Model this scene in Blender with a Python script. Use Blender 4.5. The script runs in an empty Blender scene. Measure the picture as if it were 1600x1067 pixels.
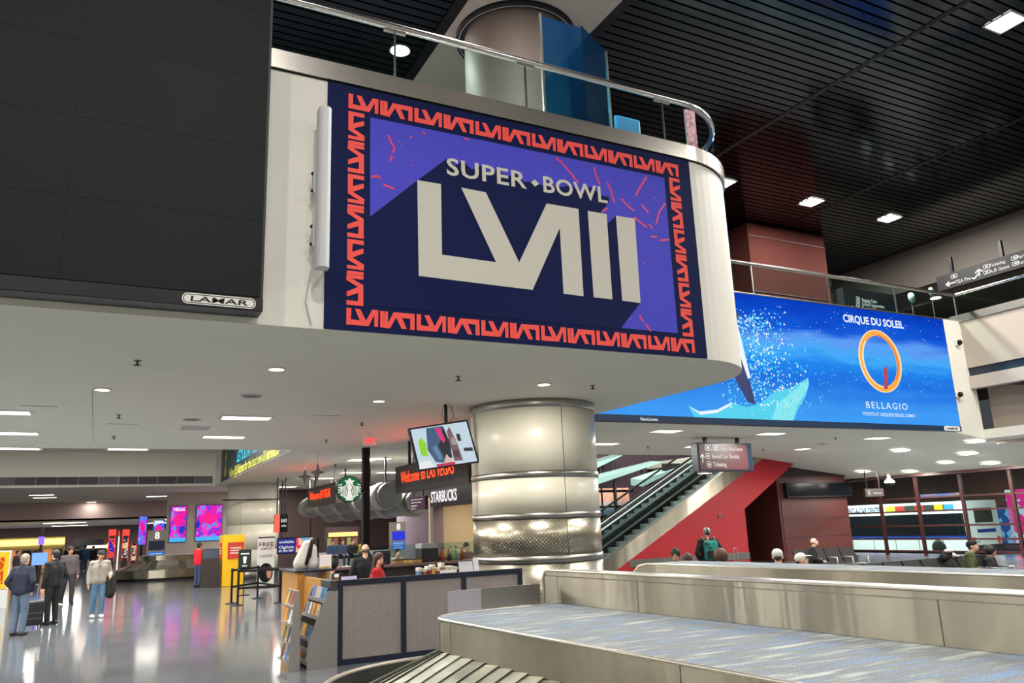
import bpy, bmesh, math, random
from math import sin, cos, pi, radians, sqrt, atan2
from mathutils import Vector, Matrix
random.seed(7)
S = bpy.context.scene
COL = S.collection

# ------------------------------------------------------------------ camera
FPX, EYE = 1227.76, 2.0
PITCH, ROLL, YAW = radians(13.088), radians(2.228), radians(27.694)
_yaw = Matrix.Rotation(-YAW, 3, 'Z')
_f = Vector((0, cos(PITCH), sin(PITCH))); _r = Vector((1, 0, 0)); _u = Vector((0, -sin(PITCH), cos(PITCH)))
CR = _yaw @ (cos(ROLL) * _r - sin(ROLL) * _u)
CU = _yaw @ (sin(ROLL) * _r + cos(ROLL) * _u)
CF = _yaw @ _f
CAM = Vector((0, 0, EYE))
cd = bpy.data.cameras.new('camera'); co = bpy.data.objects.new('camera', cd); COL.objects.link(co)
cd.sensor_width = 36; cd.sensor_fit = 'HORIZONTAL'; cd.lens = FPX / 1600 * 36
cd.clip_start = 0.05; cd.clip_end = 300
m = Matrix((CR, CU, -CF)).transposed().to_4x4(); m.translation = CAM
co.matrix_world = m
S.camera = co

# ------------------------------------------------------------------ world and exposure
W = bpy.data.worlds.new('world'); S.world = W; W.use_nodes = True
W.node_tree.nodes['Background'].inputs[0].default_value = (0.55, 0.57, 0.62, 1)
W.node_tree.nodes['Background'].inputs[1].default_value = 0.10
S.view_settings.view_transform = 'Standard'; S.view_settings.look = 'None'
S.view_settings.gamma = 1; S.view_settings.use_curve_mapping = False
S.view_settings.exposure = 0.0
KT, KD, KH = 175.0, 80.0, 850.0                      # lamp strengths: troffer, downlight, atrium lamp

# ------------------------------------------------------------------ survey helpers (a pixel of the photograph onto a known plane)
def ray(x, y):
    return (CF * FPX + CR * (x - 800) + CU * (533.5 - y)).normalized()
def pz(x, y, z):
    d = ray(x, y); return CAM + d * ((z - EYE) / d.z)
def py(x, y, Y):
    d = ray(x, y); return CAM + d * (Y / d.y)
def px(x, y, X):
    d = ray(x, y); return CAM + d * (X / d.x)

# ------------------------------------------------------------------ materials
def lin(c):
    f = lambda v: v / 12.92 if v <= 0.04045 else ((v + 0.055) / 1.055) ** 2.4
    return tuple(f(v / 255) for v in c) + (1,)
MATS = {}
def mat(name, rgb, rough=0.5, metal=0.0, emit=0.0, noise=0.0, nscale=8.0, bump=0.0, bscale=60.0, coat=0.0, ergb=None, stretch=(1, 1, 1), spec=None):
    if name in MATS: return MATS[name]
    M = bpy.data.materials.new(name); M.use_nodes = True
    nt = M.node_tree; b = nt.nodes['Principled BSDF']
    c = lin(rgb)
    b.inputs['Base Color'].default_value = c
    b.inputs['Roughness'].default_value = rough
    b.inputs['Metallic'].default_value = metal
    if coat: b.inputs['Coat Weight'].default_value = coat; b.inputs['Coat Roughness'].default_value = 0.05
    if spec is not None: b.inputs['Specular IOR Level'].default_value = spec
    if emit:
        b.inputs['Emission Color'].default_value = lin(ergb or rgb); b.inputs['Emission Strength'].default_value = emit
    if noise or bump:
        tc = nt.nodes.new('ShaderNodeTexCoord'); mp = nt.nodes.new('ShaderNodeMapping'); mp.inputs['Scale'].default_value = stretch
        nt.links.new(tc.outputs['Object'], mp.inputs[0])
    if noise:
        n = nt.nodes.new('ShaderNodeTexNoise'); n.inputs['Scale'].default_value = nscale; n.inputs['Detail'].default_value = 4
        nt.links.new(mp.outputs[0], n.inputs[0])
        r = nt.nodes.new('ShaderNodeValToRGB')
        r.color_ramp.elements[0].position = 0.3; r.color_ramp.elements[1].position = 0.7
        r.color_ramp.elements[0].color = tuple(v * (1 - noise) for v in c[:3]) + (1,)
        r.color_ramp.elements[1].color = tuple(min(1, v * (1 + noise)) for v in c[:3]) + (1,)
        nt.links.new(n.outputs[0], r.inputs[0]); nt.links.new(r.outputs[0], b.inputs['Base Color'])
    if bump:
        n2 = nt.nodes.new('ShaderNodeTexNoise'); n2.inputs['Scale'].default_value = bscale; n2.inputs['Detail'].default_value = 3
        nt.links.new(mp.outputs[0], n2.inputs[0])
        bp = nt.nodes.new('ShaderNodeBump'); bp.inputs['Strength'].default_value = bump; bp.inputs['Distance'].default_value = 0.01
        nt.links.new(n2.outputs[0], bp.inputs['Height']); nt.links.new(bp.outputs[0], b.inputs['Normal'])
    MATS[name] = M
    return M
def N(M, t): return M.node_tree.nodes.new(t)
def L(M, a, b): M.node_tree.links.new(a, b)
def glass(name, tint=(235, 245, 245), ior=1.45, rough=0.0):
    if name in MATS: return MATS[name]
    M = bpy.data.materials.new(name); M.use_nodes = True; nt = M.node_tree
    nt.nodes.remove(nt.nodes['Principled BSDF'])
    t = N(M, 'ShaderNodeBsdfTransparent'); t.inputs[0].default_value = lin(tint)
    g = N(M, 'ShaderNodeBsdfGlossy'); g.inputs['Roughness'].default_value = rough
    fr = N(M, 'ShaderNodeFresnel'); fr.inputs[0].default_value = ior
    mx = N(M, 'ShaderNodeMixShader')
    ge = N(M, 'ShaderNodeNewGeometry'); iv = N(M, 'ShaderNodeMath'); iv.operation = 'SUBTRACT'; iv.inputs[0].default_value = 1; L(M, ge.outputs['Backfacing'], iv.inputs[1])
    ml = N(M, 'ShaderNodeMath'); ml.operation = 'MULTIPLY'; L(M, fr.outputs[0], ml.inputs[0]); L(M, iv.outputs[0], ml.inputs[1])   # thin sheet: only its front side mirrors
    L(M, ml.outputs[0], mx.inputs[0]); L(M, t.outputs[0], mx.inputs[1]); L(M, g.outputs[0], mx.inputs[2])
    L(M, mx.outputs[0], nt.nodes['Material Output'].inputs[0])
    MATS[name] = M; return M
def lit(name, rgb, k): return mat(name, (10, 10, 10), 0.6, emit=k, ergb=rgb)
def dots(name, rgb, rough, pitch, depth=0.6, metal=1.0, plane='XZ', hole=0.35):
    """sheet metal with a raised/punched dot grid, as fine relief"""
    if name in MATS: return MATS[name]
    M = mat(name, rgb, rough, metal); nt = M.node_tree; b = nt.nodes['Principled BSDF']
    tc = N(M, 'ShaderNodeTexCoord'); sx = N(M, 'ShaderNodeSeparateXYZ'); L(M, tc.outputs['Object'], sx.inputs[0])
    def wave(out, off):
        mul = N(M, 'ShaderNodeMath'); mul.operation = 'MULTIPLY'; mul.inputs[1].default_value = 2 * pi / pitch; L(M, out, mul.inputs[0])
        s = N(M, 'ShaderNodeMath'); s.operation = 'COSINE'; L(M, mul.outputs[0], s.inputs[0]); return s.outputs[0]
    if plane == 'A':
        at = N(M, 'ShaderNodeMath'); at.operation = 'ARCTAN2'; L(M, sx.outputs[1], at.inputs[0]); L(M, sx.outputs[0], at.inputs[1])
        sc_ = N(M, 'ShaderNodeMath'); sc_.operation = 'MULTIPLY'; sc_.inputs[1].default_value = 1.31; L(M, at.outputs[0], sc_.inputs[0]); uo = sc_.outputs[0]
    else: uo = sx.outputs[0 if plane[0] == 'X' else 1]
    a = wave(uo, 0); c = wave(sx.outputs[2], 0)
    ml = N(M, 'ShaderNodeMath'); ml.operation = 'MULTIPLY'; L(M, a, ml.inputs[0]); L(M, c, ml.inputs[1])
    gt = N(M, 'ShaderNodeMapRange'); gt.inputs[1].default_value = hole; gt.inputs[2].default_value = hole + 0.3; L(M, ml.outputs[0], gt.inputs[0])
    bp = N(M, 'ShaderNodeBump'); bp.inputs['Strength'].default_value = depth; bp.inputs['Distance'].default_value = 0.01
    L(M, gt.outputs[0], bp.inputs['Height']); L(M, bp.outputs[0], b.inputs['Normal'])
    mx = N(M, 'ShaderNodeMix'); mx.data_type = 'RGBA'; L(M, gt.outputs[0], mx.inputs[0])
    c0 = lin(rgb); mx.inputs[6].default_value = tuple(v * 0.82 for v in c0[:3]) + (1,); mx.inputs[7].default_value = tuple(min(1, v * 1.25) for v in c0[:3]) + (1,)
    L(M, mx.outputs[2], b.inputs['Base Color'])
    return M

WHITE = mat('white_paint', (226, 223, 212), 0.55)
CEIL = mat('ceiling_paint', (214, 212, 200), 0.7, noise=0.02, nscale=1.5)
CREAM = mat('cream_panel', (222, 216, 196), 0.34, coat=0.12)
STEEL = mat('brushed_steel', (184, 176, 158), 0.27, 1.0, noise=0.16, nscale=1.6, bump=0.6, bscale=1.8, stretch=(2.2, 2.2, 0.25))
def brush(M, an=.75, rot=0.0):
    b = M.node_tree.nodes['Principled BSDF']; b.inputs['Anisotropic'].default_value = an; b.inputs['Anisotropic Rotation'].default_value = rot
    t = N(M, 'ShaderNodeTangent'); t.direction_type = 'RADIAL'; t.axis = 'Z'; L(M, t.outputs[0], b.inputs['Tangent'])
brush(STEEL, 1.0, 0.25)
STEEL2 = mat('satin_steel', (176, 172, 165), 0.32, 1.0, noise=0.06, nscale=3, bump=0.03, bscale=5)
CHROME = mat('polished_rail', (215, 210, 206), 0.16, 1.0)
BLACK = mat('black_plastic', (13, 13, 15), 0.5, spec=.3)
BLACKM = mat('black_metal', (22, 22, 25), 0.35, 0.3)
RUBBER = mat('black_rubber', (18, 18, 19), 0.55)
NAVYF = mat('navy_frame', (24, 30, 48), 0.4)
DGREY = mat('dark_grey', (58, 58, 62), 0.5)
MGREY = mat('mid_grey', (120, 120, 122), 0.5)
LGREY = mat('light_grey', (190, 192, 194), 0.45)
GLASS = glass('clear_glass', (226, 240, 238))
TEAL = glass('reflection_tint_glass', (130, 205, 235), 1.6); _n = TEAL.node_tree
_p = _n.nodes.new('ShaderNodeBsdfPrincipled'); _p.inputs['Base Color'].default_value = lin((8, 44, 74)); _p.inputs['Roughness'].default_value = .12  # blue body colour stands in for screens reflected in the glass
_m = _n.nodes.new('ShaderNodeMixShader'); _m.inputs[0].default_value = .4; _o = _n.nodes['Material Output']; _s = _o.inputs[0].links[0].from_socket
_n.links.new(_s, _m.inputs[1]); _n.links.new(_p.outputs[0], _m.inputs[2]); _n.links.new(_m.outputs[0], _o.inputs[0])
LAMP = lit('lamp_diffuser', (255, 246, 224), 11)
LAMPH = lit('high_lamp_diffuser', (255, 247, 232), 30)
PAPER = mat('paper', (232, 230, 224), 0.7)
WOODY = mat('honey_wood', (186, 134, 66), 0.35, noise=0.14, nscale=6, stretch=(6, 6, 0.6))
REDW = mat('red_wall_paint', (158, 16, 27), 0.5, noise=0.04, nscale=3)
MAROON = mat('maroon_panel', (78, 31, 26), 0.5, noise=0.06, nscale=2)
MAROOND = mat('maroon_dark_panel', (44, 22, 23), .5)
WINRED = mat('window_mullion_red', (52, 18, 17), 0.45)

# ------------------------------------------------------------------ mesh helpers
class MB:
    def __init__(s): s.v = []; s.f = []; s.sm = []
    def add(s, vs, fs, smooth=False):
        o = len(s.v); s.v += [Vector(p) for p in vs]; s.f += [tuple(i + o for i in f) for f in fs]; s.sm += [smooth] * len(fs); return s
    def box(s, x0, y0, z0, x1, y1, z1):
        x0, x1 = sorted((x0, x1)); y0, y1 = sorted((y0, y1)); z0, z1 = sorted((z0, z1))
        return s.add([(x, y, z) for z in (z0, z1) for y in (y0, y1) for x in (x0, x1)],
                     [(0, 2, 3, 1), (4, 5, 7, 6), (0, 1, 5, 4), (2, 6, 7, 3), (0, 4, 6, 2), (1, 3, 7, 5)])
    def bbox(s, x0, y0, z0, x1, y1, z1, b=0.01):
        """box with chamfered edges"""
        x0, x1 = sorted((x0, x1)); y0, y1 = sorted((y0, y1)); z0, z1 = sorted((z0, z1))
        b = min(b, (x1 - x0) * .45, (y1 - y0) * .45, (z1 - z0) * .45)
        bm = bmesh.new(); bmesh.ops.create_cube(bm, size=1)
        for v in bm.verts: v.co = Vector((x0 + (v.co.x + .5) * (x1 - x0), y0 + (v.co.y + .5) * (y1 - y0), z0 + (v.co.z + .5) * (z1 - z0)))
        bmesh.ops.bevel(bm, geom=bm.edges[:], offset=b, segments=2, profile=.5, affect='EDGES')
        bm.verts.index_update(); s.add([v.co.copy() for v in bm.verts], [[v.index for v in f.verts] for f in bm.faces]); bm.free(); return s
    def prism(s, poly, a, b, axis='z'):
        """polygon (list of 2D) extruded from a to b along axis"""
        n = len(poly)
        def P(p, t): return (p[0], p[1], t) if axis == 'z' else ((p[0], t, p[1]) if axis == 'y' else (t, p[0], p[1]))
        vs = [P(p, a) for p in poly] + [P(p, b) for p in poly]
        fs = [tuple(range(n))[::-1], tuple(range(n, 2 * n))] + [(i, (i + 1) % n, n + (i + 1) % n, n + i) for i in range(n)]
        return s.add(vs, fs)
    def lathe(s, prof, cx=0, cy=0, seg=24, a0=0, a1=2 * pi, smooth=True):
        full = abs(a1 - a0 - 2 * pi) < 1e-6; n = seg if full else seg + 1
        vs = []; k = len(prof)
        for i in range(n):
            a = a0 + (a1 - a0) * i / seg
            vs += [(cx + r * cos(a), cy + r * sin(a), z) for r, z in prof]
        fs = []
        for i in range(seg):
            j = (i + 1) % n
            for q in range(k - 1): fs.append((i * k + q, j * k + q, j * k + q + 1, i * k + q + 1))
        return s.add(vs, fs, smooth)
    def tube(s, pts, r, seg=8, caps=True, smooth=True):
        pts = [Vector(p) for p in pts]; n = len(pts); rs = r if isinstance(r, (list, tuple)) else [r] * n
        vs = []; up = None
        for i, p in enumerate(pts):
            t = (pts[min(i + 1, n - 1)] - pts[max(i - 1, 0)]).normalized()
            if up is None:
                up = Vector((0, 0, 1)) if abs(t.z) < .9 else Vector((1, 0, 0))
            a = t.cross(up).normalized(); up = a.cross(t).normalized()
            vs += [p + (a * cos(2 * pi * k / seg) + up * sin(2 * pi * k / seg)) * rs[i] for k in range(seg)]
        fs = [(i * seg + k, i * seg + (k + 1) % seg, (i + 1) * seg + (k + 1) % seg, (i + 1) * seg + k) for i in range(n - 1) for k in range(seg)]
        s.add(vs, fs, smooth)
        if caps: s.add(vs[:seg], [tuple(range(seg))[::-1]]); s.add(vs[-seg:], [tuple(range(seg))])
        return s
    def ball(s, c, r, seg=12, rings=8, rot=None):
        c = Vector(c); r = Vector(r) if isinstance(r, (tuple, list)) else Vector((r, r, r)); vs = []
        for i in range(rings + 1):
            th = pi * i / rings
            for k in range(seg):
                p = Vector((r.x * sin(th) * cos(2 * pi * k / seg), r.y * sin(th) * sin(2 * pi * k / seg), r.z * cos(th)))
                if rot: p = rot @ p
                vs.append(c + p)
        fs = [(i * seg + k, (i + 1) * seg + k, (i + 1) * seg + (k + 1) % seg, i * seg + (k + 1) % seg) for i in range(rings) for k in range(seg)]
        return s.add(vs, fs, True)
    def cap(s, a, b, ra, rb, seg=12):
        """tapered capsule"""
        a, b = Vector(a), Vector(b); d = b - a
        if d.length < 1e-5: return s.ball(a, ra)
        t = d.normalized(); pts = []; rs = []
        for k in range(4):
            q = pi / 2 * k / 4; pts.append(a - t * ra * cos(q)); rs.append(max(.15 * ra, ra * sin(q)))
        pts += [a, b]; rs += [ra, rb]
        for k in range(3, -1, -1):
            q = pi / 2 * k / 4; pts.append(b + t * rb * cos(q)); rs.append(max(.15 * rb, rb * sin(q)))
        return s.tube(pts, rs, seg)
    def mesh(s, name, M=None, org=Vector()):
        me = bpy.data.meshes.new(name); me.from_pydata([v - org for v in s.v], [], s.f)
        me.polygons.foreach_set('use_smooth', s.sm); me.update()
        if M: me.materials.append(M)
        return me
    def build(s, name, M, parent=None, local=False, fix=True):
        """link as ONE object; verts are world coordinates unless local"""
        org = Vector()
        if not local:
            if parent: org = ORG.get(parent.name, Vector())
            else:
                lo = Vector(min(v[i] for v in s.v) for i in range(3)); hi = Vector(max(v[i] for v in s.v) for i in range(3))
                org = Vector(((lo.x + hi.x) / 2, (lo.y + hi.y) / 2, lo.z))
        me = s.mesh(name, M, org)
        if fix and len(s.f) > 1:
            bm = bmesh.new(); bm.from_mesh(me); bmesh.ops.recalc_face_normals(bm, faces=bm.faces[:]); bm.to_mesh(me); bm.free()
        o = bpy.data.objects.new(name, me); COL.objects.link(o)
        if parent: o.parent = parent; ORG[o.name] = org
        else: o.location = org; ORG[o.name] = org
        return o
ORG = {}
def tag(o, label=None, cat=None, group=None, kind=None):
    if label: o['label'] = label
    if cat: o['category'] = cat
    if group: o['group'] = group
    if kind: o['kind'] = kind
    return o
def thing(name, label, cat, loc=(0, 0, 0), rz=0, group=None):
    o = bpy.data.objects.new(name, None); COL.objects.link(o); o.empty_display_size = .1
    o.location = loc; o.rotation_euler = (0, 0, rz); ORG[o.name] = Vector(loc)
    return tag(o, label, cat, group)
def struct(name, mb, M, parent=None, label=None):
    o = mb.build(name, M, parent)
    if parent is None: o['kind'] = 'structure'
    if label: o['label'] = label
    return o
def inst(src, parent, loc=(0, 0, 0), rot=(0, 0, 0), name=None):
    c = src.copy(); COL.objects.link(c); c.parent = parent; c.location = loc; c.rotation_euler = rot
    return c
def copy_tree(o, parent=None):
    c = o.copy(); COL.objects.link(c); c.parent = parent; ORG[c.name] = ORG.get(o.name, Vector())
    for ch in list(o.children): copy_tree(ch, c)
    return c

class Fr:
    """a flat frame: origin, right, up; the normal looks at the viewer"""
    def __init__(s, o, u, v=(0, 0, 1)):
        s.o = Vector(o); s.u = Vector(u).normalized(); s.v = Vector(v).normalized(); s.n = s.u.cross(s.v)
    def p(s, u, v, n=0): return s.o + s.u * u + s.v * v + s.n * n
    def px(s, x, y):
        d = ray(x, y); q = CAM + d * ((s.o - CAM).dot(s.n) / d.dot(s.n)) - s.o
        return (q.dot(s.u), q.dot(s.v))
    def poly(s, mb, uv, lift=.003):
        pts = [s.p(a, b, lift) for a, b in uv]; ar = sum(uv[i][0] * uv[(i + 1) % len(uv)][1] - uv[(i + 1) % len(uv)][0] * uv[i][1] for i in range(len(uv)))
        if ar < 0: pts = pts[::-1]
        return mb.add(pts, [tuple(range(len(pts)))])
    def rect(s, mb, u0, v0, u1, v1, lift=.003): return s.poly(mb, [(u0, v0), (u1, v0), (u1, v1), (u0, v1)], lift)
    def slab(s, mb, u0, v0, u1, v1, n0, n1):
        vs = [s.p(u, v, n) for n in (n0, n1) for v in (v0, v1) for u in (u0, u1)]
        return mb.add(vs, [(0, 2, 3, 1), (4, 5, 7, 6), (0, 1, 5, 4), (2, 6, 7, 3), (0, 4, 6, 2), (1, 3, 7, 5)])
    def rod(s, mb, pts, w, lift=.004):
        """thin printed line through uv points"""
        for (a, b), (c, d) in zip(pts, pts[1:]):
            t = Vector((c - a, d - b)); l = t.length or 1; nx, ny = -t.y / l * w / 2, t.x / l * w / 2
            s.poly(mb, [(a + nx, b + ny), (a - nx, b - ny), (c - nx, d - ny), (c + nx, d + ny)], lift)
        return mb
def front(Y, X=0, Z=0): return Fr((X, Y, Z), (1, 0, 0))        # faces the camera side (-Y)
def side(X, Y=0, Z=0): return Fr((X, Y, Z), (0, -1, 0))         # faces -X
def ellipse(cu, cv, ru, rv, n=28, a0=0, a1=2 * pi, tilt=0):
    r = []
    for i in range(n):
        a = a0 + (a1 - a0) * i / n; x, y = ru * cos(a), rv * sin(a)
        r.append((cu + x * cos(tilt) - y * sin(tilt), cv + x * sin(tilt) + y * cos(tilt)))
    return r
def rrect(u0, v0, u1, v1, r, n=4):
    out = []
    for cx, cy, a in ((u1 - r, v1 - r, 0), (u0 + r, v1 - r, pi / 2), (u0 + r, v0 + r, pi), (u1 - r, v0 + r, 1.5 * pi)):
        out += [(cx + r * cos(a + pi / 2 * k / n), cy + r * sin(a + pi / 2 * k / n)) for k in range(n + 1)]
    return out

# temp scene used only to evaluate text curves and remeshed bodies
TMP = bpy.data.scenes.new('workbench'); TVL = TMP.view_layers[0]
def evaluate(ob):
    TMP.collection.objects.link(ob); TVL.update()
    me = bpy.data.meshes.new_from_object(ob.evaluated_get(TVL.depsgraph))
    TMP.collection.objects.unlink(ob); return me
def text_mesh(s, bold=0.0, space=1.0):
    cu = bpy.data.curves.new('lettering', 'FONT'); cu.body = s; cu.size = 1; cu.offset = bold; cu.resolution_u = 3; cu.space_character = space
    ob = bpy.data.objects.new('lettering', cu); me = evaluate(ob)
    bpy.data.objects.remove(ob); bpy.data.curves.remove(cu); return me
CAPH = max(v.co.y for v in text_mesh('H').vertices)
def txt(parent, s, fr, u, v, h, M, w=None, align='l', bold=0.012, lift=.006, name='lettering', space=1.0, shear=0.0):
    """flat lettering: cap height h at (u, v) on frame; width fitted to w when given"""
    me = text_mesh(s, bold, space)
    xs = [q.co.x for q in me.vertices]; x0, x1 = min(xs), max(xs); k = h / CAPH
    kx = w / (x1 - x0) if w else k; W_ = (x1 - x0) * kx
    off = {'l': 0, 'c': -W_ / 2, 'r': -W_}[align]; org = ORG.get(parent.name, Vector())
    for q in me.vertices:
        q.co = fr.p(u + off + (q.co.x - x0) * kx + shear * q.co.y * k, v + q.co.y * k, lift) - org
    me.materials.clear(); me.materials.append(M)
    o = bpy.data.objects.new(name, me); COL.objects.link(o); o.parent = parent; ORG[o.name] = org
    return o
def txtpx(parent, s, fr, p0, p1, hpx_top, M, **k):
    """lettering between two baseline pixels with cap top pixel"""
    a = fr.px(*p0); b = fr.px(*p1); t = fr.px(*hpx_top)
    return txt(parent, s, fr, a[0], (a[1] + b[1]) / 2, abs(t[1] - a[1]), M, w=b[0] - a[0], **k)

# ================================================================== SETTING
ZC = 4.4                                   # underside of the mezzanine / lower ceiling
YW = pz(508, 515, ZC).y                    # face of the white mezzanine wall
XW1 = 8.28; RC = 1.75; XS = XW1 + RC       # rounded corner and side face
ZB = py(512, 127, YW).z                    # top of the white wall
ZU = 13.3                                  # dark slatted ceiling of the atrium
def corner(r, n=16, cx=XW1, cy=None):
    cy = YW + RC if cy is None else cy
    return [(cx + r * sin(pi / 2 * i / n), cy - r * cos(pi / 2 * i / n)) for i in range(n + 1)]

# floor: polished grey terrazzo tiles
FLM = mat('terrazzo', (100, 104, 108), 0.11, spec=0.7)
nt = FLM.node_tree; b = nt.nodes['Principled BSDF']
tc = N(FLM, 'ShaderNodeTexCoord'); br = N(FLM, 'ShaderNodeTexBrick'); br.offset = 0
br.inputs['Color1'].default_value = lin((92, 98, 104)); br.inputs['Color2'].default_value = lin((104, 108, 112)); br.inputs['Mortar'].default_value = lin((66, 70, 75))
br.inputs['Scale'].default_value = 1; br.inputs['Mortar Size'].default_value = 0.004; br.inputs['Brick Width'].default_value = 0.9; br.inputs['Row Height'].default_value = 0.9
ns = N(FLM, 'ShaderNodeTexNoise'); ns.inputs['Scale'].default_value = 60; ns.inputs['Detail'].default_value = 3
mx = N(FLM, 'ShaderNodeMix'); mx.data_type = 'RGBA'; mx.blend_type = 'OVERLAY'; mx.inputs[0].default_value = 0.35
L(FLM, tc.outputs['Object'], br.inputs[0]); L(FLM, tc.outputs['Object'], ns.inputs[0]); L(FLM, br.outputs[0], mx.inputs[6]); L(FLM, ns.outputs[1], mx.inputs[7]); L(FLM, mx.outputs[2], b.inputs['Base Color'])
n3 = N(FLM, 'ShaderNodeTexNoise'); n3.inputs['Scale'].default_value = 0.9; bp = N(FLM, 'ShaderNodeBump'); bp.inputs['Strength'].default_value = 0.05; bp.inputs['Distance'].default_value = 0.02
L(FLM, tc.outputs['Object'], n3.inputs[0]); L(FLM, n3.outputs[0], bp.inputs['Height']); L(FLM, bp.outputs[0], b.inputs['Normal'])
struct('floor', MB().box(-26, -26, -.3, 33.5, 90, 0), FLM)

# lower ceiling (underside of the mezzanine) with the rounded nose
CXF = 5.0; CYN, CYF = 23.9, 41.5           # coffer: right side, near and far edge
main = [(-26, YW)] + corner(RC) + [(XS, CYN), (-26, CYN)]
struct('ceiling_mezzanine', MB().prism(main, ZC, ZC + .012), CEIL)
struct('ceiling_shops', MB().box(CXF, CYN, ZC, 13.3, 60, ZC + .3), CEIL)
struct('ceiling_far', MB().box(-26, CYF, ZC, CXF, 60, ZC + .3), CEIL)
struct('ceiling_coffer', MB().box(-26, CYN, 6.0, CXF, CYF, 6.3), CEIL)
struct('wall_coffer_far', MB().box(-26, CYF, ZC + .3, CXF, CYF + .2, 6.0), WHITE)
struct('wall_coffer_right', MB().box(CXF, CYN, ZC + .3, CXF + .2, CYF, 6.0), WHITE)
struct('wall_coffer_near', MB().box(-26, CYN - .2, ZC + .3, CXF, CYN, 6.3), WHITE)
za = py(150, 745, CYF).z; zb_ = py(150, 757, CYF).z
gr = thing('air_grille', 'long dark air return strip across the far white bulkhead', 'air grille', (-10, CYF, zb_))
for i in range(30):
    x0 = -20 + i * .83
    MB().box(x0, CYF - .03, zb_, x0 + .81, CYF - .003, za).build('grille_panel', [DGREY, mat('grille_dark', (40, 40, 44), .5), mat('grille_pale', (92, 92, 95), .5)][[0, 1, 1, 0, 2][i % 5]], gr)
# stepped bulkhead far away
zf = py(150, 812, 58).z
struct('wall_far_bulkhead', MB().box(-26, 58, zf, 12.5, 58.3, ZC + .3), mat('mauve_bulkhead', (212, 186, 184), .6))
struct('ceiling_casino', MB().box(-26, 58, zf, 12.5, 84, zf + .1), mat('casino_ceiling', (196, 186, 188), .6))
struct('wall_far', MB().box(-26, 84, 0, 34, 84.3, 6), mat('far_wall', (120, 96, 92), .6))
struct('wall_left', MB().box(-26.3, -26, 0, -26, 84, 14), WHITE)
for k, (xx, yy) in enumerate(((-7, -7), (-7, -2.5), (-7, 2), (-7, 6), (4, -12), (10, -12), (16, -12), (22, -12))):
    struct('added_reflection_pier_%d' % (k + 1), MB().lathe([(.8, 0), (.8, 4.4), (.001, 4.4)], xx, yy, 24), CREAM)  # unseen piers, added to give the steel bright bands to reflect
struct('wall_back', MB().box(-26, -26.3, 0, 34, -26, 14), mat('back_wall', (150, 146, 140), .6))

# mezzanine front wall, rounded corner and side
plan = [(-26, YW)] + corner(RC) + [(XS, 26), (XS - .25, 26)] + [(x, y) for x, y in corner(RC - .25)][::-1] + [(-26, YW + .25)]
struct('wall_mezzanine', MB().prism(plan, ZC + .012, ZB), WHITE)
struct('floor_mezzanine', MB().prism([(-26, YW + .25)] + corner(RC - .25) + [(XS - .25, 60), (-26, 60)], ZB - .5, ZB - .1), mat('mezzanine_carpet', (150, 146, 150), .9))
struct('wall_mezzanine_rear', MB().box(-26, 30, ZB - .1, XS + 14, 30.3, ZU), mat('dusk_wall', (70, 66, 66), .6))
# stainless band along the top of the wall
band = [(-26, YW - .05)] + corner(RC + .05) + [(XS + .05, 26), (XS - .25, 26)] + corner(RC - .25)[::-1] + [(-26, YW + .25)]
ZBB = ZB + .27
struct('trim_1', MB().prism(band, ZB + .012, ZBB), mat('balcony_band_steel', (190, 184, 176), .26, 1.0, noise=.05, nscale=2, bump=.04, bscale=4))
thin = [(-26, YW - .012)] + corner(RC + .012) + [(XS + .012, 26), (XS - .25, 26)] + corner(RC - .25)[::-1] + [(-26, YW + .25)]
struct('trim_2', MB().prism(thin, ZB, ZB + .012), BLACK)

# glass balustrade on the mezzanine
bal = thing('glass_balustrade', 'frameless glass balustrade with round steel handrail above the sports banner', 'balustrade', (4, YW, ZBB))
ZR = py(840, 96, YW).z
path = [(-14, YW + .08)] + [(x, y) for x, y in corner(RC - .08, 24)] + [(XS - .08, 24)]
MB().tube([(x, y, ZR) for x, y in path], .055, 10).build('handrail', CHROME, bal)
jx = [-3.2, 1.16, 3.24, 5.32, 7.93]
for a, c in zip(jx, jx[1:]):
    MB().box(a + .012, YW + .07, ZBB, c - .012, YW + .09, ZR - .06).build('glass_pane', GLASS, bal)
cp = corner(RC - .07, 16); cq = corner(RC - .09, 16)
MB().prism([(7.95, YW + .07)] + cp + cq[::-1] + [(7.95, YW + .09)], ZBB, ZR - .06).build('glass_pane', GLASS, bal)
for a in range(4):
    y0 = YW + RC + a * 2.6
    MB().box(XS - .09, y0 + .02, ZBB, XS - .07, y0 + 2.58, ZR - .06).build('glass_pane', GLASS, bal)
for x in jx[1:]:
    MB().box(x - .012, YW + .065, ZBB, x + .012, YW + .095, ZR - .05).build('joint_strip', DGREY, bal)
    MB().bbox(x - .16, YW + .055, ZR - .1, x + .16, YW + .105, ZR - .05, .008).build('rail_bracket', STEEL2, bal)

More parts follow.
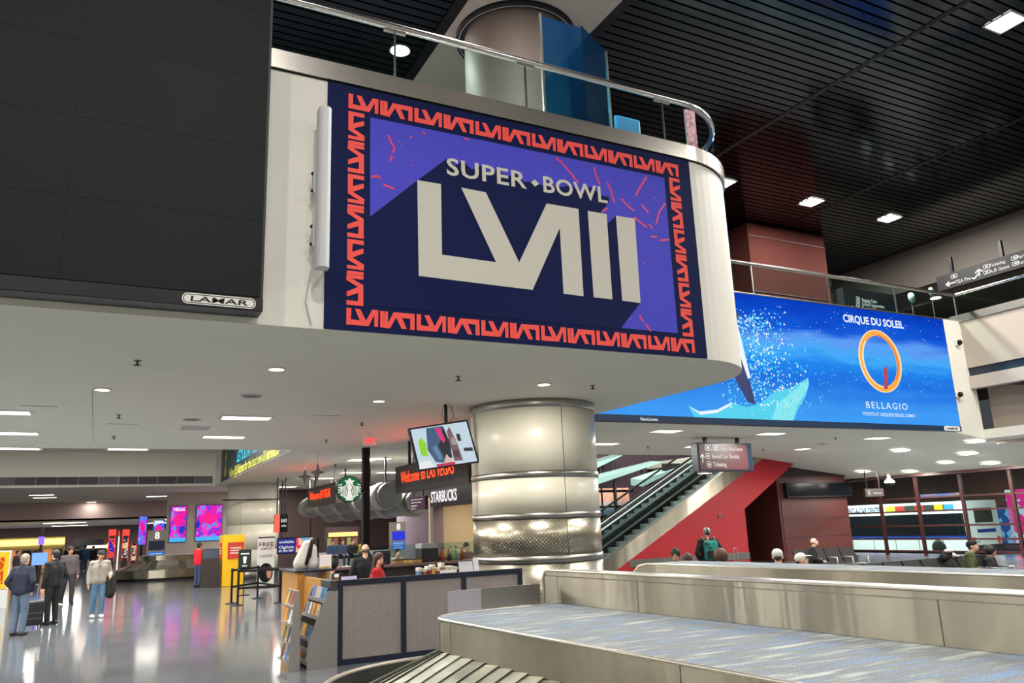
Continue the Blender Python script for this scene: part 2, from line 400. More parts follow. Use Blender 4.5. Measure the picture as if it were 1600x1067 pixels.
# ------------------------------------------------------------------ atrium ceiling
SLAT = mat('dark_mirror_slat', (46, 55, 61), .15, 1.0, bump=.06, bscale=2.0)
XA = pz(655, 110, ZU).x; XB = pz(972, 0, ZU).x; YE = pz(1190, 372, ZU).y; XE = pz(1590, 322, ZU).x
cu_ = struct('ceiling_atrium', MB().box(-26, -26, ZU + .12, XE + 1.0, YE + 4, ZU + .4), mat('ceiling_void', (10, 10, 12), .8))
sl_r = MB().box(0, 0, 0, XE - XB, .2, .05); sl_l = MB().box(0, 0, 0, XA + 26, .2, .05)
me_r = sl_r.mesh('slat', SLAT); me_l = sl_l.mesh('slat', SLAT)
rest = MB(); y = -25.5; og = ORG[cu_.name]
while y < YE:
    for x0, me, far in ((XB, me_r, y > 4.5), (-26, me_l, y > 11)):
        if far:
            o = bpy.data.objects.new('slat', me); COL.objects.link(o); o.parent = cu_; o.location = Vector((x0, y, ZU)) - og
        else: rest.box(x0, y, ZU, XE if x0 > 0 else XA, y + .2, ZU + .05)
    y += .26
tag(rest.build('slats_overhead', SLAT, cu_), kind='stuff')
struct('trim_3', MB().box(XA - .25, -26, ZU - .03, XA, YE, ZU + .1), BLACK)
struct('trim_4', MB().box(XB, -26, ZU - .03, XB + .25, YE, ZU + .1), BLACK)
struct('ceiling_strip', MB().box(XA, -26, ZU - .02, XB, YE + 2, ZU + .11), mat('ceiling_strip_paint', (176, 168, 156), .6))
for i, xg in enumerate((pz(1110, 250, ZU).x, pz(1190, 370, ZU).x)):
    struct('trim_%d' % (5 + i), MB().box(xg - .08, -26, ZU - .012, xg + .08, YE, ZU + .04), BLACK)

# ------------------------------------------------------------------ right side: lower ceiling, screen wall, side wall
YS = 16.0; XR = py(1492, 462, YS).x; ZRF = px(1502, 503, XR).z
YO = pz(1200, 712, ZC).y                                     # edge of the ceiling before the escalator well
zl = 3.45; XSL = 24.0
def slz(x): return ZC + (zl - ZC) * max(0, (x - XSL)) / (32.0 - XSL)
struct('ceiling_right', MB().box(XS, YS, ZC, XSL, YO, ZC + .3), CEIL)
struct('ceiling_right_slope', MB().prism([(XSL, ZC), (32.2, zl), (32.2, zl + .3), (XSL, ZC + .3)], YS + .3, YO + 8, 'y'), CEIL)
xq = XR + .3; struct('ceiling_right_near', MB().prism([(xq, slz(xq)), (32.2, zl), (32.2, zl + .3), (xq, slz(xq) + .3)], -26, YS + .3, 'y'), CEIL)
def on_slope(x, y):
    p = pz(x, y, ZC)
    if p.x <= XSL: return p
    d = ray(x, y); k = (zl - ZC) / (32.0 - XSL); t = (ZC - EYE - k * XSL) / (d.z - k * d.x); return CAM + d * t
struct('wall_screen', MB().box(XS - .2, YS, ZC, XR + .3, YS + .3, py(1300, 476, YS).z), WHITE)
# side wall coming towards the camera, with a dark reveal and a recessed lower half
zr0 = px(1515, 588, XR).z; zr1 = px(1515, 603, XR).z
struct('wall_right', MB().box(XR, -26, zr0 + .28, XR + .3, YS, ZRF), mat('side_wall_taupe', (176, 164, 150), .6))
struct('trim_7', MB().box(XR + .06, -26, zr0, XR + .3, YS, zr0 + .28), mat('reveal_dark_blue', (30, 44, 56), .4))
struct('trim_8', MB().box(XR - .02, -26, zr0 - .42, XR + .3, YS - .02, zr0), mat('side_wall_ledge', (186, 176, 164), .6))
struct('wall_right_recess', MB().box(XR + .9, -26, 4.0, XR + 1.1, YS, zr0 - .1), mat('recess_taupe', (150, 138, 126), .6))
struct('trim_9', MB().prism([(15.0, zr0 - .42), (9.0, zr0 - .42), (9, ZC), (11.2, ZC), (11.5, ZC + .5), (12.2, zr0 - .9), (13.2, zr0 - .62)], XR + .4, XR + .9, 'x'), mat('recess_dark_panel', (66, 60, 58), .6))  # dark panel with a curved outline in the recess
zt = .32
struct('wall_screen_base', MB().prism([(XSL, ZC), (XR + 1.1, slz(XR + 1.1)), (XR + 1.1, ZC)], YS, YS + .3, 'y'), WHITE)
ZST = py(1300, 476, YS).z
struct('trim_10', MB().box(XS, YS - .01, ZST, XR + .02, YS + .3, ZST + .03), STEEL2)
struct('trim_11', MB().box(XR - .06, -10, ZRF, XR + .3, YS + .3, ZRF + .25), STEEL2)
struct('floor_upper_right', MB().box(XS, YS + .3, ZRF - .4, 44, YO, ZRF), mat('upper_floor', (90, 86, 84), .4))
struct('floor_upper_side', MB().box(XR + .3, -26, ZRF - .4, 44, YS + .3, ZRF), mat('upper_floor2', (90, 86, 84), .4))
zr = py(1300, 431, YS).z
b2 = thing('glass_balustrade', 'glass balustrade with dark round rail over the blue video screen', 'balustrade', (18, YS, ZRF))
MB().tube([(XS + .1, YS + .05, zr), (XR, YS + .05, zr)], .06, 8).build('handrail', STEEL2, b2)
for i in range(5):
    a = XS + .1 + i * (XR - XS - .1) / 5; c = a + (XR - XS - .1) / 5
    MB().box(a + .01, YS + .04, ZST + .03, c - .01, YS + .06, zr - .05).build('glass_pane', GLASS, b2)
    MB().box(c - .015, YS + .03, ZST + .03, c + .015, YS + .07, zr - .04).build('post', STEEL2, b2)
b3 = thing('glass_balustrade', 'glass balustrade with steel rail at the right edge, under the black overhead signs', 'balustrade', (XR, 10, ZRF))
MB().tube([(XR + .05, YS, zr), (XR + .05, 2, zr)], .06, 8).build('handrail', CHROME, b3)
for i in range(5):
    y0 = YS - i * 2.4
    MB().box(XR + .04, y0 - .02, ZRF + .25, XR + .06, y0 - 2.38, zr - .05).build('glass_pane', GLASS, b3)
    MB().box(XR + .03, y0 - 2.415, ZRF + .25, XR + .07, y0 - 2.385, zr - .04).build('post', STEEL2, b3)

# upper level backdrop on the right
dk = mat('upper_maroon', (60, 27, 23), .85, noise=.08, nscale=1, spec=.1); dk2 = mat('upper_maroon_dark', (58, 36, 40), .6)
YPI = pz(1172, 347, ZU).y; xa, xb = py(1172, 400, YPI).x, py(1290, 400, YPI).x
w = struct('wall_upper_pier', MB().box(xa, YPI, ZRF, xb, YPI + 3, ZU - .03), dk)
for k in range(1, 5):
    zz = ZRF + k * 1.15
    MB().box(xa + .01, YPI - .03, zz, xb - .01, YPI, zz + .03).build('joint', dk2, w)
struct('wall_upper_dark', MB().box(XS, YPI + 1, ZRF, xa, YPI + 1.4, ZU + .12), dk2)
struct('wall_upper_beige', MB().box(xb, 26, ZRF, 46, 26.3, ZU - .3), mat('upper_beige', (112, 104, 94), .6))
o = struct('window_1', MB().box(py(1318, 400, 25.9).x, 25.9, py(1350, 408, 25.9).z, py(1372, 400, 25.9).x, 26.02, py(1350, 388, 25.9).z), BLACK)
struct('ceiling_upper_right', MB().box(XE + 1.0, -26, ZU - 1.7, 46, 30, ZU - 1.4), mat('upper_soffit', (96, 90, 84), .7))
struct('wall_soffit_edge', MB().box(XE + .9, -26, ZU - 1.7, XE + 1.1, 26, ZU + .2), mat('upper_soffit_edge', (112, 105, 98), .6))
struct('wall_soffit_back', MB().box(xb, YE + 3.9, ZU - 1.7, XE + 1.0, YE + 4.1, ZU + .2), mat('upper_soffit_edge', (112, 105, 98), .6))
struct('ceiling_upper_back', MB().box(XS, YE + 4, ZU - 1.7, XE + 1.0, 30, ZU - 1.5), mat('upper_soffit', (96, 90, 84), .7))
struct('wall_upper_right', MB().box(46, -26, ZRF, 46.3, 30, ZU), mat('upper_beige', (112, 104, 94), .6))

# ================================================================== BIG SIGNS
# ---- the sports banner on the mezzanine wall
NAVY = mat('banner_navy', (8, 22, 72), .6, noise=.05, nscale=1, spec=.15); PURP = mat('banner_purple', (78, 76, 205), .6, noise=.06, nscale=40, spec=.2)
CORAL = mat('banner_coral', (250, 92, 84), .6, spec=.2); BONE = mat('banner_bone', (206, 202, 190), .6, noise=.02, nscale=30); HOT = mat('banner_hot_pink', (238, 52, 92), .45)
F = front(YW)
u0, v0 = F.px(508, 515); u1, v1 = F.px(1075, 252); u0 = F.px(512, 127)[0]
v0 = ZC + .01
sg = thing('sports_banner', 'huge navy and purple football final banner with giant Roman numerals on the white wall', 'banner', ((u0 + u1) / 2, YW, v0))
F.slab(MB(), u0, v0, u1, ZB - .005, .002, .014).build('navy_sheet', NAVY, sg)
def P2(*pts): return [F.px(*p) for p in pts]
iu0, iv1 = F.px(578, 184); iu1 = F.px(1037, 281)[0]; iv0 = F.px(1058, 521)[1]
F.rect(MB(), iu0, iv0, iu1, iv1, .017).build('purple_field', PURP, sg)
sh = MB()
F.poly(sh, P2((578, 339), (651, 283), (697, 249), (710, 259), (722, 252), (737, 266), (752, 259), (764, 272), (778, 265), (790, 279), (803, 271), (818, 285), (836, 284), (846, 291), (852, 283), (868, 293), (893, 291), (905, 303), (922, 292), (938, 306), (951, 309), (950, 317), (937, 333), (947, 336), (948, 350), (961, 338), (990, 343), (999, 474)) + [(F.px(968, 514)[0], iv0 - .02), (iu0 - .02, iv0 - .02), (iu0 - .02, F.px(578, 339)[1])], .02)
sh.build('long_shadow_print', NAVY, sg)
big = MB()
F.poly(big, P2((651, 282.4), (688, 288.6), (689.7, 398.7), (773.8, 410.4), (719.6, 294), (758, 301.4), (810, 410.7), (852.8, 318.8), (902.6, 327.3), (910.4, 463.6), (879.2, 459.4), (873.3, 357), (831, 453.6), (653.3, 431.8)), .024)
big.build('roman_numeral', BONE, sg)
F.poly(MB(), P2((917, 330.3), (946.5, 335.4), (955.5, 468.4), (926.2, 465)), .024).build('roman_numeral', BONE, sg)
F.poly(MB(), P2((961, 337.7), (990.5, 342.6), (999.4, 474), (970.8, 470.4)), .024).build('roman_numeral', BONE, sg)
a = F.px(697, 273); b_ = F.px(822, 295); c_ = F.px(848, 299); d_ = F.px(948, 317); hh = F.px(697, 246)[1] - a[1]
txt(sg, 'SUPER', F, a[0], a[1] + .0, hh * .93, BONE, w=b_[0] - a[0] , bold=.02, lift=.026, space=1.06)
txt(sg, 'BOWL', F, c_[0], a[1], hh * .93, BONE, w=d_[0] - c_[0], bold=.02, lift=.026, space=1.06)
mu = (b_[0] + c_[0]) / 2; F.poly(MB(), [(mu - .07, a[1] + hh * .42), (mu, a[1] + hh * .2), (mu + .07, a[1] + hh * .42), (mu, a[1] + hh * .64)], .026).build('dot', BONE, sg)
# coral border: one motif, mirrored about its middle bar
PA = [(270, 130), (305, 137), (303, 212), (365, 228), (330, 145), (368, 152), (410, 236), (455, 168), (500, 180), (497, 292), (470, 287), (470, 208), (428, 276), (270, 242)]
PA = [((x - 270) / 515, (y - .222 * (x - 270) - 130) / 112) for x, y in PA]
PB = [(.471, 0), (.524, 0), (.524, 1), (.471, 1)]
PCc = [(.971 - u, 1 - v) for u, v in PA]
H_B = F.px(544, 147)[1] - F.px(544, 170)[1]
per = (F.px(989.5, 246)[0] - F.px(544, 147)[0]) / 5
bu0 = F.px(544, 147)[0]; bv_t = F.px(544, 147)[1]; bv_b = F.px(1085, 552)[1]; bu1 = F.px(1085, 552)[0]
def motif(mp, start, n, name):
    for i in range(n):
        mb = MB()
        for k, q in enumerate((PA, PB, PCc)):
            F.poly(mb, [mp(start + (i + u) * per_, v) for u, v in q], .022)
        mb.build(name, CORAL, sg)
per_ = (bu1 - bu0) / 5.971
motif(lambda u, v: (u, bv_t - v * H_B), bu0, 6, 'border_motif')
motif(lambda u, v: (u, bv_b + H_B - v * H_B), bu0, 6, 'border_motif')
hv = bv_t - H_B - .04 - (bv_b + H_B + .04); per_ = hv / 2.971
motif(lambda u, v: (bu0 + H_B - v * H_B, bv_t - H_B - .04 - u), 0, 3, 'border_motif')
motif(lambda u, v: (bu1 - v * H_B, bv_t - H_B - .04 - u), 0, 3, 'border_motif')
# splatter cracks
cr = MB()
for pts in [((606, 212), (611, 225), (616, 232), (613, 240)), ((612, 244), (609, 252)), ((579, 277), (590, 276), (594, 280)), ((598, 289), (616, 296)), ((867, 247), (876, 254), (888, 268), (899, 282), (902, 285)), ((927, 262), (930, 274), (936, 289)), ((948, 286), (954, 300), (959, 318)), ((1009, 277), (1000, 292), (992, 306)), ((970, 311), (978, 321), (990, 330)), ((1001, 320), (1012, 333)), ((1038, 318), (1029, 332), (1024, 350)), ((990, 340), (998, 347), (1010, 356)), ((1013, 351), (1018, 358)), ((1016, 370), (1026, 371)), ((1030, 376), (1045, 375)), ((998, 493), (1004, 503)), ((1007, 506), (1016, 518)), ((938, 332), (948, 326)), ((725, 217), (731, 219)), ((660, 208), (664, 210)), ((640, 213), (643, 216))]:
    F.rod(cr, P2(*pts), .028, .019)
random.seed(3)
for k in range(150):
    x, y_ = random.uniform(580, 1050), random.uniform(190, 510)
    q = F.px(x, y_)
    if iu0 + .03 < q[0] < iu1 - .03 and iv0 + .03 < q[1] < iv1 - .03:
        s_ = random.uniform(.004, .012); F.poly(cr, ellipse(q[0], q[1], s_, s_ * random.uniform(.6, 1.6), 6), .0175)
tag(cr.build('splatter_print', HOT, sg), kind='stuff')

# ---- big dark video wall at the left
YBL = YW - .34; FB = front(YBL)
bu, bv = FB.px(410, 487); bt = ZBB + 2.5
bl = thing('video_wall', 'large switched off black video wall at the left edge', 'video wall', (-2, YBL, bv))
FB.slab(MB(), -9, bv, bu, bt, -.3, 0).build('cabinet', mat('video_cabinet', (26, 28, 31), .5), bl)
zbar = FB.px(0, 430)[1]
SCR = mat('off_led_modules', (15, 19, 22), .6, noise=.14, nscale=.7, spec=.25)
nb = 0
for i in range(10):
    x1 = bu - .03 - i * 1.0
    for j in range(7):
        z0 = zbar + .02 + j * .92
        if x1 < -3 or z0 > bt - .2: continue
        FB.slab(MB(), x1 - .997, z0, x1, min(z0 + .917, bt), .001, .012).build('led_module', SCR, bl)
FB.slab(MB(), -9, bv + .005, bu, zbar, .001, .02).build('bottom_bar', BLACKM, bl)
p0, p1 = FB.px(284, 462), FB.px(399, 477)
pq = thing('maker_plate', 'white rounded maker plate on the dark video wall', 'name plate', FB.p(p0[0], p0[1], .02))
zz0, zz1 = bv + .012, zbar - .008
hp = zz1 - zz0
mb = MB(); FB.poly(mb, rrect(p0[0], zz0, p1[0], zz1, hp * .48, 6), .032); mb.build('plate', PAPER, pq)
mb = MB()
o1, o2 = rrect(p0[0] + .012, zz0 + .012, p1[0] - .012, zz1 - .012, hp * .38, 6), rrect(p0[0] + .02, zz0 + .02, p1[0] - .02, zz1 - .02, hp * .32, 6)
for k in range(len(o1)):
    j = (k + 1) % len(o1); FB.poly(mb, [o1[k], o1[j], o2[j], o2[k]], .034)
mb.build('plate_outline', BLACK, pq)
txt(pq, 'LAMAR', FB, (p0[0] + p1[0]) / 2, zz0 + hp * .27, hp * .46, BLACK, w=(p1[0] - p0[0]) * .78, align='c', bold=.012, lift=.036, shear=.15)

# ---- slim white column loudspeaker
YSP = YW - .32; FS = front(YSP)
s0, s1 = FS.px(496, 418), FS.px(516, 172); sx = FS.px(500, 172)[0]; xcs = (sx + s1[0]) / 2; rs = (s1[0] - sx) / 2 + .015
sp = thing('column_loudspeaker', 'slim tall white column loudspeaker on brackets beside the banner', 'loudspeaker', (xcs, YSP, s0[1]))
mb = MB(); pr = [(xcs + rs * cos(a), YSP + rs * 1.1 * sin(a)) for a in [pi + pi * k / 10 for k in range(11)]] + [(xcs + rs, YSP + .1), (xcs - rs, YSP + .1)]
mb.prism(pr, s0[1], s1[1]); mb.build('body', mat('loudspeaker_white', (200, 202, 204), .5), sp)
for zz in (s0[1] + .32, s0[1] + 1.02):
    mb = MB(); mb.box(xcs - .03, YSP + .1, zz, xcs + .03, YW, zz + .05); mb.box(xcs - .03, YSP + .1, zz + .22, xcs + .03, YW, zz + .27); mb.box(xcs - .1, YSP + .1, zz - .02, xcs - .07, YSP + .2, zz + .29)
    mb.build('bracket', LGREY, sp)
    for q in (0, .23): MB().ball((xcs - .105, YSP + .15, zz + q + .02), .022, 8, 5).build('bolt', BLACKM, sp)
MB().tube([(xcs - .06, YSP + .12, s0[1] + .25), (xcs - .1, YSP + .25, s0[1] - .1), (xcs - .12, YW - .02, s0[1] - .35), (xcs - .05, YW - .02, ZC + .05)], .012, 6).build('cable', LGREY, sp)

# ---- blue video screen on the right
YV = YS - .22; FV = front(YV)
cu0 = FV.px(990, 655)[0] - 1.2; cv0 = FV.px(1300, 668)[1]; cu1 = FV.px(1500, 660)[0]; cv1 = FV.px(1300, 476)[1]
vs = thing('video_screen', 'wide glowing blue video screen with a water show advertisement over the seating hall', 'video screen', ((cu0 + cu1) / 2, YV, cv0))
FV.slab(MB(), cu0, cv0, cu1, cv1, -.2, 0).build('cabinet', BLACKM, vs)
zb0 = FV.px(1300, 659)[1]
SM = bpy.data.materials.new('show_screen'); SM.use_nodes = True; SM.node_tree.nodes.remove(SM.node_tree.nodes['Principled BSDF'])
tc = N(SM, 'ShaderNodeTexCoord'); se = N(SM, 'ShaderNodeSeparateXYZ'); L(SM, tc.outputs['Object'], se.inputs[0])
mr = N(SM, 'ShaderNodeMapRange'); mr.inputs[1].default_value = 0; mr.inputs[2].default_value = cv1 - cv0; L(SM, se.outputs[2], mr.inputs[0])
mp = N(SM, 'ShaderNodeMapping'); mp.inputs['Scale'].default_value = (.25, 1, 1.8); L(SM, tc.outputs['Object'], mp.inputs[0])
nz = N(SM, 'ShaderNodeTexNoise'); nz.inputs['Scale'].default_value = 1.6; nz.inputs['Detail'].default_value = 6; L(SM, mp.outputs[0], nz.inputs[0])
ad = N(SM, 'ShaderNodeMath'); ad.operation = 'MULTIPLY_ADD'; ad.inputs[1].default_value = .32; L(SM, nz.outputs[0], ad.inputs[0])
sb = N(SM, 'ShaderNodeMath'); sb.operation = 'SUBTRACT'; sb.inputs[1].default_value = .16; L(SM, mr.outputs[0], sb.inputs[0]); L(SM, sb.outputs[0], ad.inputs[2])
rp = N(SM, 'ShaderNodeValToRGB'); cr_ = rp.color_ramp
for e in cr_.elements[:1]: pass
cr_.elements[0].position = 0; cr_.elements[0].color = lin((70, 168, 255)); cr_.elements[1].position = 1; cr_.elements[1].color = lin((10, 62, 190))
for pos, c in ((.18, (60, 150, 245)), (.36, (36, 118, 232)), (.5, (36, 140, 245)), (.58, (70, 176, 255)), (.68, (96, 160, 250)), (.78, (24, 96, 225)), (.9, (12, 74, 205))):
    e = cr_.elements.new(pos); e.color = lin(c)
L(SM, ad.outputs[0], rp.inputs[0]); em = N(SM, 'ShaderNodeEmission'); em.inputs[1].default_value = .95
L(SM, rp.outputs[0], em.inputs[0]); L(SM, em.outputs[0], SM.node_tree.nodes['Material Output'].inputs[0])
FV.slab(MB(), cu0 + .02, zb0, cu1 - .03, cv1 - .02, .001, .01).build('lit_panel', SM, vs)
FV.slab(MB(), cu0, cv0 + .002, cu1, zb0 - .005, .001, .015).build('bottom_bar', mat('screen_bar_blue', (10, 40, 70), .4), vs)
EW = lit('screen_white', (235, 245, 255), .95); EC = lit('screen_cyan', (70, 215, 245), .9); ECL = lit('screen_pale_cyan', (130, 235, 245), .92); ED = lit('screen_deep_blue', (12, 40, 110), .8); EDK = lit('screen_ink', (14, 22, 60), .7)
EO = lit('screen_orange', (255, 170, 60), .95); EO2 = lit('screen_amber', (232, 120, 30), .9); EY = lit('screen_pale_gold', (255, 226, 170), .95); ER = lit('screen_crimson', (190, 50, 80), .85)
def V2(*pts): return [FV.px(*p) for p in pts]
def vp(pts, M, name, lift): mb = MB(); FV.poly(mb, V2(*pts), lift); return mb.build(name, M, vs)
txtpx(vs, 'CIRQUE DU SOLEIL', FV, (1317, 501), (1412, 515), (1317, 490), EW, bold=.03, lift=.02)
txtpx(vs, 'BELLAGIO', FV, (1353, 637), (1418, 641), (1353, 627), EW, lift=.02, bold=0.004, space=1.3)
txtpx(vs, 'TICKETS AT CIRQUEDUSOLEIL.COM/O', FV, (1347, 649), (1429, 652), (1347, 644), EW, lift=.02)
txtpx(vs, 'NanoLumens', FV, (1000, 657), (1027, 658), (1000, 652), EW, lift=.03)
# golden ring
cu_c, cv_c = FV.px(1375, 564); ru = (FV.px(1408, 566)[0] - FV.px(1342, 562)[0]) / 2; rv = (FV.px(1375, 516)[1] - FV.px(1375, 613)[1]) / 2
def ring(a, b, M, lift, d0=0, d1=0, tilt=.12, s=0, e=2 * pi):
    mb = MB(); n = 48; A_ = ellipse(cu_c + d0, cv_c, ru * a, rv * a, n + 1, s, e + (e - s) / n, tilt); B_ = ellipse(cu_c + d1, cv_c, ru * b, rv * (b + .04), n + 1, s, e + (e - s) / n, tilt)
    for k in range(n): FV.poly(mb, [A_[k], A_[k + 1], B_[k + 1], B_[k]], lift)
    mb.build('golden_ring_print', M, vs)
ring(1.0, .76, EO, .014); ring(1.0, .93, EY, .016); ring(.84, .76, EO2, .016, .02, .03, s=-.9, e=1.5); ring(.84, .76, EY, .016, s=2.2, e=4.6)
vp([(1380.5, 576), (1383, 571), (1386, 578), (1386, 594), (1386.5, 608), (1380.5, 608), (1381, 592), (1379, 582)], ER, 'figure_print', .018)
# water crown, splash and diver
vp([(1075, 634), (1092, 643), (1120, 640), (1143, 628), (1165, 636), (1185, 632), (1210, 612), (1235, 606), (1262, 590), (1264, 600), (1258, 620), (1246, 640), (1240, 657), (1086, 655)], EC, 'wave_print', .013)
vp([(1205, 655), (1215, 630), (1240, 610), (1262, 592), (1262, 606), (1245, 635), (1238, 657)], ECL, 'wave_print', .0145)
vp([(1075, 634), (1092, 643), (1120, 640), (1143, 628), (1142, 633), (1120, 645), (1094, 648)], EW, 'wave_print', .0145)
vp([(1131, 458), (1138, 458), (1150, 500), (1160, 540), (1172, 590), (1168, 592), (1152, 545), (1140, 500)], EW, 'diver_print', .018)
vp([(1132, 490), (1150, 485), (1154, 493), (1143, 512), (1134, 512)], EDK, 'diver_print', .016)
vp([(1134, 515), (1143, 530), (1158, 560), (1172, 600), (1180, 632), (1168, 628), (1152, 600), (1138, 570)], ED, 'diver_print', .015)
vp([(1142, 545), (1152, 542), (1156, 552), (1148, 562), (1141, 556)], EW, 'diver_print', .019)
dr = MB(); dr2 = MB(); random.seed(11)
for k in range(1000):
    t = random.random(); ang = random.gauss(0, .5)
    x = 1172 + random.gauss(0, 36) * (1.15 - t * .6) + 24 * (1 - t); y_ = 640 - 150 * t + random.gauss(0, 8)
    if 1128 < x < 1285: q = FV.px(x, y_); s_ = random.uniform(.012, .04); FV.poly(dr if k % 3 else dr2, ellipse(q[0], q[1], s_, s_, 5), .0145)
for k in range(120):
    q = FV.px(random.uniform(1280, 1470), random.gauss(590, 12)); s_ = random.uniform(.008, .02); FV.poly(dr, ellipse(q[0], q[1], s_ * 1.5, s_, 5), .0125)
for k in range(60):
    q = FV.px(random.uniform(1140, 1470), random.uniform(470, 540))
    if q[1] < cv1 - .1: FV.poly(dr2, ellipse(q[0], q[1], .014, .014, 5), .0125)
tag(dr.build('droplets_print', EC, vs), kind='stuff'); tag(dr2.build('droplets_print', EW, vs), kind='stuff')
mb = MB(); a_, b_ = FV.px(1475, 674), FV.px(1500, 674); hb = zb0 - cv0; FV.poly(mb, rrect(a_[0], cv0 + .01, b_[0], zb0 - .01, hb * .4, 5), .02); mb.build('maker_plate', PAPER, vs)
txt(vs, 'LAMAR', FV, (a_[0] + b_[0]) / 2, cv0 + hb * .28, hb * .42, BLACK, w=(b_[0] - a_[0]) * .75, align='c', bold=.03, lift=.024)

# ================================================================== CEILING LAMPS AND FITTINGS
def lamp(x, y, z, w, l, power, label, group, deep=.0, M=LAMP, kind='ceiling_light', shape='RECTANGLE'):
    t = thing(kind, label, 'ceiling light', (x, y, z), 0, group)
    if shape == 'RECTANGLE':
        fr = MB(); b = .05
        for a in ((-w / 2 - b, -l / 2 - b, w / 2 + b, -l / 2), (-w / 2 - b, l / 2, w / 2 + b, l / 2 + b), (-w / 2 - b, -l / 2, -w / 2, l / 2), (w / 2, -l / 2, w / 2 + b, l / 2)):
            fr.box(a[0], a[1], -.025, a[2], a[3], .0)
        fr.build('frame', WHITE if M is LAMP else LGREY, t, local=True)
        MB().box(-w / 2, -l / 2, -.012, w / 2, l / 2, 0).build('diffuser', M, t, local=True)
    else:
        MB().lathe([(w / 2, 0), (w / 2 + .03, 0), (w / 2 + .03, -.02), (w / 2, -.02), (w / 2, 0)], seg=20).build('frame', WHITE, t, local=True)
        mb = MB(); mb.lathe([(0.001, -.012), (w / 2, -.012)], seg=20); mb.build('diffuser', M, t, local=True)
    d = bpy.data.lights.new('lamp_light', 'AREA'); d.shape = 'RECTANGLE' if shape == 'RECTANGLE' else 'DISK'; d.size = w; d.size_y = l; d.energy = power; d.color = (1, .97, .91)
    o = bpy.data.objects.new('lamp_light', d); COL.objects.link(o); o.parent = t; o.location = (0, 0, -.03)
    return t
g1 = 'ceiling lights under the mezzanine'
for x, y, lb in [(385, 652, 'bright ceiling troffer above the connected banner, nearer of the pair'), (350, 682, 'bright ceiling troffer just behind the nearer one, at the ceiling edge'), (20, 676, 'ceiling troffer at the left edge, second row from the coffer'), (28, 700, 'ceiling troffer at the left edge, last before the ceiling step'), (200, 701, 'ceiling troffer in the middle of the last row before the ceiling step'), (0, 643, 'ceiling troffer cut off by the left edge, nearest of that column')]:
    p = pz(x, y, ZC); lamp(p.x, p.y, ZC, .95, .42, KT, lb, g1)
for x, y, lb in [(432, 576, 'small round downlight in front of the round grey speaker grille'), (160, 608, 'small downlight furthest left under the mezzanine'), (592, 626, 'small downlight to the left of the hanging television'), (850, 600, 'small downlight right above the cream column')]:
    p = pz(x, y, ZC); lamp(p.x, p.y, ZC, .22, .22, KD, lb, 'downlights under the mezzanine', shape='DISK')
for xx in (-6.2, -10.6, -15.0):
    for yy in (10.6, 13.9, 17.2, 20.6): lamp(xx, yy, ZC, .95, .42, KT, 'ceiling troffer of the mezzanine grid, beyond the left edge of the picture', g1)
g2 = 'ceiling lights over the shops'
for x, y, lb in [(590, 716, 'troffer in the red lit ceiling, nearest to the hanging television'), (565, 718, 'troffer in the red lit ceiling, left of the nearest one'), (550, 738, 'troffer in the red lit ceiling above the round green sign'), (505, 747, 'troffer in the red lit ceiling with star ornaments'), (450, 760, 'troffer above the small red ticker, second furthest'), (422, 768, 'troffer above the far cream column'), (405, 774, 'furthest troffer over the shops')]:
    p = pz(x, y, ZC)
    if p.x > CXF + .4: lamp(p.x, p.y, ZC, .9, .5, KT, lb, g2)
g3 = 'ceiling lights in the far hall'
for x, y, lb in [(70, 777, 'far hall light strip nearest the left edge, in front of the mauve beam'), (65, 773, 'slim far hall light just above the left one'), (245, 775, 'far hall light strip above the pink posters'), (68, 790, 'round far hall downlight at the left'), (143, 784, 'round far hall downlight beside the smoke detector'), (217, 787, 'round far hall downlight, third from the left'), (253, 783, 'round far hall downlight above the first pink poster'), (294, 783, 'round far hall downlight above the second pink poster')]:
    p = pz(x, y, ZC); lamp(p.x, p.y, ZC, 1.1 if y < 780 else .5, .5, KT * (.3 if y < 780 else .08), lb, g3)
g4 = 'ceiling lights in the seating hall'
for x, y, lb in [(1041, 673, 'ceiling light under the left end of the blue screen'), (1205, 677, 'ceiling light under the middle of the blue screen'), (945, 693, 'ceiling light beside the cream column'), (1090, 697, 'ceiling light behind the brown hanging sign'), (1260, 701, 'ceiling light over the bald seated man'), (1371, 684, 'ceiling light under the golden ring on the screen'), (1530, 690, 'ceiling light furthest right in the seating hall'), (1413, 704, 'ceiling light in front of the bus windows, middle'), (1518, 709, 'ceiling light in front of the bus windows, right')]:
    p = on_slope(x, y); lamp(p.x, p.y, p.z, .8, .5, KT, lb, g4)
for x, y, lb in [(1482, 723, 'lower ceiling light above the bus, middle'), (1552, 724, 'lower ceiling light above the bus, right'), (1352, 737, 'lower ceiling light above the restroom sign'), (1425, 737, 'lower ceiling light beside the dome camera')]:
    p = on_slope(x, y); lamp(p.x, p.y, slz(p.x), .7, .45, KT, lb, g4)
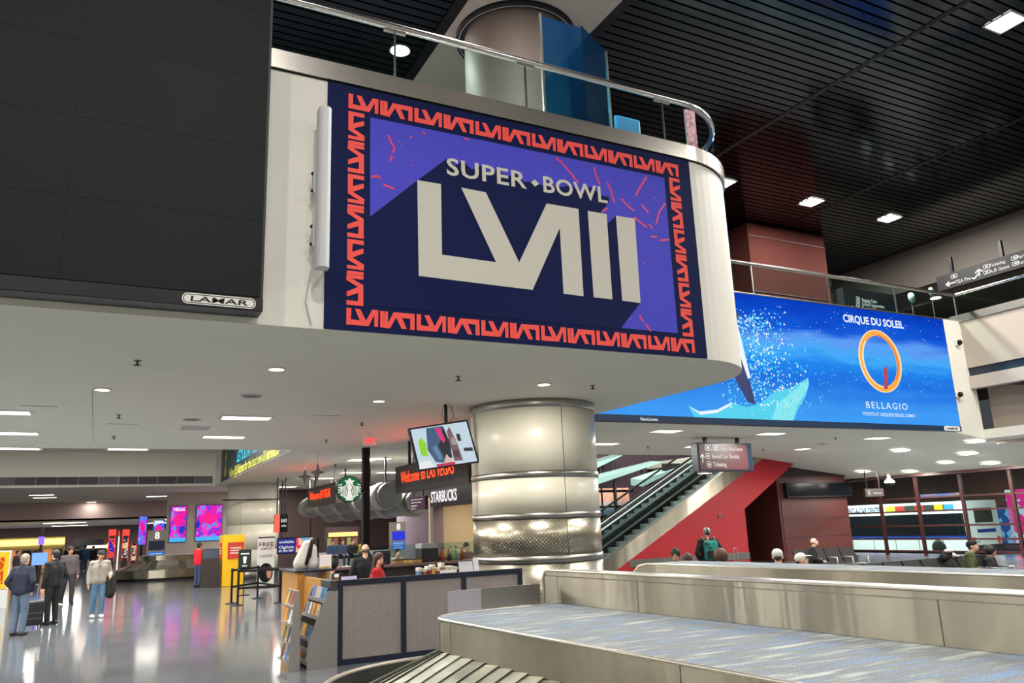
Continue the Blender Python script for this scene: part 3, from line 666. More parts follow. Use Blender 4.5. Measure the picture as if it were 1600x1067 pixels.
# atrium: square lamps set in the dark slats, on a regular grid
X0 = pz(1130, 285, ZU).x; DX = (pz(1388, 341, ZU).x - X0) / 2; Y1 = pz(1270, 315, ZU).y; Y2 = pz(1563, 30, ZU).y
k = 0
names = {(0, 0): 'square atrium lamp closest to the banner corner', (1, 0): 'square atrium lamp in the middle of the lit row', (2, 0): 'square atrium lamp furthest right in the lit row', (0, 1): 'atrium lamp in the top right corner of the dark ceiling'}
for r, yy in enumerate((Y1, Y2, 2 * Y2 - Y1, 3 * Y2 - 2 * Y1)):
    for c in range(-6, 3):
        xx = X0 + c * DX
        if XA - .5 < xx < XB + .5: continue
        if (c + r) % 2 and (c, r) not in names: continue
        lamp(xx, yy, ZU - .02,   .62, .62, KH, names.get((c, r), 'square lamp of the dark atrium ceiling, beyond the picture'), 'square lamps of the dark atrium ceiling', M=LAMPH)
for k, (xx, yy) in enumerate(((-8, 27), (-8, 33), (-2, 27), (-2, 33), (2.5, 27), (2.5, 33))):
    lamp(xx, yy, 6.0, 1.1, .5, KT * 2.0, 'added unseen lamp brightening the ceiling recess', 'added lamps in the ceiling recess')  # added out of view to brighten the recess, no fittings known there
for k, (xx, yy) in enumerate(((-9, 64), (-2, 64), (5, 64), (-9, 76), (-2, 76), (5, 76))):
    lamp(xx, yy, zf, 2.6, 1.6, KT * 1.6, 'added lamp brightening the casino area beyond the mauve beam', 'added casino lamps')  # added fill lamps, the casino area is black without them
for k, (xx, yy) in enumerate(((11, 27), (11, 33), (11, 39))):
    lamp(xx, yy, ZC, .9, .5, KT, 'added unseen lamp behind the coffee shop, hidden by the column', 'ceiling lights over the shops')  # extra lamps added out of view to lift the shops hall
for k, (xx, yy) in enumerate(((14, 27.5), (19, 27.5), (24, 27.5))):
    lamp(xx, yy, 8.2, 1.4, .8, KT * 3.5, 'added unseen lamp high in the escalator well', 'added lamps in the escalator well')  # added to light the steps and the well interior
for x, y, lb in ((625, 78, 'round recessed lamp in the upper ceiling seen through the balcony glass'), (1462, 465, 'bright lamp in the soffit of the upper level near the overhead sign')):
    p = pz(x, y, ZU if x < 1000 else ZU - 1.7); lamp(p.x, p.y, p.z - .01, .45, .45, KT, lb, 'round upper level lamps', shape='DISK', M=LAMPH)
# small ceiling fittings
def spr(x, y, z, lb):
    p = pz(x, y, z); t = thing('sprinkler', lb, 'sprinkler', (p.x, p.y, z), 0, 'ceiling sprinklers')
    MB().lathe([(.001, -.012), (.045, -.012), (.05, 0)], seg=12).build('escutcheon', MGREY, t, local=True)
    mb = MB(); mb.tube([(0, 0, -.01), (0, 0, -.06)], .014, 6); mb.lathe([(.001, -.06), (.05, -.065), (.05, -.072), (.001, -.075)], seg=10); mb.build('deflector', BLACKM, t, local=True)
for x, y, z, lb in [(215, 563, ZC, 'dark sprinkler head near the video wall'), (716, 588, ZC, 'dark sprinkler head left of the column light'), (926, 602, ZC, 'dark sprinkler head right of the column light'), (186, 648, ZC, 'sprinkler head over the left hall'), (178, 681, ZC, 'sprinkler head near the ceiling step'), (510, 687, ZC, 'sprinkler head beside the ceiling edge'), (1305, 683, ZC, 'sprinkler head under the blue screen, left'), (1464, 688, ZC, 'sprinkler head under the blue screen, right'), (1192, 701, ZC, 'sprinkler head right of the brown hanging sign'), (1012, 697, ZC, 'sprinkler head left of the brown hanging sign'), (565, 660, ZC, 'sprinkler head left of the exit sign')]: spr(x, y, z, lb)
def disc(x, y, z, r, lb, cat='speaker'):
    p = pz(x, y, z); t = thing('ceiling_speaker', lb, cat, (p.x, p.y, z), 0, 'round ceiling speakers')
    MB().lathe([(r, 0), (r + .03, 0), (r + .03, -.015), (r, -.018), (r, 0)], seg=24).build('rim', LGREY, t, local=True)
    MB().lathe([(.001, -.01), (r, -.01)], seg=24).build('grille', dots('speaker_grille', (96, 98, 98), .6, .03, metal=0), t, local=True)
for x, y, lb in [(393, 618, 'round grey ceiling speaker behind the nearest downlight'), (300, 655, 'round ceiling speaker by the access hatch'), (1285, 693, 'round ceiling speaker right of the brown hanging sign'), (1445, 696, 'round ceiling speaker over the bus windows')]: disc(x, y, ZC, .16, lb)
p = pz(305, 668, ZC); t = thing('air_vent', 'square white air vent in the ceiling left of the troffers', 'air vent', (p.x, p.y, ZC))
mb = MB(); mb.box(-.35, -.35, -.02, .35, .35, 0); mb.build('frame', WHITE, t, local=True)
for k in range(6): MB().box(-.3, -.3 + k * .1, -.035, .3, -.25 + k * .1, -.02).build('blade', LGREY, t, local=True)
p = pz(145, 650, ZC); struct('trim_13', MB().box(p.x - .006, p.y - 3, ZC - .002, p.x + .006, p.y + 5, ZC), MGREY)
for q, (x, y) in enumerate(((190, 665), (62, 638), (505, 652))):
    p = pz(x, y, ZC); t = thing('access_hatch', ['small ceiling hatch in the left hall', 'ceiling hatch at the left edge', 'ceiling hatch above the hanging television'][q], 'hatch', (p.x, p.y, ZC)); MB().box(-.3, -.3, -.006, .3, .3, 0).build('door', CEIL, t, local=True); MB().box(-.3, -.31, -.008, .3, -.3, 0).build('edge', MGREY, t, local=True)

# ================================================================== THE BIG CREAM COLUMN
pc = pz(830, 622, ZC); dv = Vector((pc.x, pc.y, 0)).normalized(); RCOL = 1.31
CX, CY = pc.x + dv.x * RCOL, pc.y + dv.y * RCOL
clm = thing('clad_column', 'thick round column clad in cream panels over dimpled steel', 'column', (CX, CY, 0))
MB().lathe([(RCOL - .05, 0), (RCOL - .05, ZC)], CX, CY, 48).build('core', MGREY, clm)
def hitcol(x, y):
    d = ray(x, y); dx, dy = d.x, d.y; a = dx * dx + dy * dy; bq = -2 * (dx * CX + dy * CY); c = CX * CX + CY * CY - RCOL * RCOL
    q = (-bq - sqrt(bq * bq - 4 * a * c)) / (2 * a); P = CAM + d * q; return atan2(P.y - CY, P.x - CX)
a0 = hitcol(880, 700)
RINGS = [(4.24, ZC), (2.87, 2.99), (2.09, 2.2), (1.27, 1.4)]
DIM = dots('dimpled_steel', (196, 188, 168), .3, .075, .6, plane='A')
bm_ = DIM.node_tree
COLD = DIM
for z0, z1, M, nm in ((2.99, 4.24, CREAM, 'cream_panel'), (2.2, 2.87, CREAM, 'cream_panel'), (1.4, 2.09, DIM, 'dimpled_panel'), (0.02, 1.27, DIM, 'dimpled_panel')):
    for i in range(4):
        s_ = a0 + i * pi / 2; g = .005
        MB().lathe([(RCOL - .02, z0 + .004), (RCOL, z0 + .006), (RCOL, z1 - .006), (RCOL - .02, z1 - .004)], CX, CY, 18, s_ + g, s_ + pi / 2 - g).build(nm, M, clm)
for z0, z1 in RINGS:
    MB().lathe([(RCOL - .04, z0), (RCOL + .012, z0), (RCOL + .016, (z0 + z1) / 2), (RCOL + .012, z1), (RCOL - .04, z1)], CX, CY, 56).build('steel_ring', STEEL2, clm)
# its upper shaft above the balcony, with the ring in the ceiling
RU2 = 1.22
up = thing('upper_column', 'plain taupe upper column rising to a dark ceiling ring', 'column', (CX, CY, ZB))
MB().lathe([(RU2, ZB - .1), (RU2, ZU)], CX, CY, 48).build('shaft', mat('column_taupe', (112, 99, 91), .6, noise=.04, nscale=3), up)
MB().lathe([(RU2 + .08, ZU - .12), (RU2 + .2, ZU - .12), (RU2 + .2, ZU), (RU2 + .08, ZU)], CX, CY, 56).build('ceiling_ring', BLACK, up)
MB().lathe([(RU2 + .01, ZU - .05), (RU2 + .08, ZU - .05)], CX, CY, 56).build('ceiling_gap', DGREY, up)
MB().lathe([(RU2 + .12, ZU - .135), (RU2 + .14, ZU - .135)], CX, CY, 56).build('ring_line', LGREY, up)

# ================================================================== FOREGROUND BAGGAGE CAROUSEL
CO = Vector((3.11, 8.11, 0)); CA = radians(4.0)
SD = Vector((sin(CA), -cos(CA), 0)); TD = Vector((cos(CA), sin(CA), 0))
def cp3(s, t, z): return CO + SD * s + TD * t + Vector((0, 0, z))
def st_hit(x, y, t):            # pixel on the upright plane t = const
    d = ray(x, y); q = CAM + d * ((CO + TD * t - CAM).dot(TD) / d.dot(TD)); r = q - CO; return r.dot(SD), q.z
def xy(s, t): v = cp3(s, t, 0); return (v.x, v.y)
car = thing('baggage_carousel', 'near stainless baggage carousel with carpeted top and sloping metal plates', 'baggage carousel', (3.9, 5, 0))
ZP = 1.1; RP = .42; WT = 1.62; LEN = 11.0
def rim_path(off, tmax, n=8):
    """inner edge path: along the front to the far rounded corner, then along the far end"""
    r = RP + off; pts = [(LEN, -off)]
    pts += [(RP - r * sin(pi / 2 * k / n), RP - r * cos(pi / 2 * k / n)) for k in range(n + 1)]
    return pts + [(-off, tmax)]
outl = [xy(*q) for q in rim_path(0, WT)] + [xy(LEN, WT)]
MB().prism([xy(*q) for q in rim_path(-.03, WT)] + [xy(LEN, WT)], .55, ZP - .004).build('platform_core', DGREY, car)
# side panels
def strip(a, b, z0, z1, off0=0, off1=0, M=STEEL, nm='side_panel'):
    mb = MB()
    for q0, q1 in zip(a, a[1:]):
        p0, p1 = xy(*q0), xy(*q1)
        mb.add([(p0[0], p0[1], z0), (p1[0], p1[1], z0), (p1[0], p1[1], z1), (p0[0], p0[1], z1)], [(0, 1, 2, 3)], True)
    return mb.build(nm, M, car)
seams = [LEN, st_hit(1063, 1050, 0)[0], RP + .16]
for a, c in zip(seams, seams[1:]): strip([(a - .004, 0), (c + .004, 0)], None, .79, ZP - .012)
arc = rim_path(0, WT)[1:-1]
strip([(RP + .155, 0)] + arc + [(0, RP + .15)], None, .79, ZP - .012)
strip([(0, RP + .158), (0, WT)], None, .79, ZP - .012)
MB().tube([Vector((x, y, ZP - .006)) for x, y in outl[:-1]], .016, 6).build('edge_trim', mat('bright_trim', (214, 208, 194), .3, 1.0), car)
# carpet: streaky contract carpet in greys and soft blue
CP = mat('streak_carpet', (150, 158, 166), .95); nt = CP.node_tree; bs = nt.nodes['Principled BSDF']
tc = N(CP, 'ShaderNodeTexCoord'); m1 = N(CP, 'ShaderNodeMapping'); m1.inputs['Rotation'].default_value = (0, 0, radians(-16)); m1.inputs['Scale'].default_value = (1.1, 8, 1)
L(CP, tc.outputs['Object'], m1.inputs[0])
n1 = N(CP, 'ShaderNodeTexNoise'); n1.inputs['Scale'].default_value = 1.5; n1.inputs['Detail'].default_value = 5; L(CP, m1.outputs[0], n1.inputs[0])
r1 = N(CP, 'ShaderNodeValToRGB'); e = r1.color_ramp.elements
e[0].position = .34; e[0].color = lin((116, 142, 176)); e[1].position = .70; e[1].color = lin((178, 186, 182))
for pos, c in ((.42, (126, 137, 150)), (.5, (124, 128, 130)), (.58, (138, 144, 144))): q = e.new(pos); q.color = lin(c)
L(CP, n1.outputs[0], r1.inputs[0])
n2 = N(CP, 'ShaderNodeTexNoise'); n2.inputs['Scale'].default_value = 95; n2.inputs['Detail'].default_value = 2; L(CP, tc.outputs['Object'], n2.inputs[0])
r2 = N(CP, 'ShaderNodeValToRGB'); r2.color_ramp.elements[0].position = .3; r2.color_ramp.elements[0].color = (.35, .35, .35, 1); r2.color_ramp.elements[1].position = .62; r2.color_ramp.elements[1].color = (1, 1, 1, 1); L(CP, n2.outputs[0], r2.inputs[0])
mm = N(CP, 'ShaderNodeMix'); mm.data_type = 'RGBA'; mm.blend_type = 'MULTIPLY'; mm.inputs[0].default_value = .75; L(CP, r1.outputs[0], mm.inputs[6]); L(CP, r2.outputs[0], mm.inputs[7]); L(CP, mm.outputs[2], bs.inputs['Base Color'])
bp = N(CP, 'ShaderNodeBump'); bp.inputs['Strength'].default_value = .5; bp.inputs['Distance'].default_value = .01; L(CP, n2.outputs[0], bp.inputs['Height']); L(CP, bp.outputs[0], bs.inputs['Normal'])
MB().prism([xy(*q) for q in rim_path(-.014, WT)] + [xy(LEN, WT)], ZP - .004, ZP + .004).build('carpet_top', CP, car)
# rear upstand with rolled top
s_end, z_up = st_hit(846, 890, WT); z_up = st_hit(1010, 899, WT)[1]; zcap = z_up
s_end = st_hit(850, 940, WT)[0]
wl = MB(); r_ = .1
prof = [(LEN, ZP), (LEN, zcap)] + [(s_end + r_ - r_ * sin(a), zcap - r_ + r_ * cos(a)) for a in [pi / 2 * k / 6 for k in range(7)]] + [(s_end, ZP)]
def tplane(mb, prof, t0, t1):
    n = len(prof); vs = [cp3(s, t0, z) for s, z in prof] + [cp3(s, t1, z) for s, z in prof]
    return mb.add(vs, [tuple(range(n)), tuple(range(n, 2 * n))[::-1]] + [(i, n + i, n + (i + 1) % n, (i + 1) % n) for i in range(n)])
tplane(wl, prof, WT, WT + .3).build('rear_upstand', STEEL2, car)
ss = [s_end + .1, st_hit(868, 920, WT)[0] + .12, st_hit(997, 920, WT)[0], st_hit(1250, 940, WT)[0] , LEN]
ss = [s_end + .05, st_hit(873, 920, WT)[0], st_hit(997, 920, WT)[0], st_hit(1470, 960, WT)[0], LEN]
for a, c in zip(ss, ss[1:]):
    tplane(MB(), [(c - .004, ZP + .006), (c - .004, zcap - .065), (a + .004, zcap - .065), (a + .004, ZP + .006)], WT - .012, WT).build('upstand_panel', STEEL, car)
tplane(MB(), [(LEN, zcap - .055), (LEN, zcap - .012), (s_end + .09, zcap - .012), (s_end + .09, zcap - .055)], WT - .012, WT).build('upstand_rail', STEEL, car)
MB().tube([cp3(LEN, WT, zcap), cp3(s_end + .1, WT, zcap)] + [cp3(s_end + r_ - r_ * sin(a), WT, zcap - r_ + r_ * cos(a)) for a in (pi / 6, pi / 3, pi / 2)] + [cp3(s_end, WT, ZP)], .014, 6).build('edge_trim', MATS['bright_trim'], car)
# low end plates behind the platform
for a, c, M in ((700, 752, LGREY), (753, 846, STEEL2)):
    q0 = py(a, 935, cp3(-.05, .4, 0).y); q1 = py(c, 930, cp3(-.05, 1.2, 0).y); t0 = (q0 - CO).dot(TD); t1 = (q1 - CO).dot(TD)
    z1 = 1.325
    mb = MB(); n_ = [cp3(-.04, t0, ZP - .2), cp3(-.04, t1 - .01, ZP - .2), cp3(-.04, t1 - .01, z1), cp3(-.04, t0, z1), cp3(-.07, t0, ZP - .2), cp3(-.07, t1 - .01, ZP - .2), cp3(-.07, t1 - .01, z1), cp3(-.07, t0, z1)]
    mb.add(n_, [(0, 1, 2, 3), (7, 6, 5, 4), (0, 4, 5, 1), (2, 6, 7, 3), (1, 5, 6, 2), (0, 3, 7, 4)]); mb.build('end_plate', M if M is STEEL2 else mat('pale_end_plate', (196, 190, 196), .35, .7), car)
# sloping plates
PL = mat('carousel_plate', (196, 198, 184), .32, .85, noise=.32, nscale=2.2, bump=.05, bscale=8)
PL2 = mat('carousel_plate_worn', (140, 142, 130), .38, .8, noise=.35, nscale=3, bump=.05, bscale=9)
OFF = 1.1; ZI, ZO = .78, .30
st = []
s_ = 6.5
while s_ > RP: st.append(((s_, 0), (s_, -OFF))); s_ -= .24
for k in range(1, 11):
    a = pi / 2 * k / 10; st.append(((RP - RP * sin(a), RP - RP * cos(a)), (RP - (RP + OFF) * sin(a), RP - (RP + OFF) * cos(a))))
t_ = RP + .24
while t_ < 3.4: st.append(((0, t_), (-OFF, t_))); t_ += .24
for k in range(len(st) - 1):
    (i0, o0), (i1, o1) = st[k], st[k + 1]
    def mix(a, b, f): return (a[0] + (b[0] - a[0]) * f, a[1] + (b[1] - a[1]) * f)
    mb = MB(); ov = .25
    A_, B_ = mix(i0, i1, -ov * .6), mix(o0, o1, -ov * .6)
    vs_ = [cp3(*i1, ZI + .0), cp3(*o1, ZO + .0), cp3(*B_, ZO + .018), cp3(*A_, ZI + .018)]
    dn = Vector((0, 0, -.006)); vs_ += [v + dn for v in vs_]
    mb.add(vs_, [(0, 1, 2, 3), (7, 6, 5, 4), (0, 4, 5, 1), (1, 5, 6, 2), (2, 6, 7, 3), (3, 7, 4, 0)])
    mb.build('plate', PL2 if k % 5 == 2 else PL, car)
# outer bumper: black inner wall, bright rim, steel skirt
outer = rim_path(OFF + .02, 3.4, 14); outer[0] = (6.5, outer[0][1])
def wallstrip(pts, z0, z1, th, nm, M):
    a = [xy(*q) for q in pts]; mb = MB(); c = []
    for i, p in enumerate(a):
        d = Vector(a[min(i + 1, len(a) - 1)]) - Vector(a[max(i - 1, 0)]); nrm = Vector((d.y, -d.x)).normalized(); c.append((p[0] + nrm.x * th, p[1] + nrm.y * th))
    mb.prism(a + c[::-1], z0, z1); return mb.build(nm, M, car)
wallstrip(outer, .22, .50, -.03, 'bumper', RUBBER); wallstrip(rim_path(OFF + .05, 3.4, 14), 0.0, .49, -.03, 'skirt', STEEL2)
MB().tube([cp3(q[0], q[1], .505) for q in rim_path(OFF + .045, 3.4, 14)[1:]], .028, 6).build('rim', mat('bumper_rim', (150, 140, 128), .4, .6), car)

# second carousel behind it
T2 = 3.35
sA, zA = st_hit(987, 892, T2); s0_, z2 = st_hit(1250, 889, T2)
c2 = thing('baggage_carousel', 'second baggage carousel behind the near one, only its steel side and carpet showing', 'baggage carousel', cp3(3, 4.2, 0))
mb = MB(); pf = [(7.5, .75), (7.5, z2), (sA + .3, z2), (sA + .14, z2 - .03), (sA + .05, z2 - .1), (sA, z2 - .2), (sA, .75)]
tplane(mb, pf, T2, T2 + .03); mb.build('side_panel', STEEL, c2)
mb = MB(); tplane(mb, [(7.5, .75), (7.5, z2 - .004), (sA + .3, z2 - .004), (sA + .1, z2 - .1), (sA + .03, .75)], T2 + .03, T2 + .7); mb.build('platform_core', DGREY, c2)
mb = MB(); tplane(mb, [(7.5, z2 - .004), (7.5, z2 + .004), (sA + .3, z2 + .004), (sA + .3, z2 - .004)], T2 + .03, T2 + .7); mb.build('carpet_top', CP, c2)
MB().tube([cp3(7.5, T2 + .01, z2), cp3(sA + .3, T2 + .01, z2), cp3(sA + .14, T2 + .01, z2 - .03), cp3(sA + .05, T2 + .01, z2 - .1), cp3(sA, T2 + .01, z2 - .2)], .014, 6).build('edge_trim', MATS['bright_trim'], c2)
mb = MB(); tplane(mb, [(7.5, 0), (7.5, .75), (sA + .3, .75), (sA + .3, 0)], T2 + .2, T2 + .6); mb.build('plinth', DGREY, c2)

# ================================================================== INFORMATION KIOSK
YK = 12.6; FK = front(YK)
kx0 = FK.px(527, 980)[0]; kx1 = FK.px(816, 892)[0]; kz = 1.25
ks = thing('information_desk', 'information desk with navy frame and dimpled steel panels, beside the column', 'desk', ((kx0 + kx1) / 2, YK, 0))
PERF = dots('perforated_steel', (188, 178, 174), .34, .05, .5, plane='XZ', hole=.3, metal=.75)
jn = [kx0, FK.px(631, 950)[0], FK.px(726, 950)[0], kx1]
fr = MB(); fw_ = .085
fr.box(kx0, YK, kz - fw_, kx1, YK + .1, kz); fr.box(kx0, YK, 0, kx1, YK + .1, fw_)
for x in jn: xx = min(max(x, kx0 + fw_ / 2), kx1 - fw_ / 2); fr.box(xx - fw_ / 2, YK, fw_, xx + fw_ / 2, YK + .1, kz - fw_)
fr.build('frame', NAVYF, ks)
for a, c in zip(jn, jn[1:]): MB().box(a + .02, YK + .02, .06, c - .02, YK + .06, kz - .06).build('steel_panel', PERF, ks)
FW = 2.9
MB().box(kx0 - .02, YK + .1, 0, kx0 + .04, YK + FW, kz - .02).build('side_board', WOODY, ks)
MB().bbox(kx0 - .12, YK + .0, kz - .16, kx0 - .0, YK + .6, kz + .005, .01).build('corner_cap', DGREY, ks)
MB().bbox(kx0 + .04, YK + .1, .72, kx1 - .3, YK + .75, .76).build('worktop', mat('desk_dark', (40, 36, 38), .35), ks)
MB().bbox(kx0 - .1, YK + FW - .5, 1.0, kx1 - .7, YK + FW, 1.08).build('rear_counter', mat('rear_counter', (74, 40, 44), .3), ks)
MB().box(kx0, YK + FW - .4, 0, kx1 - .8, YK + FW - .3, 1.0).build('rear_panel', mat('rear_panel', (46, 40, 42), .5), ks)
MB().box(kx0 - .14, YK + FW - .7, 0, kx0 - .02, YK + FW + .6, 1.3).build('wood_cabinet', WOODY, ks)
MB().bbox(kx0 - .2, YK + FW - .75, 1.3, kx0 + .5, YK + FW + .65, 1.34).build('cabinet_top', NAVYF, ks)

# brochure rack at its end
FRk = front(YK - .06)
q = [FRk.px(*p) for p in ((513, 923), (526, 924), (525, 1043), (479, 1054), (481.5, 1003))]
rk = thing('brochure_rack', 'grey metal brochure rack with slanted shelves at the end of the information desk', 'brochure rack', (3.1, YK, 0))
poly = [(q[0][0], q[0][1]), (kx0 - .01, q[1][1]), (kx0 - .01, .0), (q[3][0], 0), (q[4][0], q[4][1])]
RY0, RY1 = YK - .06, YK + .95
SHT = mat('rack_steel', (186, 182, 178), .36, .9, bump=.05, bscale=4)
MB().prism(poly, RY0, RY0 + .02, 'y').build('side_panel', SHT, rk); MB().prism(poly, RY1, RY1 + .02, 'y').build('side_panel', SHT, rk)
xl = q[3][0]; zk = q[4][1]; zt_ = q[0][1]; xt = q[0][0]; xk = q[4][0]
MB().box(kx0 - .03, RY0 + .02, 0, kx0 - .01, RY1, zt_).build('back_panel', SHT, rk)
def edge_x(z): return xl if z < zk else xk + (xt - xk) * (z - zk) / (zt_ - zk)
levels = [.06, zk - .16, zk, zk + (zt_ - zk) * .42, zk + (zt_ - zk) * .75]
for z in levels:
    MB().box(edge_x(z) + .005, RY0 + .02, z, kx0 - .03, RY1, z + .015).build('shelf', SHT, rk)
    MB().box(edge_x(z) + .002, RY0 + .02, z, edge_x(z) + .012, RY1, z + .06).build('shelf_lip', SHT, rk)
MB().box(xl + .03, RY0 + .02, zk - .15, xl + .05, RY1, zk - .01).build('dark_panel', DGREY, rk)
random.seed(5)
cols = [(200, 60, 50), (40, 110, 70), (60, 110, 180), (220, 190, 80), (235, 230, 220), (70, 50, 90), (150, 120, 90), (230, 150, 60), (60, 60, 66), (170, 180, 190)]
BK = [mat('print_%d' % i, c, .4, noise=.35, nscale=18) for i, c in enumerate(cols)]
posn = ['lowest', 'second', 'middle', 'fourth', 'top']
bro = MB().add([(0, 0, 0), (0, .095, 0), (.05, .095, .2), (.05, 0, .2), (.008, 0, -.002), (.008, .095, -.002), (.058, .095, .198), (.058, 0, .198)], [(3, 2, 1, 0), (4, 5, 6, 7), (0, 1, 5, 4), (1, 2, 6, 5), (2, 3, 7, 6), (3, 0, 4, 7)]).mesh('brochure')
bcols = ['red', 'green', 'blue', 'yellow', 'white', 'purple', 'tan', 'orange', 'black', 'pale grey']
for li, z in enumerate(levels):
    if li == 1: continue
    for k in range(8):
        o = bpy.data.objects.new('brochure', bro.copy()); ci = random.randrange(len(BK)); o.data.materials.append(BK[ci]); COL.objects.link(o)
        o.location = (edge_x(z) + .02, RY0 + .04 + k * .112, z + .02)
        tag(o, '%s brochure, number %s from the desk front on the %s rack shelf' % (bcols[ci], ['one', 'two', 'three', 'four', 'five', 'six', 'seven', 'eight'][k], posn[li]), 'brochure', 'brochures in the rack')
# second, freestanding rack end
r2 = thing('brochure_stand', 'narrow upright grey brochure stand left of the slanted rack', 'brochure stand', (2.72, YK + .1, 0))
a = py(449, 1051, YK); x0 = a.x; x1 = py(468, 1050, YK).x; xt0 = py(461, 917, YK).x; xt1 = py(468, 917, YK).x
MB().prism([(x0, 0), (x1, 0), (xt1, 1.14), (xt0, 1.14)], YK - .02, YK + .01, 'y').build('end_panel', SHT, r2)
MB().prism([(x1 - .04, .05), (x1, .05), (xt1, 1.14), (xt1 - .04, 1.14)], YK + .01, YK + .7, 'y').build('back_board', SHT, r2)
for k in range(4):
    z = .12 + k * .26; MB().box(x0 - .02 + k * .02, YK + .01, z, x0 + .12 + k * .015, YK + .7, z + .02).build('shelf', SHT, r2)
for k in range(8):
    z = .15 + (k // 2) * .26; o = bpy.data.objects.new('brochure', bro.copy()); ci = (k * 3 + 2) % len(BK); o.data.materials.append(BK[ci]); COL.objects.link(o)
    o.location = (x0 - .015 + (k // 2) * .02, YK + .08 + (k % 2) * .3, z)
    tag(o, '%s leaflet on the %s shelf of the narrow stand, %s' % (bcols[ci], ['lowest', 'second', 'third', 'top'][k // 2], ['near side', 'far side'][k % 2]), 'brochure', 'leaflets in the narrow stand')

# ================================================================== PEOPLE
SKIN = {'fair': mat('skin_fair', (222, 172, 146), .5), 'tan': mat('skin_tan', (190, 138, 108), .5), 'brown': mat('skin_brown', (122, 80, 58), .5)}
def remesh(mb, voxel, name, M, smooth=3):
    me = mb.mesh(name); ob = bpy.data.objects.new(name, me)
    r = ob.modifiers.new('r', 'REMESH'); r.mode = 'VOXEL'; r.voxel_size = voxel; r.use_smooth_shade = True
    if smooth: s = ob.modifiers.new('s', 'SMOOTH'); s.factor = .5; s.iterations = smooth
    out = evaluate(ob); bpy.data.objects.remove(ob); bpy.data.meshes.remove(me)
    out.materials.clear(); out.materials.append(M); out.name = name; return out
def cloth(c, k=''): return mat('cloth_%d_%d_%d%s' % (c + (k,)), c, .85, noise=.12, nscale=9, bump=.25, bscale=24)
def person(label, loc, rz, h=1.75, pose='stand', top=(30, 30, 34), legs=(40, 44, 56), shoe=(30, 28, 28), skin='fair', hair=('short', (40, 30, 26)), arms='hang', walk=0.0, lean=0.0, turn=0.0, detail=1, bag=None, collar=None, sleeves='long', nod=0.0, group=None, wide=1.0):
    v = {0: .03, 1: .018, 2: .013}[detail]
    P = thing('person', label, 'person', loc, rz, group); k = h / 1.75
    sit = pose == 'sit'
    dz = -.44 if sit else 0.0
    J = {}
    J['pel'] = Vector((0, 0, .95 + dz)); J['wai'] = Vector((0, -lean * .08, 1.08 + dz)); J['che'] = Vector((0, -lean * .25, 1.30 + dz)); J['nec'] = Vector((0, -lean * .36, 1.47 + dz - abs(lean) * .03))
    J['hd'] = J['nec'] + Vector((0, -.035 - nod * .05, .155 - nod * .02))
    for s, n in ((-1, 'l'), (1, 'r')):
        J['sh' + n] = Vector((s * .185 * wide, J['che'].y * 1.1, 1.41 + dz)); J['hp' + n] = Vector((s * .09, 0, .92 + dz))
        if sit:
            J['kn' + n] = Vector((s * .12, -.42, .50)); J['an' + n] = Vector((s * .12, -.46 + (.06 if s > 0 else 0), .09))
        else:
            w_ = walk * s; J['kn' + n] = Vector((s * .1, -.02 - w_ * .16, .50)); J['an' + n] = Vector((s * .1, .02 - w_ * .24 if w_ > 0 else .02 - w_ * .34, .085 + (0.05 * walk if w_ < 0 else 0)))
        a = arms[s > 0] if isinstance(arms, tuple) else arms
        S0 = J['sh' + n]
        if a == 'hang': e, wv = S0 + Vector((s * .06, .03, -.28)), S0 + Vector((s * .07, -.02, -.53))
        elif a == 'pocket': e, wv = S0 + Vector((s * .13, .08, -.26)), S0 + Vector((s * .03, -.04, -.46))
        elif a == 'fwd': e, wv = S0 + Vector((s * .05, -.08, -.27)), S0 + Vector((-s * .02, -.30, -.26))
        elif a == 'lap': e, wv = S0 + Vector((s * .07, -.03, -.28)), S0 + Vector((-s * .06, -.24, -.36))
        elif a == 'bent': e, wv = S0 + Vector((s * .1, .03, -.27)), S0 + Vector((s * .04, -.2, -.36))
        else: e, wv = S0 + Vector((s * .05, .06, -.28)), S0 + Vector((s * .05, -.12, -.5))
        J['el' + n], J['wr' + n] = e, wv
    K = lambda p: p * k
    def torso(mb, g):
        for x in (-1, 1):
            o = Vector((x * .075 * wide, 0, 0)); mb.cap(K(J['pel'] + o * .9), K(J['wai'] + o), k * (.115 + g), k * (.11 + g)); mb.cap(K(J['wai'] + o), K(J['che'] + o * 1.05), k * (.11 + g), k * (.118 + g)); mb.cap(K(J['che'] + o * 1.05), K(J['nec'] + Vector((x * .06, .0, -.07))), k * (.118 + g), k * (.075 + g))
        for n in 'lr': mb.cap(K(J['sh' + n]), K(J['che'] + Vector((0, 0, .06))), k * (.062 + g), k * (.09 + g))
    def arm(mb, n, g, to=1.0):
        mb.cap(K(J['sh' + n]), K(J['el' + n]), k * (.058 + g), k * (.045 + g))
        if to > .5: mb.cap(K(J['el' + n]), K(J['el' + n].lerp(J['wr' + n], to if to < 1 else .97)), k * (.044 + g), k * (.032 + g))
    def leg(mb, n, g):
        mb.cap(K(J['hp' + n]), K(J['kn' + n]), k * (.085 + g), k * (.06 + g)); mb.cap(K(J['kn' + n]), K(J['an' + n]), k * (.058 + g), k * (.042 + g))
    def foot(mb, n, g):
        a = J['an' + n]; mb.cap(K(a + Vector((0, .03, -.035))), K(a + Vector((0, -.16, -.05))), k * (.042 + g), k * (.034 + g))
    # body: one continuous skin surface
    b = MB(); torso(b, -.012)
    hc = J['hd']; R_ = Matrix.Rotation(turn, 3, 'Z') @ Matrix.Rotation(-nod * .5, 3, 'X')
    def H(p): return K(hc + R_ @ Vector(p))
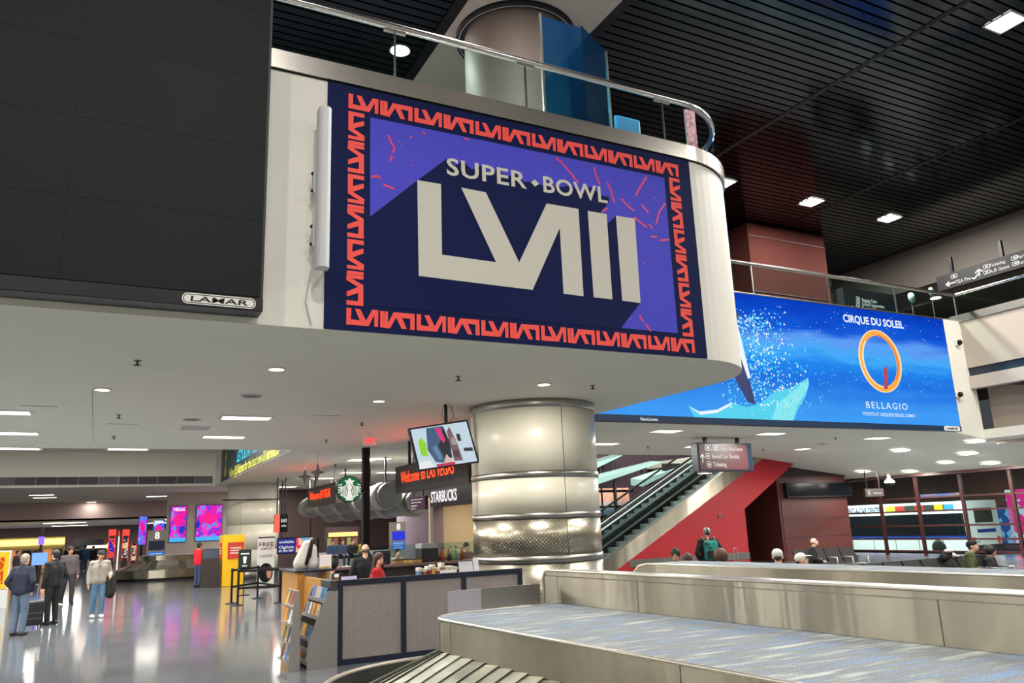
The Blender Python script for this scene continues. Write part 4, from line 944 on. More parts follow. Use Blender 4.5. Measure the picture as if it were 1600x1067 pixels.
    b.cap(K(J['nec'] + Vector((0, .01, -.06))), H((0, .02, -.05)), k * .058, k * .055)
    b.ball(H((0, .012, .03)), (k * .077, k * .096, k * .092), 14, 10, R_); b.ball(H((0, -.022, -.045)), (k * .057, k * .066, k * .072), 12, 8, R_)
    b.cap(H((0, -.088, .01)), H((0, -.104, -.022)), k * .010, k * .014, 6)
    for s in (-1, 1): b.ball(H((s * .078, .02, -.005)), (k * .014, k * .022, k * .034), 8, 6, R_)
    b.ball(H((0, -.078, -.062)), (k * .024, k * .016, k * .011), 8, 6, R_)
    for n, s in (('l', -1), ('r', 1)):
        arm(b, n, -.008); leg(b, n, -.01); foot(b, n, -.008)
        wv, el = J['wr' + n], J['el' + n]; t = (wv - el).normalized(); sd = Vector((-s, 0, 0)) if abs(t.x) < .8 else Vector((0, -1, 0))
        fwd = t; side_ = t.cross(Vector((0, -1, 0)) if abs(t.y) < .8 else Vector((0, 0, 1))).normalized()
        nrm = side_.cross(t).normalized()
        b.cap(K(wv), K(wv + t * .07), k * .029, k * .034)
        for q in range(4):
            o = nrm * ((q - 1.5) * .019); ln = (.072, .082, .076, .058)[q]; base = wv + t * .085 + o
            b.cap(K(base), K(base + t * ln * .5), k * .0105, k * .010, 6); b.cap(K(base + t * ln * .5), K(base + (t * .7 + sd * .6).normalized() * ln * .5 + t * ln * .5), k * .010, k * .009, 6)
        b.cap(K(wv + t * .03 - nrm * .025), K(wv + t * .075 - nrm * .055), k * .013, k * .011, 6)
    def put(me, name, parent=P):
        o = bpy.data.objects.new(name, me); COL.objects.link(o); o.parent = parent; return o
    body = put(remesh(b, v * k * .8, 'body', SKIN[skin], 2), 'body')
    j = MB(); torso(j, .022)
    for n in 'lr': arm(j, n, .018 if sleeves == 'long' else .02, 1.0 if sleeves == 'long' else .3)
    if collar: j.cap(K(J['nec'] + Vector((0, .02, -.04))), K(J['nec'] + Vector((0, .01, .015))), k * .078, k * .07)
    put(remesh(j, v * k, 'jacket' if sleeves == 'long' else 'shirt', cloth(top), 3), 'jacket' if sleeves == 'long' else 'shirt', body)
    tr = MB()
    for x in (-1, 1): tr.cap(K(J['pel'] + Vector((x * .06, 0, .04))), K(J['hp' + ('l' if x < 0 else 'r')]), k * .12, k * .105)
    for n in 'lr': leg(tr, n, .02)
    put(remesh(tr, v * k, 'trousers', cloth(legs), 2), 'trousers', body)
    for n in 'lr':
        f = MB(); foot(f, n, .012); f.cap(K(J['an' + n] + Vector((0, .03, -.05))), K(J['an' + n] + Vector((0, -.16, -.06))), k * .04, k * .036)
        put(remesh(f, v * k * .9, 'shoe', mat('shoe_%d_%d_%d' % shoe, shoe, .5), 1), 'shoe', body)
    kind, hcol = hair
    HM = mat('hair_%d_%d_%d' % hcol, hcol, .55, noise=.3, nscale=40, bump=.3, bscale=60)
    hm = MB()
    if kind in ('short', 'long', 'bun', 'bushy'):
        g = .012 if kind != 'bushy' else .04
        hm.ball(H((0, .022, .042)), (k * (.079 + g), k * (.094 + g), k * (.088 + g)), 14, 10, R_); hm.ball(H((0, .06, -.01)), (k * (.068 + g), k * .058, k * .075), 12, 8, R_)
        if kind == 'long':
            for s in (-1, 0, 1): hm.cap(H((s * .05, .06, .0)), K(J['che'] + R_ @ Vector((s * .07, .13, .0))), k * .05, k * .035)
            for s in (-1, 1): hm.cap(H((s * .075, .02, .03)), H((s * .085, .03, -.16)), k * .026, k * .026)
        put(remesh(hm, v * k, 'hair', HM, 2), 'hair', body)
    elif kind == 'sides':
        for s in (-1, 1): hm.ball(H((s * .055, .045, .0)), (k * .035, k * .05, k * .04), 10, 7, R_)
        hm.ball(H((0, .08, -.005)), (k * .055, k * .035, k * .045), 10, 7, R_); put(remesh(hm, v * k, 'hair', HM, 2), 'hair', body)
    elif kind in ('cap', 'beanie'):
        hm.ball(H((0, .012, .05)), (k * .09, k * .108, k * .085), 14, 10, R_)
        if kind == 'beanie': hm.ball(H((0, .015, .075)), (k * .085, k * .1, k * .09), 12, 8, R_)
        me = remesh(hm, v * k, 'cap', cloth(hcol), 1)
        me2 = me; co_ = put(me2, 'cap', body)
        if kind == 'cap':
            br_ = MB(); br_.cap(H((0, -.07, .05)), H((0, -.15, .035)), k * .055, k * .045, 10)
            for q in br_.v: pass
            zc_ = H((0, -.1, .045)).z
            for q in br_.v: q.z = zc_ + (q.z - zc_) * .2
            br_.build('brim', cloth(hcol), co_, local=True)
        hh_ = MB(); hh_.ball(H((0, .075, -.01)), (k * .062, k * .04, k * .05), 10, 7, R_); put(remesh(hh_, v * k, 'hair', mat('hair_45_34_28', (45, 34, 28), .55), 1), 'hair', body)
    if detail:
        for s in (-1, 1): MB().ball(H((s * .031, -.083, .012)), k * .0095, 8, 6).build('eye', mat('eye_dark', (26, 20, 18), .2), body, local=True)
        for s in (-1, 1): MB().cap(H((s * .017, -.09, .032)), H((s * .046, -.08, .034)), k * .005, k * .004, 5).build('eyebrow', mat('brow', (50, 38, 30), .7), body, local=True)
    return P, J, k
LOCS = {}

# ================================================================== LEFT HALL
def foot(x, y): p = pz(x, y, 0); return (p.x, p.y, 0)
NV = (28, 34, 52)
person('grey haired man in navy jacket and jeans waiting at the left edge, seen from behind', foot(27, 993), 2.55, 1.76, top=NV, legs=(84, 100, 122), shoe=(40, 38, 38), hair=('short', (140, 130, 122)), arms='pocket', detail=2, collar=1)
person('man in black coat and black trousers standing beside the black suitcase', foot(78, 976), -2.5, 1.80, top=(17, 17, 20), legs=(20, 20, 22), shoe=(18, 18, 18), hair=('short', (22, 18, 18)), arms=('bent', 'hang'), detail=2, collar=1)
person('man in grey jacket over white shirt walking towards the camera behind the man in black', foot(103, 944), .3, 1.84, top=(84, 76, 80), legs=(38, 38, 44), hair=('short', (44, 32, 28)), walk=.6, detail=2, skin='tan')
P, J, k = person('man in grey sweater, cap and blue jeans carrying a black coat on his arm', foot(150, 965), .25, 1.74, top=(140, 132, 124), legs=(76, 108, 138), shoe=(214, 212, 208), hair=('cap', (30, 28, 32)), skin='tan', arms=('hang', 'bent'), walk=.15, detail=2)
ct = thing('black_coat', 'black coat hanging over the arm of the man in the grey sweater', 'coat', Vector(foot(150, 965)), .25)
mb = MB(); w_ = (J['elr'] + J['wrr']) / 2 * k
mb.cap(w_ + Vector((0, -.02, -.06)), w_ + Vector((.02, -.03, -.5)), .085, .12); mb.cap(w_ + Vector((.07, .02, -.05)), w_ + Vector((.09, .02, -.42)), .07, .09)
o = bpy.data.objects.new('folded_cloth', remesh(mb, .02, 'folded_cloth', cloth((16, 16, 18)), 2)); COL.objects.link(o); o.parent = ct
person('man in red shirt and jeans standing at the dark self service machine', foot(308, 917), 2.2, 1.74, top=(212, 28, 40), legs=(54, 70, 100), hair=('short', (20, 18, 18)), skin='tan', arms='fwd', detail=2)
g = 'distant travellers in the left hall'
for x, y, h_, tp, lg, rz, hr, lb in [(130, 897, 1.76, (40, 62, 96), (48, 70, 100), 3.1, (24, 20, 20), 'distant traveller with blue backpack walking away from the camera'), (117, 898, 1.7, (26, 26, 30), (30, 30, 34), 3.3, (30, 24, 22), 'distant traveller in black left of the blue backpack'), (143, 893, 1.66, (34, 34, 42), (36, 40, 52), 2.8, (28, 22, 20), 'distant traveller in dark clothes half hidden by the man in the grey sweater'), (57, 905, 1.66, (24, 22, 26), (30, 30, 36), .4, (20, 18, 18), 'distant traveller in black between the navy and black coats'), (22, 912, 1.64, (60, 60, 70), (40, 40, 48), 1.2, (36, 26, 22), 'distant traveller beside the yellow screen'), (104, 895, 1.72, (52, 50, 56), (34, 36, 44), .2, (50, 40, 34), 'distant traveller facing the camera near the black doorway')]:
    person(lb, foot(x, y), rz, h_, top=tp, legs=lg, hair=('short', hr), detail=0, group=g)
bp_ = thing('backpack', 'blue backpack worn by the distant traveller walking away', 'backpack', Vector(foot(130, 897)) + Vector((0, -.2, 1.0)))
MB().bbox(-.16, -.1, 0, .16, .08, .46, .05).build('bag', cloth((36, 70, 120)), bp_, local=True); MB().bbox(-.12, -.15, .05, .12, -.1, .25, .02).build('front_pocket', cloth((30, 56, 96)), bp_, local=True)

def suitcase(name, label, loc, rz, w, d, h, c, group=None):
    t = thing(name, label, 'suitcase', loc, rz, group)
    MB().bbox(-w / 2, -d / 2, .06, w / 2, d / 2, h, .035).build('shell', mat('case_%d_%d_%d' % c, c, .5), t, local=True)
    for z in (.25, .45): MB().bbox(-w / 2 + .04, -d / 2 - .012, h * z + .05, w / 2 - .04, -d / 2, h * z + .08, .004).build('zip_line', DGREY, t, local=True)
    for x in (-1, 1):
        for y in (-1, 1): MB().tube([(x * (w / 2 - .05) - .012, y * (d / 2 - .05), .03), (x * (w / 2 - .05) + .012, y * (d / 2 - .05), .03)], .03, 8).build('wheel', RUBBER, t, local=True)
    mb = MB()
    for x in (-.09, .09): mb.tube([(x, d / 2 - .04, h), (x, d / 2 - .04, h + .38)], .01, 6)
    mb.tube([(-.1, d / 2 - .04, h + .38), (.1, d / 2 - .04, h + .38)], .016, 6); mb.build('handle', MGREY, t, local=True)
    return t
p = foot(49, 981); suitcase('suitcase', 'black upright suitcase between the navy jacket and the black coat', p, .3, .42, .28, .62, (20, 20, 22))

# yellow kiosk box and dark machine
p = pz(346, 917, 0); q = pz(370, 917, 0); wy = q.x - p.x + .35; hy = py(346, 836, p.y).z
yb = thing('yellow_booth', 'tall bright yellow booth with red panels behind the man in red', 'booth', (p.x, p.y, 0))
YEL = mat('booth_yellow', (236, 184, 20), .4)
MB().bbox(p.x, p.y, 0, p.x + wy, p.y + 1.3, hy, .02).build('body', YEL, yb)
f1 = front(p.y); f2 = side(p.x)
RP_ = lit('booth_red_panel', (232, 66, 40), .8); WT_ = lit('panel_white_print', (250, 230, 215), .8)
for fr_, u_, lb in ((f1, p.x + .18, ''), (f2, -p.y - .95, '')):
    fr_.slab(MB(), u_, hy - .95, u_ + .62, hy - .3, .004, .02).build('red_panel', RP_, yb)
    mb = MB()
    for kk in range(3): fr_.rect(mb, u_ + .1, hy - .55 - kk * .1, u_ + .52, hy - .5 - kk * .1, .024)
    mb.build('panel_print', WT_, yb)
mc = thing('self_service_machine', 'dark brown self service machine with tilted screen beside the yellow booth', 'machine', (p.x - .55, p.y - .1, 0))
DB = mat('machine_brown', (44, 36, 34), .4)
MB().prism([(p.y - .1, 0), (p.y + .5, 0), (p.y + .5, 1.45), (p.y + .35, 1.5), (p.y + .12, 1.1), (p.y - .02, 1.0)], p.x - .75, p.x - .1, 'x').build('cabinet', DB, mc)
mb = MB(); mb.add([(p.x - .7, p.y + .13, 1.14), (p.x - .15, p.y + .13, 1.14), (p.x - .15, p.y + .32, 1.46), (p.x - .7, p.y + .32, 1.46)], [(0, 1, 2, 3)]); mb.build('screen', lit('machine_screen', (60, 80, 110), .5), mc)

# carousel number 8 with its tower
def far_carousel(label, cx, cy, hx, r):
    t = thing('baggage_carousel', label, 'baggage carousel', (cx, cy, 0))
    def path(off, n=10):
        rr = r + off; return [(cx + hx + rr * sin(a), cy - rr * cos(a)) for a in [pi * k / n for k in range(n + 1)]] + [(cx - hx - rr * sin(a), cy + rr * cos(a)) for a in [pi * k / n for k in range(n + 1)]]
    MB().prism(path(-.12), 0, .12).build('base', BLACK, t); MB().prism(path(0), .12, .5).build('skirt', STEEL, t)
    def dens(off):
        a = path(off, 16); out = []
        for i in range(len(a)):
            p0, p1 = Vector(a[i]), Vector(a[(i + 1) % len(a)]); n = max(1, round((p1 - p0).length / .34)) if i in (16, 33) else 1
            out += [p0.lerp(p1, j / n) for j in range(n)]
        return out
    o_, i_ = dens(-.06), dens(-1.15)
    for k in range(len(o_)):
        j = (k + 1) % len(o_)
        mb = MB(); mb.add([(o_[k].x, o_[k].y, .50), (o_[j].x, o_[j].y, .515), (i_[j].x, i_[j].y, .935), (i_[k].x, i_[k].y, .92)], [(0, 1, 2, 3)]); mb.build('plate', PL if k % 4 else PL2, t)
    MB().prism(path(-1.15), .75, 1.15).build('platform', STEEL, t); MB().prism(path(-1.25), 1.15, 1.17).build('platform_top', LGREY, t)
    return t
p = pz(176, 912, 0)
far_carousel('far steel baggage carousel in front of the pink posters', p.x + 2.2 + 1.7, p.y + 2.2, 1.7, 2.2)
p8 = py(243, 880, p.y + 2.2); 
def tower(label, x0, y0, x1, y1, Y, base, n_=None, blue=False):
    f = front(Y); a = f.px(x0, y1); b_ = f.px(x1, y0)
    t = thing('carousel_sign_tower', label, 'sign', ((a[0] + b_[0]) / 2, Y, base))
    f.slab(MB(), a[0], base, b_[0], b_[1], -.25, 0).build('cabinet', mat('tower_taupe', (150, 140, 128), .5), t)
    w_ = b_[0] - a[0]; h_ = b_[1] - a[1]
    txt(t, '8', f, (a[0] + b_[0]) / 2, a[1] + h_ * .74, h_ * .2, lit('tower_white', (255, 250, 240), 1.0), align='c', bold=.03)
    f.slab(MB(), a[0] + w_ * .08, a[1] + h_ * .39, b_[0] - w_ * .08, a[1] + h_ * .68, .004, .03).build('upper_screen', lit('tower_blue_screen', (20, 40, 220), 1.0) if blue else lit('tower_dark_screen', (14, 22, 52), .8), t)
    s_ = f.slab(MB(), a[0] + w_ * .06, a[1] + h_ * .06, b_[0] - w_ * .06, a[1] + h_ * .34, .004, .03); s_.build('lower_screen', lit('tower_cyan_screen', (40, 110, 200), .9), t)
    mb = MB()
    for kk in range(3): f.rect(mb, a[0] + w_ * .14, a[1] + h_ * (.11 + .08 * kk), b_[0] - w_ * (.2 + .1 * (kk % 2)), a[1] + h_ * (.13 + .08 * kk), .034)
    mb.build('screen_print', lit('tower_print', (210, 225, 245), .9), t)
    return t
tower('grey sign tower with a white 8 on the far carousel', 228, 828, 261, 880, p.y + 2.2, 1.17)

# pale wall, pink posters and second column behind it
YP = p.y + 5.2
struct('wall_poster', MB().box(py(259, 840, YP).x, YP, 0, py(352, 840, YP).x + 3, YP + .3, ZC), mat('poster_wall', (204, 192, 180), .6))
def screen_mat(name, cols_, scale, k, seed=0, stretch=(1, 1, 1)):
    M = bpy.data.materials.new(name); M.use_nodes = True; M.node_tree.nodes.remove(M.node_tree.nodes['Principled BSDF'])
    tc = N(M, 'ShaderNodeTexCoord'); mp = N(M, 'ShaderNodeMapping'); mp.inputs['Location'].default_value = (seed, seed * .7, seed * .3); mp.inputs['Scale'].default_value = stretch; L(M, tc.outputs['Object'], mp.inputs[0])
    n = N(M, 'ShaderNodeTexNoise'); n.inputs['Scale'].default_value = scale; n.inputs['Detail'].default_value = 3; L(M, mp.outputs[0], n.inputs[0])
    r = N(M, 'ShaderNodeValToRGB'); r.color_ramp.interpolation = 'CONSTANT'
    r.color_ramp.elements[0].position = 0; r.color_ramp.elements[0].color = lin(cols_[0]); r.color_ramp.elements[1].position = .36; r.color_ramp.elements[1].color = lin(cols_[1])
    for i, c in enumerate(cols_[2:]): e = r.color_ramp.elements.new(min(.95, .36 + (.3 / max(1, len(cols_) - 2)) * (i + 1))); e.color = lin(c)
    L(M, n.outputs[0], r.inputs[0]); em = N(M, 'ShaderNodeEmission'); em.inputs[1].default_value = k; L(M, r.outputs[0], em.inputs[0]); L(M, em.outputs[0], M.node_tree.nodes['Material Output'].inputs[0]); return M
MAG = [(40, 60, 200), (255, 30, 170), (120, 60, 230), (255, 60, 190), (90, 150, 255), (255, 20, 150)]
def poster(label, x0, y0, x1, y1, Y, M, strip=True, word=None, group=None):
    f = front(Y); a = f.px(x0, y1); b_ = f.px(x1, y0)
    t = thing('lit_poster', label, 'poster', ((a[0] + b_[0]) / 2, Y, 0 if not strip else a[1]), 0, group)
    if not strip: MB().bbox((a[0] + b_[0]) / 2 - .08, Y, 0, (a[0] + b_[0]) / 2 + .08, Y + .1, a[1] + .1).build('pole', BLACKM, t)
    f.slab(MB(), a[0], a[1], b_[0], b_[1], -.01, .1).build('case', DGREY, t)
    w_ = b_[0] - a[0]; h_ = b_[1] - a[1]
    f.slab(MB(), a[0] + .03, a[1] + (h_ * .12 if strip else .03), b_[0] - .03, b_[1] - .03, .103, .112).build('lit_face', M, t)
    if strip: f.slab(MB(), a[0] + .03, a[1] + .03, b_[0] - .03, a[1] + h_ * .12, .103, .112).build('cyan_strip', lit('poster_cyan', (70, 180, 250), 1.0), t)
    if word: txt(t, word, f, (a[0] + b_[0]) / 2, b_[1] - h_ * .14, h_ * .08, lit('poster_white', (255, 255, 255), 1.1), w=w_ * .7, align='c', bold=.03, lift=.12)
    mb = MB(); f.poly(mb, ellipse((a[0] + b_[0]) / 2, a[1] + h_ * .62, w_ * .3, h_ * .16, 16), .116); mb.build('motif_print', lit('poster_hot', (255, 10, 140), 1.1), t)
    return t
poster('narrow magenta and blue VEGAS poster screen left of the pair', 263, 790, 293, 848, YP - .01, screen_mat('poster_a', MAG, 2.2, 1.0, 3), word='VEGAS')
poster('wider magenta and blue poster screen next to the far cream column', 304, 788, 348, 846, YP - .01, screen_mat('poster_b', MAG, 1.8, 1.0, 9))
poster('small blue poster screen behind the sign tower', 237, 812, 258, 850, YP + 6, screen_mat('poster_c', [(30, 40, 160), (60, 110, 255), (220, 230, 255), (40, 60, 200)], 2, .9, 2), strip=False, word='VEGAS')
poster('slim violet poster screen at the casino edge', 214, 806, 231, 852, YP + 9, screen_mat('poster_d', [(60, 40, 200), (200, 60, 240), (90, 140, 255), (250, 120, 240)], 1.5, .9, 6), strip=False)
pc2 = pz(391, 904, 0); c2x, c2y, r2_ = pc2.x + .2, pc2.y + 1.1, 1.22
cl2 = thing('clad_column', 'far cream clad column between the yellow booth and the free samples board', 'column', (c2x, c2y, 0))
for z0, z1 in ((.3, 1.3), (1.32, 2.45), (2.47, 3.55)):
    for i in range(4): MB().lathe([(r2_ - .02, z0), (r2_, z0), (r2_, z1), (r2_ - .02, z1)], c2x, c2y, 10, -2.2 + i * pi / 2 + .006, -2.2 + (i + 1) * pi / 2 - .006).build('cream_panel', CREAM, cl2)
MB().lathe([(r2_ - .03, 0), (r2_ - .03, ZC)], c2x, c2y, 32).build('core', mat('column_core_pale', (190, 184, 172), .5), cl2)
MB().lathe([(r2_, 0), (r2_ + .02, 0), (r2_ + .02, .28), (r2_, .3)], c2x, c2y, 32).build('base_ring', STEEL2, cl2)
MB().box(c2x - 1.6, c2y - 1.3, 3.58, c2x + 1.4, c2y - 1.24, 3.64).build('curtain_track', BLACKM, cl2)

# stanchions and boards
def stanchion(x, y, label, to=None):
    p = pz(x, y, 0); t = thing('queue_post', label, 'queue post', (p.x, p.y, 0), 0, 'black queue posts')
    MB().lathe([(.001, .03), (.1, .03), (.17, .015), (.175, 0), (.001, 0)], seg=20).build('base', BLACK, t, local=True)
    MB().tube([(0, 0, .02), (0, 0, 1.0)], .034, 10).build('post', BLACK, t, local=True)
    MB().lathe([(.001, 1.03), (.04, 1.02), (.042, .93), (.001, .93)], seg=12).build('head', BLACKM, t, local=True)
    if to:
        q = pz(*to, 0); d = q - p; n = Vector((-d.y, d.x, 0)).normalized() * .008
        for z in (.93, .45):
            mb = MB(); up_ = Vector((0, 0, .06)); a = Vector((0, 0, z)); b_ = a + d
            mb.add([a - n, b_ - n, b_ - n + up_, a - n + up_, a + n, b_ + n, b_ + n + up_, a + n + up_], [(0, 1, 2, 3), (7, 6, 5, 4), (0, 4, 5, 1), (3, 2, 6, 7), (0, 3, 7, 4), (1, 5, 6, 2)]); mb.build('rail', BLACK, t, local=True)
stanchion(361, 943, 'black queue post furthest left, in front of the yellow booth', (402, 935)); stanchion(371, 946, 'black queue post nearest the camera, second from left', (437, 942))
stanchion(402, 935, 'black queue post furthest back below the free samples board', (437, 942)); stanchion(437, 942, 'black queue post furthest right, beside the wooden cabinet')
p = pz(413, 917, 0); f = front(p.y); a = f.px(401, 915); b_ = f.px(430, 838)
fs = thing('sample_board', 'tall white free samples liquor board with a dark haired face', 'sign board', (p.x, p.y, 0))
f.slab(MB(), a[0], .05, b_[0], b_[1], -.04, 0).build('board', PAPER, fs); f.slab(MB(), a[0] - .03, 0, b_[0] + .03, .06, -.25, .2).build('foot', BLACK, fs); f.slab(MB(), a[0], b_[1] - .05, b_[0], b_[1], .001, .006).build('top_bar', BLACK, fs)
w_ = b_[0] - a[0]; h_ = b_[1] - .05; TR = mat('print_dark_red', (96, 20, 28), .6); mid = (a[0] + b_[0]) / 2
txt(fs, 'FREE', f, mid, .05 + h_ * .80, h_ * .085, TR, w=w_ * .86, align='c'); txt(fs, 'SAMPLES', f, mid, .05 + h_ * .735, h_ * .04, TR, w=w_ * .7, align='c'); txt(fs, '! LIQUOR !', f, mid, .05 + h_ * .58, h_ * .05, TR, w=w_ * .84, align='c')
mb = MB(); f.poly(mb, ellipse(mid, .05 + h_ * .26, w_ * .42, h_ * .2, 20) , .006); mb.build('hair_print', BLACK, fs)
mb = MB(); f.poly(mb, ellipse(mid + w_ * .2, .05 + h_ * .26, w_ * .15, h_ * .12, 16), .009); mb.build('face_print', mat('print_skin', (200, 140, 116), .6), fs)
p = pz(383, 930, 0); f = front(p.y); a = f.px(372, 890); b_ = f.px(393, 858)
sb = thing('menu_board', 'small black menu board with a white cup sketch on a thin stand', 'sign board', (p.x, p.y, 0))
f.slab(MB(), a[0], a[1], b_[0], b_[1], -.03, 0).build('board', mat('board_green_black', (22, 34, 30), .5), sb); MB().tube([((a[0] + b_[0]) / 2, p.y + .02, 0), ((a[0] + b_[0]) / 2, p.y + .02, a[1] + .1)], .02, 8).build('stem', BLACKM, sb); MB().lathe([(.001, .02), (.2, .015), (.2, 0), (.001, 0)], (a[0] + b_[0]) / 2, p.y + .02, 18).build('base', BLACK, sb)
mb = MB(); mid = (a[0] + b_[0]) / 2; f.poly(mb, [(mid - .06, a[1] + .42), (mid + .06, a[1] + .42), (mid + .04, a[1] + .2), (mid - .04, a[1] + .2)], .005); f.rect(mb, mid - .14, b_[1] - .16, mid + .14, b_[1] - .12, .005); f.rect(mb, mid - .08, a[1] + .1, mid + .08, a[1] + .13, .005); mb.build('cup_print', PAPER, sb)

# banner on the coffer side
f = side(CXF)
a = f.px(345, 760); t0 = f.px(345, 717); r_ = f.px(462, 702)
bn = thing('connected_banner', 'long dark teal banner with cyan and yellow lettering on the ceiling recess', 'banner', (CXF, -a[0], a[1]))
f.slab(MB(), a[0], ZC + .02, -CYN - .05, 5.9, .004, .02).build('sheet', mat('banner_teal', (22, 48, 62), .45), bn)
CY_ = mat('banner_cyan', (60, 190, 220), .5); YG = mat('banner_yellow', (226, 226, 90), .5)
H_ = 5.9 - ZC
uc = f.px(371, 722); txt(bn, "LET'S STAY CONNECTED!", f, uc[0], uc[1], .42, CY_, w=f.px(420, 700)[0] - uc[0] + 1.5, lift=.026, bold=.03)
txt(bn, 'Follow @LASairport for the latest news & information', f, f.px(359, 746)[0], f.px(359, 746)[1], .36, YG, w=f.px(437, 708)[0] - f.px(359, 746)[0], lift=.026, bold=.02)
mb = MB(); u_ = a[0] + (-CYN - a[0]) * .08; f.rod(mb, [(u_, ZC + .2), (u_ + .5, ZC + 1.2)], .16, .026); f.rod(mb, [(u_ + .55, ZC + .25), (u_ + .1, ZC + 1.1)], .16, .026); f.rod(mb, [(u_ + .3, ZC + .6), (u_ + .35, ZC + 1.35)], .2, .026); mb.build('swoosh_print', YG, bn)

# casino edge far left
f = front(31.0); a = f.px(-30, 922); b_ = f.px(18, 862)
ys = thing('advert_screen', 'bright yellow framed advert screen at the far left edge', 'screen', ((a[0] + b_[0]) / 2, 31, 0))
f.slab(MB(), a[0], .0, b_[0], b_[1] + .05, -.3, 0).build('cabinet', LGREY, ys); f.slab(MB(), a[0] + .04, a[1], b_[0] - .04, b_[1], .004, .03).build('yellow_frame', lit('advert_yellow', (255, 205, 0), 1.0), ys); f.slab(MB(), a[0] + .1, a[1] + .15, b_[0] - .16, b_[1] - .15, .034, .04).build('picture', screen_mat('advert_pic', [(255, 220, 120), (240, 90, 30), (255, 180, 60), (250, 240, 200)], 4, .9, 1), ys)
SH = thing('lit_shop', 'brightly lit shop front with yellow cornice light behind the waiting men', 'shop', (-6, 62, 0))
f = front(62); a = f.px(-20, 905); b_ = f.px(102, 838)
f.slab(MB(), a[0], 0, b_[0], b_[1], -.4, -.1).build('wall', mat('shop_wall', (196, 180, 150), .6), SH)
f.slab(MB(), a[0], b_[1] - .5, b_[0], b_[1] - .1, -.1, .05).build('cornice_light', lit('cornice_yellow', (255, 226, 120), 2.2), SH)
n_ = 7
for i in range(n_):
    x0 = a[0] + (b_[0] - a[0]) * i / n_; x1 = x0 + (b_[0] - a[0]) / n_ * .8
    f.slab(MB(), x0, b_[1] - 2.0, x1, b_[1] - .8, -.1, -.02).build('window_bay', [DGREY, lit('shop_amber', (230, 150, 90), .8), mat('shop_brown', (110, 70, 60), .5)][(i * 2) % 3], SH)
    f.slab(MB(), x0, .2, x1, b_[1] - 2.2, -.1, -.02).build('display_bay', [lit('shop_pale', (240, 210, 170), .8), mat('shop_brown', (110, 70, 60), .5), lit('shop_amber', (230, 150, 90), .8)][i % 3], SH)
f = front(66); a = f.px(112, 905); b_ = f.px(162, 842)
dw = thing('terminal_doorway', 'black framed doorway with a lit overhead sign behind the distant travellers', 'doorway', ((a[0] + b_[0]) / 2, 66, 0))
f.slab(MB(), a[0], 0, a[0] + .8, b_[1], 0, .3).build('jamb', BLACKM, dw); f.slab(MB(), b_[0] - .8, 0, b_[0], b_[1], 0, .3).build('jamb', BLACKM, dw); f.slab(MB(), a[0], b_[1] - 1.0, b_[0], b_[1], 0, .35).build('sign_header', BLACK, dw)
f.slab(MB(), a[0] + .8, 0, b_[0] - .8, b_[1] - 1.0, 0, .02).build('passage', mat('passage_grey', (150, 146, 140), .6), dw)
mb = MB(); f.rect(mb, a[0] + .7, b_[1] - .62, a[0] + 1.9, b_[1] - .42, .37); f.rect(mb, a[0] + 2.6, b_[1] - .62, b_[0] - .3, b_[1] - .42, .37); mb.build('sign_print', lit('header_white', (255, 240, 220), 1.4), dw); mb = MB(); f.poly(mb, ellipse(a[0] + 2.25, b_[1] - .52, .26, .26, 14), .37); mb.build('sign_disc', lit('header_orange', (255, 170, 60), 1.6), dw)
def slot(label, x0, x1, y0, y1, Y, M, seed, topper=True):
    f = front(Y); a = f.px(x0, y1); b_ = f.px(x1, y0); t = thing('slot_machine', label, 'slot machine', ((a[0] + b_[0]) / 2, Y, 0), 0, 'slot machines')
    h_ = b_[1]; w_ = b_[0] - a[0]
    f.slab(MB(), a[0], 0, b_[0], h_ * .92, -.6, 0).build('cabinet', mat('slot_cabinet', (30, 22, 26), .3), t)
    f.slab(MB(), a[0] + w_ * .08, h_ * .42, b_[0] - w_ * .08, h_ * .86, .004, .03).build('screen', M, t)
    f.slab(MB(), a[0], .25, b_[0], h_ * .36, .0, .3).build('button_deck', mat('slot_deck', (60, 30, 30), .3), t)
    for s in (a[0], b_[0] - w_ * .06): f.slab(MB(), s, h_ * .3, s + w_ * .06, h_ * .92, .004, .04).build('light_strip', lit('slot_red', (255, 40, 40), 1.8), t)
    if topper: f.slab(MB(), a[0] - w_ * .05, h_ * .92, b_[0] + w_ * .05, h_ * 1.06, -.3, .05).build('topper', lit('slot_topper', (255, 60, 50), 1.6), t)
SC1 = screen_mat('slot_a', [(120, 20, 160), (230, 80, 40), (60, 40, 180), (250, 180, 120)], 3, 1.0, 4); SC2 = screen_mat('slot_b', [(180, 160, 120), (60, 60, 90), (230, 200, 150), (140, 90, 60)], 3, 1.0, 8)
slot('slot machine with purple screen under the red topper, left of the pair', 166, 181, 831, 893, 50, SC1, 1); slot('slot machine with beige screen under the red topper, right of the pair', 188, 202, 831, 893, 50, SC2, 2)
f = front(49.9); a = f.px(181, 895); b_ = f.px(187, 838); t = thing('light_totem', 'glowing red and white totem between the two slot machines', 'totem', ((a[0] + b_[0]) / 2, 49.9, 0)); f.slab(MB(), a[0], 0, b_[0], b_[1], -.1, 0).build('tube', lit('totem_white', (255, 210, 200), 2.0), t); f.slab(MB(), a[0], b_[1], b_[0], b_[1] + .3, -.1, .05).build('cap', lit('slot_red', (255, 40, 40), 1.8), t)
slot('dim slot machine beside the violet poster', 203, 214, 845, 893, 52, SC2, 2, False)
f = front(48); a = f.px(54, 905); b_ = f.px(70, 836); t = thing('video_totem', 'tall slim black and violet video totem above the waiting men', 'totem', ((a[0] + b_[0]) / 2, 48, 0)); w_ = b_[0] - a[0]
